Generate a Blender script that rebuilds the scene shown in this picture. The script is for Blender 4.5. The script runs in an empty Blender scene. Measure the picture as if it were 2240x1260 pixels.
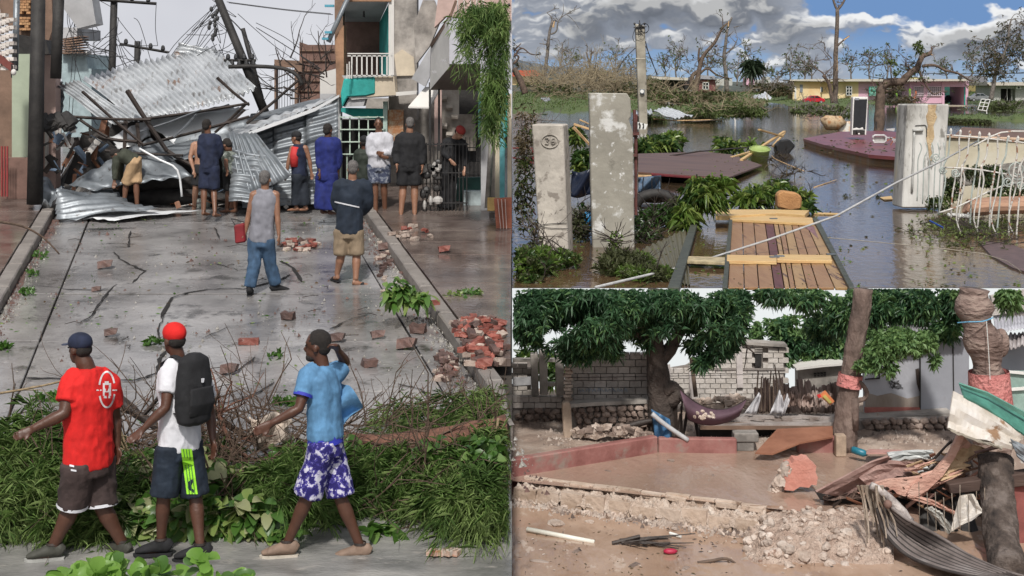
import bpy, math, random
import numpy as np
from mathutils import Vector, Matrix, noise, Quaternion
from mathutils.bvhtree import BVHTree
RD = math.radians
sc = bpy.context.scene
rnd = random.Random(11)
rng = np.random.default_rng(5)

# ------------------------------------------------------------------ camera, light, exposure
cam_d = bpy.data.cameras.new('camera'); cam = bpy.data.objects.new('camera', cam_d)
sc.collection.objects.link(cam); sc.camera = cam
F = 3000.0; CX = 1120.0; HY = 195.0
cam_d.sensor_width = 36.0; cam_d.lens = 36*F/2240; cam_d.shift_y = -(630-HY)/2240
cam_d.clip_start = .1; cam_d.clip_end = 6000
cam.rotation_euler = (RD(90), 0, 0)
SUN_EL, SUN_AZ = RD(50), RD(3)            # sun high, behind the viewer, slightly to the left
sd = Vector((-math.sin(SUN_AZ)*math.cos(SUN_EL), -math.cos(SUN_AZ)*math.cos(SUN_EL), math.sin(SUN_EL)))
world = bpy.data.worlds.new("World"); sc.world = world; world.use_nodes = True
wn = world.node_tree; wn.nodes.clear()
wo = wn.nodes.new('ShaderNodeOutputWorld'); wb = wn.nodes.new('ShaderNodeBackground'); ws = wn.nodes.new('ShaderNodeTexSky')
ws.sky_type = 'NISHITA'; ws.sun_disc = False; ws.sun_elevation = SUN_EL; ws.sun_rotation = math.pi + SUN_AZ
ws.dust_density = 3.0; ws.air_density = 1.0
whs = wn.nodes.new('ShaderNodeHueSaturation'); whs.inputs['Saturation'].default_value = .35
wn.links.new(ws.outputs[0], whs.inputs['Color']); wn.links.new(whs.outputs[0], wb.inputs[0]); wb.inputs[1].default_value = .10
wn.links.new(wb.outputs[0], wo.inputs[0])
sl = bpy.data.lights.new('sun', 'SUN'); sl.energy = 3.3; sl.angle = RD(3.5); sl.color = (1, .96, .9)
so = bpy.data.objects.new('sun', sl); sc.collection.objects.link(so)
so.rotation_euler = sd.to_track_quat('Z', 'Y').to_euler()
sc.view_settings.view_transform = 'Standard'; sc.view_settings.look = 'None'
sc.view_settings.exposure = 0.0; sc.view_settings.gamma = 1.0
sc.cycles.max_bounces = 6; sc.cycles.diffuse_bounces = 3; sc.cycles.glossy_bounces = 3
sc.cycles.transparent_max_bounces = 8

# ------------------------------------------------------------------ placing helpers
def P(px, py, d): return Vector(((px-CX)*d/F, d, (HY-py)*d/F))
SL0, SLK = -4.631, .09                      # the climbing street: z = SL0 + SLK*y
def sd_at(py, h=0.0): return (-SL0-h)/((py-HY)/F+SLK)
def S(px, py, h=0.0): return P(px, py, sd_at(py, h))
def sz(y): return SL0+SLK*y
WU = -3.0                                   # level of the flood water
def ud(py, h=0.0): return (-WU-h)*F/(py-HY)
def U(px, py, h=0.0): return P(px, py, ud(py, h))
def upx(x, y, z): return (CX+x/y*F, HY-z/y*F)

# ------------------------------------------------------------------ mesh builder
class MB:
    def __init__(s): s.v = []; s.f = []; s.mi = []; s.cur = 0; s.ch = []
    def add(s, vs, fs):
        n = len(s.v); s.ch.append((n, len(s.f))); s.v.extend([tuple(v) for v in vs])
        s.f.extend([tuple(i+n for i in f) for f in fs]); s.mi.extend([s.cur]*len(fs)); return s
    def box(s, c, size, rot=None):
        hx, hy, hz = size[0]/2, size[1]/2, size[2]/2
        vs = [Vector((x, y, z)) for x in (-hx, hx) for y in (-hy, hy) for z in (-hz, hz)]
        if rot is not None:
            m = rot if isinstance(rot, Matrix) else Matrix.Rotation(rot, 3, 'Z'); vs = [m @ v for v in vs]
        c = Vector(c); vs = [v+c for v in vs]
        return s.add(vs, [(0,1,3,2),(4,6,7,5),(0,4,5,1),(2,3,7,6),(0,2,6,4),(1,5,7,3)])
    def prism(s, poly, vec):
        poly = [Vector(p) for p in poly]; vec = Vector(vec); n = len(poly)
        vs = poly+[p+vec for p in poly]
        return s.add(vs, [tuple(range(n)), tuple(range(2*n-1, n-1, -1))]+[(i, i+n, (i+1) % n+n, (i+1) % n) for i in range(n)])
    def pp(s, poly, d, t=.05):               # outline in photo pixels, at distance d, t metres deep (backwards)
        pts = [P(p[0], p[1], d if len(p) < 3 else d+p[2]) for p in poly]
        return s.prism(pts, (0, t, 0))
    def rect(s, x0, y0, x1, y1, d, t=.05): return s.pp([(x0,y0),(x1,y0),(x1,y1),(x0,y1)], d, t)
    def loft(s, pts, rad, A=None, n=8, cap=True, jit=0):
        pts = [Vector(p) for p in pts]; k = len(pts); rings = []
        ref = None
        for i, p in enumerate(pts):
            t = (pts[min(i+1, k-1)]-pts[max(i-1, 0)])
            if t.length < 1e-9: t = Vector((0,0,1))
            t.normalize()
            a = Vector(A) if A is not None else (ref if ref is not None else (Vector((1,0,0)) if abs(t.x) < .8 else Vector((0,1,0))))
            a = a-t*a.dot(t)
            if a.length < 1e-5: a = t.orthogonal()
            a.normalize(); b = t.cross(a); ref = a
            r = rad[i] if isinstance(rad, (list, tuple)) else rad
            rw, rt = (r if isinstance(r, (list, tuple)) else (r, r))
            ring = []
            for j in range(n):
                an = 2*math.pi*j/n; q = 1+(rnd.uniform(-jit, jit) if jit else 0)
                ring.append(p+a*(math.cos(an)*rw*q)+b*(math.sin(an)*rt*q))
            rings.append(ring)
        vs = [v for r in rings for v in r]
        fs = [(i*n+j, i*n+(j+1) % n, (i+1)*n+(j+1) % n, (i+1)*n+j) for i in range(k-1) for j in range(n)]
        if cap: fs += [tuple(range(n-1, -1, -1)), tuple(range((k-1)*n, k*n))]
        return s.add(vs, fs)
    def tube(s, pts, r0, r1=None, n=6, jit=0):
        k = len(pts); r1 = r0 if r1 is None else r1
        return s.loft(pts, [r0+(r1-r0)*i/max(k-1, 1) for i in range(k)], n=n, jit=jit)
    def ball(s, c, r, n=10, m=7, A=None, rot=None):
        c = Vector(c); r = r if isinstance(r, (tuple, list)) else (r, r, r); vs = [c+Vector((0,0,0))]
        rt = rot if rot is not None else Matrix.Identity(3)
        L = []
        for i in range(1, m):
            th = math.pi*i/m
            for j in range(n):
                ph = 2*math.pi*j/n
                L.append(c+rt @ Vector((r[0]*math.sin(th)*math.cos(ph), r[1]*math.sin(th)*math.sin(ph), r[2]*math.cos(th))))
        L = [c+rt @ Vector((0,0,r[2]))]+L+[c+rt @ Vector((0,0,-r[2]))]
        fs = [(0, 1+j, 1+(j+1) % n) for j in range(n)]
        fs += [(1+i*n+j, 1+(i+1)*n+j, 1+(i+1)*n+(j+1) % n, 1+i*n+(j+1) % n) for i in range(m-2) for j in range(n)]
        e = len(L)-1; b = 1+(m-2)*n
        fs += [(e, b+(j+1) % n, b+j) for j in range(n)]
        return s.add(L, fs)
    def grid(s, fn, nu, nv):
        vs = [fn(i/nu, j/nv) for j in range(nv+1) for i in range(nu+1)]
        return s.add(vs, [(j*(nu+1)+i, j*(nu+1)+i+1, (j+1)*(nu+1)+i+1, (j+1)*(nu+1)+i) for j in range(nv) for i in range(nu)])
    def corr(s, p00, p10, p11, p01, waves, amp=.03, nv=5, dent=0, sharp=False):
        p00, p10, p11, p01 = map(Vector, (p00, p10, p11, p01))
        nrm = (p10-p00).cross(p01-p00).normalized(); per = 6
        sd_ = rnd.uniform(0, 99)
        def fn(u, v):
            p = (p00*(1-u)+p10*u)*(1-v)+(p01*(1-u)+p11*u)*v
            w = math.sin(u*waves*2*math.pi)
            q = p+nrm*(amp*w)
            if dent:
                q = q+nrm*(dent*noise.noise(Vector((u*2.5+sd_, v*2.5, sd_))))
                q.z += dent*.4*noise.noise(Vector((u*7, v*7, sd_)))*(1 if (v in (0, 1) or u in (0, 1)) else 0)
            return q
        return s.grid(fn, waves*per, nv)

WL = {}
def link(o): sc.collection.objects.link(o); return o
def props(o, label=None, cat=None, group=None, kind=None):
    if label: o['label'] = label
    if cat: o['category'] = cat
    if group: o['group'] = group
    if kind: o['kind'] = kind
    return o
def T(name, label, cat, loc, group=None):
    o = bpy.data.objects.new(name, None); link(o); o.location = loc; o.empty_display_size = .1
    WL[o.name] = Vector(loc); return props(o, label, cat, group)
def put(o, parent):
    if parent is not None:
        o.parent = parent; o.location = Vector(o.location)-WL[parent.name]
    return o
def finish(o, name, me, parent, label, cat, group, kind):
    if parent is None and len(me.vertices) and kind != 'structure':
        n = len(me.vertices); co = np.empty(n*3, 'f'); me.vertices.foreach_get('co', co); co = co.reshape(-1, 3)
        c = np.array([(co[:,0].min()+co[:,0].max())/2, (co[:,1].min()+co[:,1].max())/2, co[:,2].min()])
        me.vertices.foreach_set('co', (co-c).astype('f').ravel()); o.location = c.tolist()
    WL[o.name] = Vector(o.location); put(o, parent)
    if parent is not None: WL[o.name] = Vector((0,0,0))
    return props(o, label, cat, group, kind)
def mk(name, mb, mat, parent=None, label=None, cat=None, group=None, kind=None, smooth=False, bevel=0, solid=0):
    if name in ('twigs', 'broken_twigs', 'wires', 'branch', 'floating_twigs', 'bare_branches') and mb.f and not isinstance(mat, (list, tuple)):
        vv = np.array(mb.v, float); sgn = -1 if vv[:,0].mean() < 0 else 1; near = vv[:,1].mean() < 20.65
        ok = vv[:,0]*sgn > .012
        if sgn > 0 and near: ok &= (HY-vv[:,2]/vv[:,1]*F) > 630.5
        mb.f = [f for f in mb.f if all(ok[i] for i in f)]
    me = bpy.data.meshes.new(name); me.from_pydata(mb.v, [], mb.f)
    for m in (mat if isinstance(mat, (list, tuple)) else [mat]): me.materials.append(m)
    if isinstance(mat, (list, tuple)): me.polygons.foreach_set('material_index', mb.mi)
    if smooth: me.polygons.foreach_set('use_smooth', [True]*len(me.polygons))
    me.update(); o = link(bpy.data.objects.new(name, me))
    finish(o, name, me, parent, label, cat, group, kind)
    if bevel:
        b = o.modifiers.new('b', 'BEVEL'); b.width = bevel; b.segments = 1; b.limit_method = 'ANGLE'; b.angle_limit = .6
    if solid:
        b = o.modifiers.new('s', 'SOLIDIFY'); b.thickness = solid; b.offset = 0
    return o
def mat_scale(fc): return 90.0/max(8, fc[:,1].mean())*.9
def npmesh(name, V, Fq, mat, parent=None, label=None, cat=None, group=None, kind=None, smooth=False):
    if parent is not None and kind is None and name in ('leaf_cluster', 'needles', 'foliage', 'crown', 'leaf', 'low_leaves', 'leaves'): kind = 'stuff'
    V = np.asarray(V, 'f').reshape(-1, 3); Fq = np.asarray(Fq, 'i'); k = Fq.shape[1]
    me = bpy.data.meshes.new(name); me.vertices.add(len(V)); me.vertices.foreach_set('co', V.ravel())
    me.loops.add(Fq.size); me.loops.foreach_set('vertex_index', Fq.ravel())
    me.polygons.add(len(Fq)); me.polygons.foreach_set('loop_start', np.arange(0, Fq.size, k, dtype='i'))
    me.polygons.foreach_set('loop_total', np.full(len(Fq), k, 'i'))
    if smooth: me.polygons.foreach_set('use_smooth', np.ones(len(Fq), bool))
    me.update(calc_edges=True); me.validate()
    for m in (mat if isinstance(mat, (list, tuple)) else [mat]): me.materials.append(m)
    if isinstance(mat, (list, tuple)) and len(mat) > 1:
        fc = V[Fq[:, 0]]; hh = fbm(fc[:,0]*mat_scale(fc)+fc[:,1]*1.3, fc[:,2]*mat_scale(fc)*1.2, 3, 33); hh = (hh-.5)*2.6+.5+rng.normal(size=len(Fq)//2).repeat(2)[:len(Fq)]*.16 if len(Fq) % 2 == 0 else (hh-.5)*2.6+.5
        me.polygons.foreach_set('material_index', np.clip((hh*len(mat)).astype('i'), 0, len(mat)-1).astype('i'))
    o = link(bpy.data.objects.new(name, me))
    return finish(o, name, me, parent, label, cat, group, kind)
def inst(name, me, pos, rot=(0,0,0), scale=(1,1,1), parent=None, label=None, cat=None, group=None, mat=None):
    o = link(bpy.data.objects.new(name, me)); o.location = pos; o.rotation_euler = rot; o.scale = scale
    WL[o.name] = Vector(pos)
    if parent is not None: put(o, parent)
    if mat is not None:
        o.material_slots[0].link = 'OBJECT'; o.material_slots[0].material = mat
    return props(o, label, cat, group)

# ------------------------------------------------------------------ materials
def mat(name, cols, scale=3, rough=.8, bump=.3, bscale=None, stretch=(1,1,1), rand=0, metal=0, spec=.5, contrast=.5,
        detail=6, spots=None, emis=None, rrange=0, trans=0, bdist=.02):
    m = bpy.data.materials.new(name); m.use_nodes = True; nt = m.node_tree; N = nt.nodes; L = nt.links
    b = N['Principled BSDF']; b.inputs['Roughness'].default_value = rough; b.inputs['Metallic'].default_value = metal
    b.inputs['Specular IOR Level'].default_value = spec
    g = N.new('ShaderNodeNewGeometry'); mp = N.new('ShaderNodeMapping'); mp.inputs['Scale'].default_value = stretch
    L.new(g.outputs['Position'], mp.inputs['Vector'])
    n = N.new('ShaderNodeTexNoise'); n.inputs['Scale'].default_value = scale; n.inputs['Detail'].default_value = detail
    n.inputs['Roughness'].default_value = .62; L.new(mp.outputs[0], n.inputs['Vector'])
    r = N.new('ShaderNodeValToRGB'); e = r.color_ramp.elements
    lo, hi = .5-contrast*.5*.6, .5+contrast*.5*.6
    k = len(cols)
    e[0].position = lo; e[0].color = (*cols[0], 1); e[1].position = hi; e[1].color = (*cols[-1], 1)
    for i in range(1, k-1):
        x = e.new(lo+(hi-lo)*i/(k-1)); x.color = (*cols[i], 1)
    L.new(n.outputs['Fac'], r.inputs[0]); out = r.outputs[0]
    if spots:                                 # (colour, scale, threshold, softness)
        for (c, s_, th, sf) in spots:
            n2 = N.new('ShaderNodeTexNoise'); n2.inputs['Scale'].default_value = s_; n2.inputs['Detail'].default_value = 7
            n2.inputs['Roughness'].default_value = .65
            L.new(mp.outputs[0], n2.inputs['Vector'])
            mr = N.new('ShaderNodeMapRange'); mr.inputs['From Min'].default_value = th; mr.inputs['From Max'].default_value = th+sf
            L.new(n2.outputs['Fac'], mr.inputs['Value'])
            mx = N.new('ShaderNodeMix'); mx.data_type = 'RGBA'; L.new(mr.outputs[0], mx.inputs['Factor'])
            L.new(out, mx.inputs['A']); mx.inputs['B'].default_value = (*c, 1); out = mx.outputs['Result']
    if rand:
        oi = N.new('ShaderNodeObjectInfo'); mr = N.new('ShaderNodeMapRange')
        mr.inputs['To Min'].default_value = 1-rand; mr.inputs['To Max'].default_value = 1+rand
        L.new(oi.outputs['Random'], mr.inputs['Value'])
        vm = N.new('ShaderNodeVectorMath'); vm.operation = 'SCALE'; L.new(out, vm.inputs[0]); L.new(mr.outputs[0], vm.inputs['Scale'])
        out = vm.outputs[0]
    L.new(out, b.inputs['Base Color'])
    if rrange:
        mr = N.new('ShaderNodeMapRange'); mr.inputs['From Min'].default_value = .35; mr.inputs['From Max'].default_value = .65
        mr.inputs['To Min'].default_value = max(0.02, rough-rrange); mr.inputs['To Max'].default_value = min(1, rough+rrange)
        n3 = N.new('ShaderNodeTexNoise'); n3.inputs['Scale'].default_value = scale*.35; n3.inputs['Detail'].default_value = 5
        L.new(mp.outputs[0], n3.inputs['Vector'])
        L.new(n3.outputs['Fac'], mr.inputs['Value']); L.new(mr.outputs[0], b.inputs['Roughness'])
    if bump:
        nb = N.new('ShaderNodeTexNoise'); nb.inputs['Scale'].default_value = bscale or scale*5; nb.inputs['Detail'].default_value = 5
        L.new(mp.outputs[0], nb.inputs['Vector'])
        bp = N.new('ShaderNodeBump'); bp.inputs['Strength'].default_value = bump; bp.inputs['Distance'].default_value = bdist
        L.new(nb.outputs['Fac'], bp.inputs['Height']); L.new(bp.outputs[0], b.inputs['Normal'])
    if emis: b.inputs['Emission Color'].default_value = (*emis, 1); b.inputs['Emission Strength'].default_value = 1
    if trans: 
        b.inputs['Subsurface Weight'].default_value = 0
    return m
def leafmat(name, cols, rough=.5, scale=1.5, tr=.42):
    m = mat(name, cols, scale=scale, rough=rough, bump=0, contrast=.9)
    nt = m.node_tree; b = nt.nodes['Principled BSDF']; t = nt.nodes.new('ShaderNodeBsdfTranslucent'); x = nt.nodes.new('ShaderNodeMixShader')
    x.inputs[0].default_value = tr; src = b.inputs['Base Color'].links[0].from_socket
    nt.links.new(src, t.inputs[0]); nt.links.new(b.outputs[0], x.inputs[1]); nt.links.new(t.outputs[0], x.inputs[2])
    nt.links.new(x.outputs[0], nt.nodes['Material Output'].inputs[0]); return m

C = {}
C['concrete'] = mat('wet_concrete', [(.115,.108,.106),(.20,.19,.187),(.29,.278,.272)], .8, .15, .4, 14, rrange=.15, bdist=.012, rand=.06,
                    spots=[((.06,.056,.053), 2.2, .55, .12), ((.36,.34,.33), 5, .62, .1), ((.04,.036,.033), 26, .63, .06)])
C['kerb'] = mat('kerb_concrete', [(.17,.15,.135),(.26,.235,.215)], 2.5, .5, .5, 20, rand=.1, spots=[((.08,.07,.06), 9, .6, .1)])
C['pave'] = mat('wet_paving', [(.075,.055,.048),(.13,.10,.088),(.18,.145,.125)], 1.6, .2, .3, 12, rrange=.12, rand=.15, bdist=.01)
C['asphalt'] = mat('wet_asphalt', [(.13,.128,.122),(.22,.215,.205),(.31,.30,.28)], 1.4, .25, .5, 22, rrange=.17, stretch=(1,2.2,1), spots=[((.3,.28,.26), 3.0, .58, .08)], bdist=.012)
C['dirt'] = mat('dark_soil', [(.03,.026,.022),(.07,.058,.048)], 5, .8, .6)
C['brick'] = mat('red_brick', [(.15,.04,.03),(.25,.07,.05),(.32,.12,.09)], 9, .6, .5, 40, rand=.25, spots=[((.45,.38,.34), 11, .64, .05)])
C['brickd'] = mat('muddy_brick', [(.07,.045,.04),(.15,.085,.07)], 9, .6, .5, 40, rand=.3)
C['zinc'] = mat('zinc_sheet', [(.30,.32,.34),(.47,.49,.51),(.62,.64,.66)], 1.6, .42, .1, 20, metal=.3, rrange=.1, contrast=.8, spots=[((.17,.16,.155), 3.5, .55, .14), ((.24,.14,.09), 2.3, .62, .08)])
C['zincd'] = mat('dull_zinc_sheet', [(.12,.135,.15),(.2,.22,.24),(.28,.3,.32)], 1.2, .45, .15, 20, metal=.4, spots=[((.06,.05,.045), 6, .58, .12)])
C['zincw'] = mat('pale_zinc_sheet', [(.62,.64,.66),(.78,.79,.8)], 1.2, .4, .1, 20, metal=.15, spots=[((.3,.26,.22), 5, .64, .1)])
C['black'] = mat('black_and_shade', [(.012,.011,.011),(.035,.032,.03)], 4, .7, .4)  # for black things, and for shade painted as flat black in hollows
C['wire'] = mat('black_wire', [(.02,.02,.022),(.04,.04,.042)], 4, .6, 0)
C['darkwood'] = mat('wet_dark_wood', [(.018,.013,.011),(.05,.036,.03)], 3, .6, .5, 30, stretch=(1,1,.2))
def plain(n, c, rough=.7, v=.18, bump=.15, scale=6, **k):
    return mat(n, [tuple(x*(1-v) for x in c), c, tuple(min(1, x*(1+v)) for x in c)], scale, rough, bump, **k)

# ------------------------------------------------------------------ numpy noise, leaves
def _h(ix, iy, s):
    n = (ix*374761393+iy*668265263+s*974711) & 0x7fffffff
    n = ((n ^ (n >> 13))*1274126177) & 0x7fffffff
    return ((n ^ (n >> 16)) & 0xffff)/65535.0
def vnoise(x, y, s=0):
    ix = np.floor(x).astype(np.int64); iy = np.floor(y).astype(np.int64); fx = x-ix; fy = y-iy
    fx = fx*fx*fx*(fx*(fx*6-15)+10); fy = fy*fy*fy*(fy*(fy*6-15)+10)
    a = _h(ix, iy, s); b = _h(ix+1, iy, s); c = _h(ix, iy+1, s); d = _h(ix+1, iy+1, s)
    return (a*(1-fx)+b*fx)*(1-fy)+(c*(1-fx)+d*fx)*fy
def fbm(x, y, o=5, s=0, g=.5):
    t = np.zeros_like(x); a = 1.0; w = 0
    for i in range(o):
        t += a*vnoise(x*2**i+i*17.3, y*2**i+i*9.1, s+i); w += a; a *= g
    return t/w
def unit(v): return v/np.maximum(np.linalg.norm(v, axis=-1, keepdims=True), 1e-9)
def keepv(V):
    """which pieces (n,k,3) lie wholly inside their own place"""
    X, Y, Z = V[..., 0], V[..., 1], V[..., 2]; py = HY-Z/np.maximum(Y, .1)*F
    if X[:, 0].mean() < 0: return X.max(1) < -.002
    k = X.min(1) > .002
    return k & (py.min(1) > 630.5) if Y[:, 0].mean() < 20.65 else k & ((py.max(1) < 629) | (Y.min(1) > 21.5))
def leaves(name, C0, D, Lg, Wd, m, parent=None, fold=.25, bend=.35, **k):
    """pointed leaves as two quads each: C0 base points, D unit directions, Lg lengths, Wd widths"""
    n = len(C0); D = unit(D); Lg = np.broadcast_to(np.asarray(Lg), (n,))[:, None]; Wd = np.broadcast_to(np.asarray(Wd), (n,))[:, None]
    r = unit(rng.normal(size=(n, 3))); s = unit(np.cross(D, r)); u = np.cross(s, D)
    u *= np.sign(u[:, 2:3]+1e-9)
    tip = C0+D*Lg; tip[:, 2] -= (Lg[:, 0]*bend)
    mid = C0+D*Lg*.5
    a = mid+s*Wd/2+u*Wd*fold; b = mid-s*Wd/2+u*Wd*fold
    V = np.stack([C0, a, tip, b], 1); V = V[keepv(V)]; n = len(V); V = V.reshape(-1, 3)
    i = np.arange(n)[:, None]*4
    Fq = np.concatenate([i+np.array([[0,1,2]]), i+np.array([[0,2,3]])], 1).reshape(-1, 3)
    return npmesh(name, V, Fq, m, parent, **k)
def inblob(blobs, n, shell=.0, clump=None):
    """random points in ellipsoids (px,py,rx,ry,d,rd[,w]) given in photo pixels"""
    w = np.array([b[2]*b[3]*(b[6] if len(b) > 6 else 1) for b in blobs], float); w /= w.sum()
    out = []
    for b, c in zip(blobs, rng.multinomial(n, w)):
        v = unit(rng.normal(size=(c, 3)))*(rng.random((c, 1))**(1/3 if not shell else shell))
        px, py, rx, ry, d, rd = b[:6]; s = d/F
        q = np.array(P(px, py, d))+v*np.array([rx*s, rd, ry*s]); out.append(q)
    q = np.concatenate(out)
    if clump:
        f = fbm(q[:, 0]*clump[0]+q[:, 1]*1.7, q[:, 2]*clump[0]+q[:, 1]*2.3, 3, 3); q = q[f > clump[1]]
    return q
def bigleaves(name, pts, k, Lg, Wd, m, parent=None, up=.3, cup=.25, bend=.5):
    """rounded leaves with a folded midrib: 5 stations, 3 points across"""
    n = len(pts)*k; C0 = np.repeat(pts, k, 0); D = rng.normal(size=(n,3)); D[:,2] += up; D = unit(D); r = unit(rng.normal(size=(n,3))*.5+np.array([0,-.4,1.0]))
    s = unit(np.cross(D, r)); u = np.cross(s, D); L = rng.uniform(.6,1.15,n)[:,None]*Lg; W_ = rng.uniform(.8,1.15,n)[:,None]*Wd; V = []
    for t, w in ((0,.04),(.2,.62),(.45,1.0),(.72,.86),(.92,.42),(1,.03)):
        c = C0+D*L*t-np.array([0,0,1])*L*bend*t*t
        for q in (-1, 0, 1): V.append(c+s*W_*.5*w*q+u*W_*cup*w*abs(q)*.5)
    V = np.stack(V, 1); V = V[keepv(V)]; n = len(V); i = np.arange(n)[:,None,None]*18
    q = np.array([[a*3+b_, a*3+b_+1, a*3+b_+4, a*3+b_+3] for a in range(5) for b_ in range(2)])
    o = npmesh(name, V.reshape(-1,3), (i+q[None]).reshape(-1,4), m, parent, kind='stuff', smooth=True)
    if isinstance(m, list): o.data.polygons.foreach_set('material_index', np.repeat(rng.integers(0, len(m), n), 10).astype('i'))
    return o
def rosettes(name, pts, k, Lg, Wd, m, parent=None, droop=.3, spread=1.0, up=.15, **kw):
    n = len(pts); ax = unit(rng.normal(size=(n, 3))*.5+np.array([0, -.2, .6]))
    D = np.repeat(ax, k, 0)*.35+unit(rng.normal(size=(n*k, 3)))*spread
    D[:, 2] += up
    return leaves(name, np.repeat(pts, k, 0), D, rng.uniform(.6, 1.1, n*k)*Lg, rng.uniform(.7, 1.2, n*k)*Wd, m, parent, bend=droop, **kw)
def feathers(name, pts, m, parent=None, L=.5, nl=.13, w=.005, k=16, dirs=None, droop=.5, **kw):
    n = len(pts); D = unit(dirs if dirs is not None else rng.normal(size=(n, 3))+np.array([0, 0, .3]))
    t = rng.random((n, k, 1)); Ls = rng.uniform(.5, 1.1, (n, 1, 1))*L
    base = pts[:, None]+D[:, None]*t*Ls; base[..., 2] -= (t[..., 0]**2)*droop*Ls[..., 0]
    d2 = D[:, None]*.75+rng.normal(size=(n, k, 3))*.5; d2[..., 2] -= t[..., 0]*droop*1.2
    return leaves(name, base.reshape(-1, 3), d2.reshape(-1, 3), rng.uniform(.5, 1.2, n*k)*nl, rng.uniform(.7, 1.3, n*k)*w, m, parent, bend=.25, fold=.1, **kw)
def twig(mb, p, d, L, r, depth, seg=4, curl=.35, split=3, grav=0, r_min=.003, n=5):
    p = Vector(p); d = Vector(d).normalized(); pts = [p.copy()]
    for i in range(seg):
        d = (d+Vector((rnd.uniform(-1,1), rnd.uniform(-1,1), rnd.uniform(-1,1)))*curl*.6+Vector((0,0,-grav))).normalized()
        p = p+d*(L/seg); pts.append(p.copy())
    mb.tube(pts, r, max(r*.45, r_min*.6), n=n if depth > 1 else 4)
    ends = [(pts[-1], d)]
    if depth > 0:
        for i in range(split):
            q = pts[rnd.randint(1, seg)]
            dd = (d+Vector((rnd.uniform(-1,1), rnd.uniform(-1,1), rnd.uniform(-.6,1)))*.9).normalized()
            ends += twig(mb, q, dd, L*rnd.uniform(.45, .75), max(r*.5, r_min), depth-1, seg, curl, split, grav, r_min)
    return ends
def path(pts, d, k=3):
    """smooth polyline through photo points (px,py[,dd])"""
    q = [P(p[0], p[1], d+(p[2] if len(p) > 2 else 0)) for p in pts]
    if len(q) < 3: return q
    out = []
    for i in range(len(q)-1):
        a, b, c, e = q[max(i-1,0)], q[i], q[i+1], q[min(i+2, len(q)-1)]
        for j in range(k):
            t = j/k
            out.append(.5*((2*b)+(c-a)*t+(2*a-5*b+4*c-e)*t*t+(3*b-a-3*c+e)*t**3))
    return out+[q[-1]]
# ------------------------------------------------------------------ people
def remeshed(mb, voxel, smooth=4, wr=0, wscale=9):
    me = bpy.data.meshes.new('t'); me.from_pydata(mb.v, [], mb.f); o = link(bpy.data.objects.new('t', me))
    a = o.modifiers.new('r', 'REMESH'); a.mode = 'VOXEL'; a.voxel_size = voxel
    b = o.modifiers.new('s', 'SMOOTH'); b.factor = .5; b.iterations = smooth
    dg = bpy.context.evaluated_depsgraph_get(); r = bpy.data.meshes.new_from_object(o.evaluated_get(dg))
    bpy.data.objects.remove(o); bpy.data.meshes.remove(me)
    if wr:
        n = len(r.vertices); co = np.empty(n*3, 'f'); r.vertices.foreach_get('co', co); co = co.reshape(-1, 3)
        nr = np.empty(n*3, 'f'); r.vertices.foreach_get('normal', nr); nr = nr.reshape(-1, 3)
        f = fbm(co[:,0]*wscale+co[:,1]*4, co[:,2]*wscale*.7+co[:,1]*5, 3, 8)-.5
        f = -np.abs(f)*2.4+.65
        co += nr*(f*wr)[:, None]; r.vertices.foreach_set('co', co.ravel())
    r.polygons.foreach_set('use_smooth', [True]*len(r.polygons)); r.update(); return r
def mkme(name, me, m, parent, label=None):
    me.name = name; me.materials.clear(); me.materials.append(m); o = link(bpy.data.objects.new(name, me))
    return finish(o, name, me, parent, label, None, None, None)
SK = {k: plain('skin_'+k, c, .45, .12, .1, 12) for k, c in
      dict(dark=(.085,.036,.022), brown=(.16,.075,.045), mid=(.26,.13,.08), tan=(.38,.21,.14)).items()}
HAIR = plain('short_hair', (.018,.014,.012), .8, .3, .5, 60)
GREY = plain('grey_hair', (.13,.12,.115), .8, .4, .5, 60)
CL = lambda n, c, **k: plain(n, c, .85, k.pop('v', .12), .45, 8, bscale=7, stretch=(1.3,1.3,.8), bdist=.03, **k)
def lerp(a, b, t): return a*(1-t)+b*t
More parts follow.
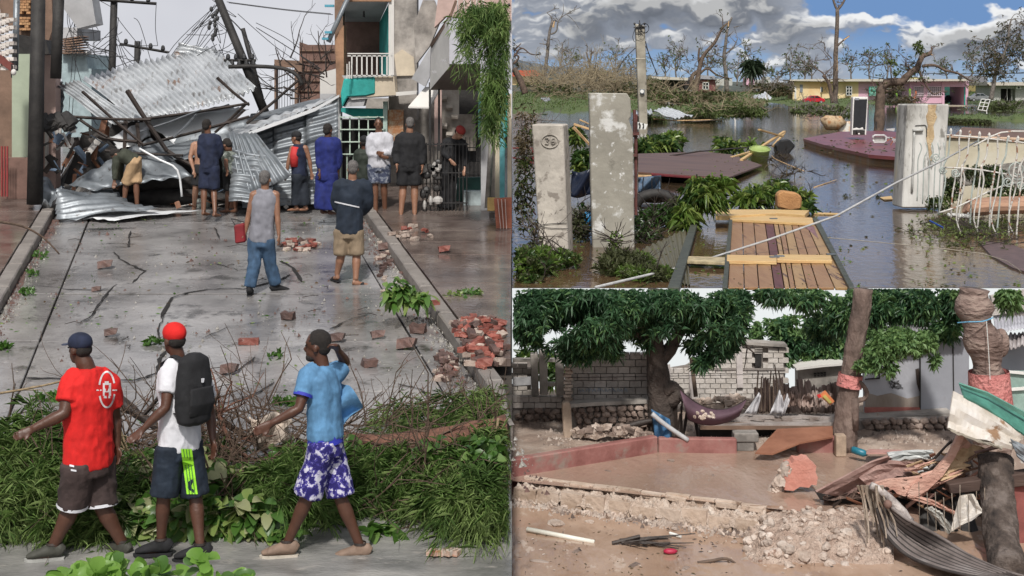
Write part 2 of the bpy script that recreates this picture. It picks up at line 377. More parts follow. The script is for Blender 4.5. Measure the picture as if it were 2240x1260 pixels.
def person(label, d, J, skin, face, fat=1.0, top=None, bottom=None, hat=None, hair=HAIR, shoes=None, hands=True, vox=.016,
           sleeve=.55, short=.85, flare=.03, group=None, topcut=1.0, extra=None, sit=0, headtilt=0, bare=False):
    """J: photo pixels (px,py[,metres further back]) for H N S1 E1 W1 S2 E2 W2 P K1 A1 K2 A2; 1 = the limb drawn left"""
    j = {k: P(v[0], v[1], d+(v[2] if len(v) > 2 else 0)) for k, v in J.items() if isinstance(v, tuple)}
    fw = Vector((math.cos(RD(face)), math.sin(RD(face)), 0)); A = Vector((-fw.y, fw.x, 0))   # A: to the person's left
    up = (j['N']-j['P']).normalized()
    zmin = min(j['A1'].z, j['A2'].z)-.09
    root = T('person', label, 'person', Vector(((j['A1'].x+j['A2'].x)/2, d, zmin)), group)
    f = fat
    body = MB(); sk = SK[skin]
    H = j['H']; hr = Matrix((A, fw, A.cross(fw)*-1)).transposed() if False else Matrix.Rotation(math.atan2(fw.y, fw.x)-math.pi/2, 3, 'Z')
    if headtilt: hr = hr @ Matrix.Rotation(RD(headtilt), 3, 'X')
    hv = lambda x, y, z: H+hr @ Vector((x, y, z))
    body.ball(hv(0, -.005, .03), (.074, .094, .096), 14, 10, rot=hr)
    body.ball(hv(0, .02, -.045), (.056, .068, .072), 12, 8, rot=hr)
    body.ball(hv(0, .055, -.095), (.026, .024, .02), 8, 6, rot=hr)
    body.ball(hv(0, .094, -.022), (.016, .022, .022), 8, 6, rot=hr); body.ball(hv(0, .084, .0), (.011, .014, .03), 8, 6, rot=hr)
    body.ball(hv(0, .076, .035), (.05, .018, .012), 8, 6, rot=hr); body.ball(hv(0, .082, -.064), (.026, .012, .012), 8, 6, rot=hr)
    for s_ in (-1, 1): body.ball(hv(.077*s_, -.005, -.01), (.012, .022, .032), 8, 6, rot=hr)
    N = j['N']; body.loft([N-up*.04, lerp(N, hv(0,-.015,-.05), .5), hv(0,-.012,-.04)], [(.062*f,.062*f),(.056*f,.058*f),(.054,.058)], A, 10)
    Pv = j['P']; L = (N-Pv).length
    ch = lerp(Pv, N, .68)
    tor = [(Pv-up*.09, .14, .105), (Pv, .162, .115), (lerp(Pv,N,.3), .142, .10), (lerp(Pv,N,.52), .152, .112), (ch, .168, .12), (lerp(Pv,N,.86), .165, .10), (N-up*.015, .09, .07)]
    body.loft([t[0] for t in tor], [(t[1]*f, t[2]*f) for t in tor], A, 16)
    for q in '12':
        s_, e, w = j['S'+q], j['E'+q], j['W'+q]
        body.loft([lerp(s_, N, .35), s_, lerp(s_,e,.35), lerp(s_,e,.7), e, lerp(e,w,.25), lerp(e,w,.7), w],
                  [.06*f, .062*f, .054*f, .047*f, .040*f, .043*f, .032*f, .026*f], None, 10)
        body.ball(s_, .064*f, 10, 8)
        if hands:
            hd = (w-e).normalized(); sidev = A.cross(hd); sidev = sidev.normalized() if sidev.length > .1 else up
            pn = hd.cross(sidev).normalized()
            c = w+hd*.045
            body.loft([w-hd*.01, w+hd*.03, w+hd*.085, w+hd*.095], [(.026,.018),(.038,.017),(.042,.016),(.036,.012)], sidev, 10)
            for i, ln in enumerate((.07, .08, .075, .055)):
                o = w+hd*.085+sidev*(.03-.02*i); k1 = o+hd*ln*.5+pn*.008; k2 = k1+hd*ln*.35+pn*.028
                body.loft([o-hd*.02, o, k1, k2], [.0095, .0095, .0088, .0075], None, 7)
            o = w+hd*.03+sidev*.03; body.loft([o-sidev*.01, o+sidev*.02+hd*.025+pn*.008, o+sidev*.026+hd*.06+pn*.02], [.012,.011,.009], None, 7)
        hp = Pv+A*(.088*f*(1 if q == jleft(j, A) else -1))-up*.03
        k, a = j['K'+q], j['A'+q]
        body.loft([hp+up*.05, hp, lerp(hp,k,.3), lerp(hp,k,.7), k, lerp(k,a,.28), lerp(k,a,.6), a-Vector((0,0,.0))],
                  [.09*f, .098*f, .09*f, .068*f, .055*f, .058*f, .044*f, .036*f], None, 12)
        ff = (J.get('F'+q) or face); fv = Vector((math.cos(RD(ff)), math.sin(RD(ff)), 0)) if not isinstance(ff, tuple) else Vector(ff)
        sv = Vector((0,0,1)).cross(fv).normalized(); dn = fv.cross(sv); dn = dn if dn.z < 0 else -dn
        foot = [a+dn*.03-fv*.05, a+dn*.045, a+dn*.06+fv*.08, a+dn*.07+fv*.16, a+dn*.075+fv*.19]
        body.loft(foot, [(.03,.035),(.036,.042),(.04,.03),(.042,.018),(.03,.012)], sv, 10)
        if shoes:
            sm, sole, kind = shoes
            if kind == 'shoe':
                b2 = MB(); b2.loft([a-fv*.085+dn*.045, a-fv*.06+dn*.03, a+dn*.028, a+dn*.045+fv*.08, a+dn*.06+fv*.15, a+dn*.07+fv*.2],
                                   [(.03,.035),(.042,.056),(.046,.058),(.049,.04),(.049,.03),(.03,.014)], sv, 12)
                b2.loft([a+Vector((0,0,.02)), a+dn*.05], [.047, .05], None, 10)
                so_ = mkme('shoe', remeshed(b2, .009, 3), sm, root)
                b3 = MB(); b3.loft([a+Vector((0,0,.016)), a+Vector((0,0,.034))], [.051, .047], None, 14, cap=False); b3.loft([a+dn*.035+fv*.06+sv*.03, a+dn*.012+fv*.055, a+dn*.035+fv*.06-sv*.03], [(.012,.006)]*3, fv, 6); b3.loft([a+dn*.05+fv*.10+sv*.03, a+dn*.03+fv*.095, a+dn*.05+fv*.10-sv*.03], [(.010,.006)]*3, fv, 6)
                mk('shoe_collar', b3, C['darkwood'], so_, smooth=True, kind='stuff')
            b3 = MB(); pts = [(-.09,.0),(-.085,.03),(-.03,.037),(.06,.046),(.14,.05),(.19,.035),(.215,.0)]
            pl = [a+dn*.085+fv*x+sv*y for x, y in pts]+[a+dn*.085+fv*x-sv*y for x, y in pts[-2:0:-1]]
            b3.prism(pl, dn*.022 if kind == 'shoe' else dn*.014)
            mk('sole' if kind == 'shoe' else 'slipper', b3, sole, so_ if kind == 'shoe' else root)
            if kind == 'slip':
                b4 = MB(); b4.loft([a+dn*.085+fv*.09+sv*.046, a+dn*.045+fv*.09+sv*.03, a+dn*.038+fv*.09, a+dn*.045+fv*.09-sv*.03, a+dn*.085+fv*.09-sv*.046], [(.03,.005)]*5, fv, 6)
                mk('slipper_strap', b4, sole, root)
    mkme('body', remeshed(body, vox if vox < .012 else .012, 3), sk, root)
    # hair
    if hat is None or hat[1] == 'low':
        hb = MB(); hb.ball(hv(0, -.018, .048), (.08, .094, .088), 14, 10, rot=hr); hb.ball(hv(0, -.05, 0), (.068, .06, .07), 12, 8, rot=hr)
        mkme('hair', remeshed(hb, .012, 2, .006, 50), hair, root)
    else:
        hb = MB(); hb.ball(hv(0, -.045, -.0), (.073, .058, .06), 12, 8, rot=hr); mkme('hair', remeshed(hb, .012, 2, .005, 50), hair, root)
    if hat:
        hb = MB()
        if hat[1] == 'cap':
            hb.ball(hv(0, -.008, .058), (.086, .105, .078), 18, 10, rot=hr)
            hb.loft([hv(0,-.008,.03), hv(0,-.008,.06)], [(.085,.104),(.087,.106)], hr @ Vector((1,0,0)), 18)
            co = mkme('cap', remeshed(hb, .01, 3), hat[0], root)
            bb = MB()
            bb.prism([hv(.072*math.cos(t), .07+.1*math.sin(t), .035-.012*math.sin(t)) for t in [math.pi*i/10 for i in range(11)]], hr @ Vector((0,0,.008)))
            mk('brim', bb, hat[2] if len(hat) > 2 else hat[0], co)
        else:
            hb.ball(hv(0, -.01, .06), (.09, .108, .085), 14, 8, rot=hr); mkme('cap', remeshed(hb, .012, 2), hat[0], root)
    # eyes, small and dark, in their sockets
    eb = MB()
    for s_ in (-1, 1): eb.ball(hv(.032*s_, .084, .012), (.011, .006, .006), 8, 6, rot=hr)
    mk('eyes', eb, HAIR, root, smooth=True)
    if top is not None:
        tb = MB(); hem = Pv-up*.04*topcut if topcut < 2 else lerp(Pv, j['K1'], .3)
        g = f*1.0
        tor2 = [(hem, .178, .135), (Pv+up*.03, .178, .135), (lerp(Pv,N,.3), .168, .13), (lerp(Pv,N,.55), .17, .13), (ch, .185, .138), (lerp(Pv,N,.88), .175, .11), (N+up*.0, .085, .075)]
        tb.loft([t[0] for t in tor2], [(t[1]*g, t[2]*g) for t in tor2], A, 18)
        for q in '12':
            s_, e, w = j['S'+q], j['E'+q], j['W'+q]
            if sleeve > 0:
                tb.loft([lerp(s_, N, .5), s_, lerp(s_,e,min(sleeve,1)*.6), lerp(s_,e,min(sleeve,1))], [.075*g, .082*g, .074*g, .072*g if sleeve < 1 else .058*g], None, 12)
                tb.ball(s_, .078*g, 12, 8)
                if sleeve > 1: tb.loft([lerp(s_,e,.9), e, lerp(e,w,.5), lerp(e,w,min(1,sleeve-1))], [.058*g,.058*g,.052*g,.042*g], None, 12)
        mkme('shirt', remeshed(tb, vox, 3, .022 if vox > .012 else .016), top, root)
    if bottom is not None:
        bb = MB(); bb.loft([Pv+up*.07, Pv, Pv-up*.1], [(.165*f,.122*f),(.178*f,.132*f),(.17*f,.13*f)], A, 16)
        for q in '12':
            hp = Pv+A*(.088*f*(1 if q == jleft(j, A) else -1))-up*.03; k, a = j['K'+q], j['A'+q]
            pts = [hp+up*.04, hp]; rr = [.108*f, .11*f]; n_ = 4
            for i in range(1, n_+1):
                t = short*i/n_
                p_ = lerp(hp, k, t) if t <= 1 else lerp(k, a, t-1)
                r_ = (lerp(.102, .068, min(t, 1)) if t <= 1 else lerp(.07, .058, t-1))*f
                pts.append(p_); rr.append(r_+flare*min(t, 1))
            bb.loft(pts, rr, None, 14)
            if extra and extra.get('hem'):
                hb = MB(); v = (pts[-1]-pts[-2]).normalized(); hb.loft([pts[-1]-v*.02, pts[-1]+v*.004], [rr[-1]+.004]*2, None, 18, cap=False)
                mk('hem_trim', hb, extra['hem'], root, smooth=True)
        mkme('trousers' if short > 1.3 else 'shorts', remeshed(bb, vox, 3, .018), bottom, root)
    return root, j, (fw, A, up)
def jleft(j, A): return '1' if (j['K1']-j['K2']).dot(A)+(j['S1']-j['S2']).dot(A)*2 > 0 else '2'
# ================================================================== LEFT: the wrecked street (x < 0)
# sky behind the street: an overcast backdrop
def skymat(n, c, st=1.0):
    m = bpy.data.materials.new(n); m.use_nodes = True; N = m.node_tree.nodes; N.clear()
    e = N.new('ShaderNodeEmission'); o = N.new('ShaderNodeOutputMaterial'); e.inputs[1].default_value = st
    nz = N.new('ShaderNodeTexNoise'); nz.inputs['Scale'].default_value = .05; nz.inputs['Detail'].default_value = 4
    g = N.new('ShaderNodeNewGeometry'); r = N.new('ShaderNodeValToRGB'); m.node_tree.links.new(g.outputs['Position'], nz.inputs['Vector'])
    r.color_ramp.elements[0].position = .35; r.color_ramp.elements[1].position = .65
    r.color_ramp.elements[0].color = (*c[0], 1); r.color_ramp.elements[1].color = (*c[1], 1)
    m.node_tree.links.new(nz.outputs['Fac'], r.inputs[0]); m.node_tree.links.new(r.outputs[0], e.inputs[0]); m.node_tree.links.new(e.outputs[0], o.inputs[0]); return m
b = MB(); b.grid(lambda u, v: (-.0016-u*90, 78-u*u*40, -6+v*70), 24, 6)
mk('sky', b, skymat('overcast_sky', [(.56,.57,.63), (.76,.77,.81)]), kind='structure', smooth=True)
# ground under everything
b = MB(); b.add([(-60,6,sz(6)-.08),(-.0016,6,sz(6)-.08),(-.0016,34,sz(34)-.08),(-60,34,sz(34)-.08),(-.0016,77,sz(34)-.08),(-60,77,sz(34)-.08)], [(0,1,2,3),(3,2,4,5)])
b.add([(-.0016,6,sz(6)-.08),(-.0016,34,sz(34)-.08),(-.0016,34,-7),(-.0016,6,-7)], [(0,1,2,3)])
mk('ground', b, C['dirt'], kind='structure')
KL = lambda y: -6.78-.233*(y-18.16)
def slab(x0, x1, x2, x3, y0, y1, h, t=.07, tilt=0):
    """slab between y0 and y1, x0..x1 at y0 and x3..x2 at y1"""
    g = .012
    x0, x1, x2, x3 = [min(q_, -.0014) for q_ in (x0, x1, x2, x3)]
    if x1-x0 < .03 and x2-x3 < .03: x1 = x0+.001; return MB()
    q = [(x0+g, y0+g), (x1-g, y0+g), (x2-g, y1-g), (x3+g, y1-g)]
    z = [sz(y)+h+rnd.uniform(-tilt, tilt) for x, y in q]
    bb = MB(); bb.prism([(x, y, zz) for (x, y), zz in zip(q, z)], (0,0,-t)); return bb
street = T('street', None, None, (0,0,0)); props(street, kind='structure')
rows = [11.8, 13.1, 14.9, 16.9, 19.35, 22.2, 24.75, 28, 33]
for i in range(len(rows)-1):
    y0, y1 = rows[i], rows[i+1]
    for s0, s1 in ((0, .66), (.66, 5.27), (5.27, 5.7)):
        mk('concrete_slab', slab(KL(y0)+s0, KL(y0)+s1, KL(y1)+s1, KL(y1)+s0, y0, y1, 0, .07, .009), C['concrete'], street, bevel=.008)
# cracks: thin sunken seams running over the slabs
crackm = plain('crack_dark', (.014,.012,.011), .9)
b = MB()
def crack(pts, w=.014, sub=5, j=.05):
    q = []
    for a, c in zip(pts[:-1], pts[1:]):
        for k in range(sub): t = k/sub; q.append((a[0]*(1-t)+c[0]*t+rnd.uniform(-1,1)*j*40, a[1]*(1-t)+c[1]*t+rnd.uniform(-1,1)*j*20))
    q.append(pts[-1]); L_ = []; R_ = []
    for i, p in enumerate(q):
        c_ = S(p[0], p[1], .0135); n_ = S(*q[min(i+1, len(q)-1)], .0135)-S(*q[max(i-1,0)], .0135); n_ = Vector((-n_.y, n_.x, 0)).normalized()
        ww = w*rnd.uniform(.4, 1.3)*(.3 if i in (0, len(q)-1) else 1); L_.append(c_+n_*ww); R_.append(c_-n_*ww)
    n = len(q); b.add(L_+R_, [(i, i+1, n+i+1, n+i) for i in range(n-1)])
for pts, w in [([(250,550),(262,566),(290,580),(318,592),(290,618)], .02), ([(350,695),(375,650),(415,638),(480,630),(532,632),(612,612),(635,600)], .022),
               ([(612,570),(640,585),(660,615)], .03), ([(255,620),(225,650),(200,690),(165,710)], .016), ([(55,825),(140,828),(200,830)], .03),
               ([(240,832),(300,830),(345,815),(350,785),(365,765)], .024), ([(180,500),(298,498)], .05), ([(285,505),(283,530),(280,538),(245,540)], .018),
               ([(135,632),(262,634)], .018), ([(160,552),(250,552)], .012), ([(430,500),(470,498),(480,520)], .016),
               ([(440,740),(500,715),(560,705),(640,690)], .01), ([(720,720),(760,700),(820,682)], .016), ([(560,780),(520,810),(470,830)], .012),
               ([(640,840),(700,842),(760,850)], .01), ([(870,840),(920,850),(945,880)], .012), ([(480,885),(560,860),(600,835)], .012),
               ([(360,690),(345,720),(350,742)], .014), ([(470,575),(520,590),(560,586)], .01)]:
    crack(pts, w)
mk('road_cracks', b, crackm, kind='structure')
# kerbs
kerb = T('kerb', None, None, (0,0,0)); props(kerb, kind='structure')
ys = [11.9+1.45*i for i in range(15)]
for y0, y1 in zip(ys[:-1], ys[1:]):
    for off0, off1, yl in ((-.24, 0, 28), (5.7, 5.92, 27)):
        if y1 > yl : continue
        mk('kerb_stone', slab(KL(y0)+off0, KL(y0)+off1, KL(y1)+off1, KL(y1)+off0, y0, y1, .16, .24, .006), C['kerb'], kerb, bevel=.018)
pvm = T('pavement', None, None, (0,0,0)); props(pvm, kind='structure')
y = 11.9
while y < 33:
    y1 = y+rnd.uniform(.8, 1.0)
    xr = KL(y)+5.92; xr1 = KL(y1)+5.92
    if xr < -.1: 
        mk('paving_slab', slab(xr, -.001, -.001, xr1, y, y1, .155, .1, .005), C['pave'], pvm, bevel=.006)
    for k in range(3):
        mk('paving_slab', slab(KL(y)-.24-1.3*(k+1), KL(y)-.24-1.3*k, KL(y1)-.24-1.3*k, KL(y1)-.24-1.3*(k+1), y, y1, .155, .1, .006), C['pave'], pvm, bevel=.006)
    y = y1
b = MB(); b.add([(-12,6,sz(6)+.004),(-.0014,6,sz(6)+.004),(-.0014,11.85,sz(11.85)+.004),(-12,11.85,sz(11.85)+.004)], [(0,1,2,3)])
mk('cross_street', b, C['asphalt'], kind='structure')
gritm = mat('kerb_grit', [(.12,.11,.09),(.3,.28,.25),(.45,.43,.4)], 22, .8, .6)
# grit and litter collected along the kerbs
pts = []
for i in range(2600):
    y = rnd.uniform(12, 25); s = abs(rnd.gauss(0, .09)) if rnd.random() < .6 else 5.7-abs(rnd.gauss(0, .16))
    pts.append((KL(y)+s, y, sz(y)+.012))
for i in range(1500):
    y = 12.2+13*rnd.random()**1.2; s = rnd.uniform(.5, 5.5); 
    if fbm(np.array([s*1.3]), np.array([y*.7]), 3, 4)[0] > .45: pts.append((KL(y)+s, y, sz(y)+.012))
tp = np.array([(1,0,-.4),(-.5,.87,-.4),(-.5,-.87,-.4),(0,0,.9)])
pts = np.array(pts); n = len(pts); sc_ = rng.gamma(1.6, .006, (n,1,1))+.004
V = pts[:,None]+tp[None]*sc_*rng.uniform(.6, 1.3, (n,4,3))
Fq = (np.arange(n)[:,None,None]*4+np.array([[0,1,3],[1,2,3],[2,0,3]])[None]).reshape(-1,3)
npmesh('grit', V, Fq, [C['brickd'], gritm], kind='stuff')

# ---- rubble: bricks
def brick_mesh(name, sz_=(.21,.10,.065), j=.012, m=None, seed=0):
    r = random.Random(seed); bb = MB(); hx, hy, hz = [q/2 for q in sz_]
    n = 3; vs = []
    bb.grid(lambda u, v: (0,0,0), 1, 1); bb = MB()
    import itertools
    for x in (-1, -.1, 1):
        for (yy, zz) in ((-1,-1),(1,-1),(1,1),(-1,1)):
            vs.append((x*hx+r.uniform(-j,j), yy*hy+r.uniform(-j,j), zz*hz+r.uniform(-j,j)))
    fs = [(i*4+k, i*4+(k+1) % 4, (i+1)*4+(k+1) % 4, (i+1)*4+k) for i in range(2) for k in range(4)]+[(3,2,1,0),(8,9,10,11)]
    me = bpy.data.meshes.new(name); me.from_pydata(vs, [], fs); me.materials.append(m or C['brick']); me.update(); return me
BR = [brick_mesh('brick', (.22,.105,.07), .007, seed=1), brick_mesh('brick_half', (.12,.105,.07), .014, seed=2), brick_mesh('brick_chip', (.1,.07,.05), .018, seed=3)]
def heap(label, cat, group, cx, cy, rx, ry, n, hmax, ground, mats, sizes=(0,1,2), name='brick', smin=.55, smax=1.0, cond=None, hz=.03):
    for i in range(n):
        a = rnd.uniform(0, 6.28); q = math.sqrt(rnd.random()); px = cx+rx*q*math.cos(a); py = cy+ry*q*math.sin(a)
        if cond and not cond(px, py): continue
        p = ground(px, py); h = hmax*(1-q*q)*rnd.random()
        s = rnd.uniform(smin, smax)
        inst(name, BR[rnd.choice(sizes)], p+Vector((0,0,hz*s+h)), (rnd.uniform(-.5,.5)*(h > .02), rnd.uniform(-.5,.5)*(h > .02), rnd.uniform(0,3.1)), (s,s,s), None, label, cat, group, rnd.choice(mats))
pal = mat('pale_rubble', [(.3,.22,.18),(.5,.42,.36)], 8, .8, .5, rand=.2)
B, BD = C['brick'], C['brickd']
SP = lambda px, py: S(px, py, .155)
heap('red brick in the wet heap on the right pavement beside the kerb', 'brick', 'bricks heaped on the right pavement', 1050, 752, 84, 56, 190, .11, SP, [B,BD,B,BD,pal], cond=lambda x, y: x < 1101 and x > 983+(y-700)*.5)
heap('small muddy brick piece in the gutter against the right kerb', 'brick', 'brick pieces in the gutter', 975, 805, 22, 34, 34, .07, lambda x, y: S(x, y), [BD,BD,pal,B], sizes=(1,2,2), cond=lambda x, y: x < 1000+(y-800)*.6 and x > 900)
heap('brick chip in the scatter behind the man in the grey tank top', 'brick', 'brick chips behind the tank top man', 655, 538, 45, 13, 34, .05, lambda x, y: S(x, y), [BD,B,pal], sizes=(1,2))
heap('small rubble piece lying on the far right pavement', 'rubble', 'rubble on the far right pavement', 900, 512, 50, 16, 16, .03, SP, [pal,pal,B], sizes=(2,1), name='rubble')
heap('chip lying in the gutter near the leafy sprig', 'rubble', 'chips in the right gutter', 838, 585, 16, 60, 24, .0, lambda x, y: S(x, y), [BD,pal], sizes=(2,), smin=.4, smax=.9, name='rubble')
lone = [(230,581,.19,BD,'dark lump of muddy brick on the road, left of centre','2'), (211,631,.11,BD,'small dark brick fragment on the road by the left slab joint','2'),
        (243,728,.14,BD,'round dark stone on the road above the navy cap','2'), (545,746,.24,B,'whole red brick lying flat on the road beside the red cap','0'),
        (630,691,.17,BD,'brown half brick on the road with a dark stick beside it','1'), (502,811,.17,BD,'dark brick lump right of the backpack','2'),
        (808,795,.16,BD,'half brick standing on end right of the blue shirt','1'), (914,721,.2,BD,'grey brown half brick in the gutter beside the right kerb','1'),
        (1062,798,.16,B,'bright red brick piece apart from the heap','2'), (890,757,.2,BD,'reddish stone lump above the gutter rubble','2'),
        (843,541,.19,BD,'dark red rubble lump against the kerb behind the jacket man','2'), (972,545,.15,B,'single red brick piece on the right pavement','2'),
        (945,660,.2,B,'flat red brick beside the green leaves on the kerb','0'), (827,733,.14,BD,'flat dark flake right of centre on the road','2'), (738,741,.16,BD,'thin dark flake of rubble on the road','2')]
for x, y, s, m, lb, k in lone:
    me = BR[int(k)]; q = s/(.22,.12,.1)[int(k)]
    h = .155 if (x > 960 or y == 660) else 0
    inst('brick' if k != '2' else 'rubble', me, S(x, y+7, h)+Vector((0,0,.036*q)), (0,0,rnd.uniform(-.3,.3)), (q,q,q), None, lb, 'brick' if k != '2' else 'rubble', None, m)

# ---- the collapsed roof of corrugated sheets over dark timbers
roof = T('collapsed_roof', 'large collapsed roof of silver corrugated sheets heaped across the street end', 'roof', S(380, 440))
def cs(name, p, waves, m, amp=.03, dent=.1, parent=roof, label=None, solid=.006, **k):
    bb = MB(); q = [P(*a) for a in p]; bb.corr(*q, waves, amp, 8, dent); return mk(name, bb, m, parent, label=label, smooth=True, solid=solid, **k)
# p00 (u0,v0), p10 (u1,v0), p11, p01 ; ridges run along v
for i in range(4):                          # big upper sheet, ridges slanting down to the right
    u0, u1 = i/4, (i+1)/4
    top = lambda u: (178+u*290, 172-u*68+math.sin(u*3.1)*-6, 29+u*1.0)
    bot = lambda u: (300+u*262, 262-u*66+math.sin(u*3.1)*7, 26.5+u*.5)
    cs('corrugated_sheet', [top(u0), top(u1), bot(u1), bot(u0)], 6, C['zinc'], .042, .05, label='long silver roof sheet, upper heap' if i == 1 else None)
cs('corrugated_sheet', [(372,140,29.6), (392,92,29.8), (470,112,29.8), (468,135,29.6)], 5, C['zinc'], .03, .1)
cs('corrugated_sheet', [(120,185,27.6), (175,178,27.5), (300,264,26.4), (240,276,26.5)], 6, C['zinc'], .03, .08)
cs('corrugated_sheet', [(106,250,27.9), (110,180,27.9), (140,178,27.8), (136,258,27.8)], 4, C['zincd'], .02, .05)
cs('pale_sheet', [(310,262,27.2), (500,228,28), (545,240,27.6), (400,330,26.8)], 3, C['zincw'], .01, .12)
cs('pale_sheet', [(240,300,28.4), (320,262,28.4), (330,300,28), (260,330,28)], 3, C['zincw'], .01, .1)
cs('pale_sheet', [(330,312,27), (540,262,27.2), (548,292,27.0), (345,345,26.6)], 3, C['zincd'], .01, .06)
cs('roof_sheet_right', [(492,292,26.6), (742,207,27.6), (690,235,26.6), (535,292,26.0)], 9, C['zinc'], .02, .05)
cs('roof_sheet_right', [(520,268,27.2), (560,250,28.4), (745,205,28.4), (700,228,27.3)], 5, C['zincd'], .02, .05)
b = MB(); b.pp([(535,292), (690,235), (742,207), (742,212), (690,243), (545,296)], 26.0, .06); mk('roof_edge', b, C['zincw'], roof)
for i in range(3):                          # dark corrugated wall leaning below it, waves horizontal
    a, c = 530+i*70, 530+(i+1)*70
    cs('corrugated_wall_sheet', [(a, 455-i*4, 25.9), (a, 292-i*24, 26.8), (c, 270-i*24, 26.9), (c, 452-i*4, 25.9)], 13, C['zincd'], .022, .04)
cs('corrugated_sheet', [(495,292,25.7), (560,290,25.9), (640,385,25.3), (520,440,25.2)], 8, C['zincd'], .03, .1)
cs('corrugated_sheet', [(500,440,25.1), (510,330,25.6), (590,340,25.6), (600,445,25.1)], 9, C['zincd'], .02, .1)
cs('corrugated_sheet', [(150,405,26.0), (330,300,26.8), (420,385,25.8), (200,415,25.8)], 6, C['zincd'], .02, .12)
cs('pale_sheet', [(315,335,26.6), (445,300,27), (440,345,26.4), (340,352,26.4)], 2, C['zincd'], .01, .06)
# black backing that paints the shade of the underside and hollow
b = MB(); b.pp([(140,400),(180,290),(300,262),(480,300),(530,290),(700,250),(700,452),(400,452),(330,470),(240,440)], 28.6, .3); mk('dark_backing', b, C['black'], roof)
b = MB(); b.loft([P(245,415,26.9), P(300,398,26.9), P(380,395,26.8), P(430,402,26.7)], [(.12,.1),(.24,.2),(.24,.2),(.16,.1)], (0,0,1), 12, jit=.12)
b.loft([P(260,440,26.8), P(340,432,26.7), P(450,434,26.5), P(560,450,26.3)], [.1,.18,.17,.08], None, 10, jit=.15); mk('tarp_and_shade_mass', b, C['black'], roof, smooth=True)  # black tarpaulin and the shade around it, built as one black mass
beams = [((278,198),(365,330),.08), ((363,328),(420,362),.07), ((305,262),(545,226),.05), ((310,318),(545,255),.05), ((180,200),(315,318),.05),
         ((475,170),(545,230),.05), ((540,225),(470,290),.055), ((535,240),(500,270),.05), ((150,255),(330,262),.05), ((175,262),(235,300),.05), ((300,270),(305,320),.06), ((540,270),(652,176),.05),
         ((275,265),(272,330),.07), ((215,300),(300,310),.06), ((230,330),(400,340),.05), ((430,250),(380,300),.04), ((400,425),(640,455),.05), ((560,450),(705,445),.05), ((300,290),(440,240),.03)]
for (a, c, r) in beams:
    b = MB(); b.tube([P(*a, 26.3), P((a[0]+c[0])/2, (a[1]+c[1])/2+2, 26.2), P(*c, 26.1)], r*.6, r*.5, 4); mk('beam', b, C['darkwood'] if r > .04 else C['zincd'], roof)
b = MB(); b.tube(path([(305,325),(350,350),(388,372),(398,430)], 25.6), .022, .022, 6); mk('bent_pipe', b, C['zincw'], roof, smooth=True)
b = MB(); b.tube(path([(500,146),(560,145),(620,150),(650,165),(660,185)], 26.5), .045, .04, 6); mk('bent_arch', b, C['black'], roof, smooth=True)
# loose sheets in front
def lsheet(name, lab, p, w, m, amp, dent, cat='roof sheet'):
    bb = MB(); q = [P(*a) for a in p]; bb.corr(*q, w, amp, 10, dent); return mk(name, bb, m, None, lab, cat, 'loose roof sheets on the ground', smooth=True, solid=.006)
lsheet('roof_sheet', 'curled green grey corrugated sheet beside the left kerb, below the bending man', [(122,412,25.4), (125,478,24.6), (345,455,25.1), (235,420,26.2)], 6, C['zincd'], .03, .12)
lsheet('roof_sheet', 'pale flat roof sheet lying at the foot of the heap', [(165,474,24.9), (250,482,24.6), (440,462,25.5), (260,458,25.8)], 3, C['zincw'], .012, .05)
lsheet('roof_sheet', 'small crumpled dark sheet by the black pole base', [(85,405,25.8), (92,448,25.2), (140,442,25.3), (132,398,26)], 3, C['zincd'], .05, .3)
# dark junk under the left of the roof, with wreckage
jm = [C['darkwood'], C['black'], plain('rust_junk', (.2,.09,.05)), plain('pale_junk', (.42,.4,.38)), plain('blue_junk', (.1,.14,.2))]
for i in range(70):
    b = MB(); x = rnd.uniform(118, 235); y = rnd.uniform(265, 410)
    a = P(x, y, rnd.uniform(26.4, 27.2)); b.loft([a, a+Vector((rnd.uniform(-.25,.25), rnd.uniform(-.2,.2), rnd.uniform(-.35,.35)))], [(rnd.uniform(.01,.07), .012)]*2, None, 4)
    mk('wreckage', b, rnd.choice(jm), roof)
for i in range(60):
    b = MB(); x = rnd.uniform(380, 720); y = rnd.uniform(428, 462)
    a = S(x, y)+Vector((0,0,.05)); b.loft([a, a+Vector((rnd.uniform(-.5,.5), rnd.uniform(-.2,.2), rnd.uniform(-.03,.15)))], [(rnd.uniform(.01,.05), .012)]*2, None, 4)
    mk('wreckage', b, rnd.choice(jm), roof)
b = MB(); b.ball(S(415,445)+Vector((0,0,.12)), (.25,.12,.2), 8, 6); b.ball(S(445,452)+Vector((0,0,.1)), (.15,.1,.22), 8, 6)
mk('plastic_sack', b, plain('sack_pale', (.45,.5,.46)), None, 'pale green plastic sack at the foot of the collapsed roof', 'sack', smooth=True)

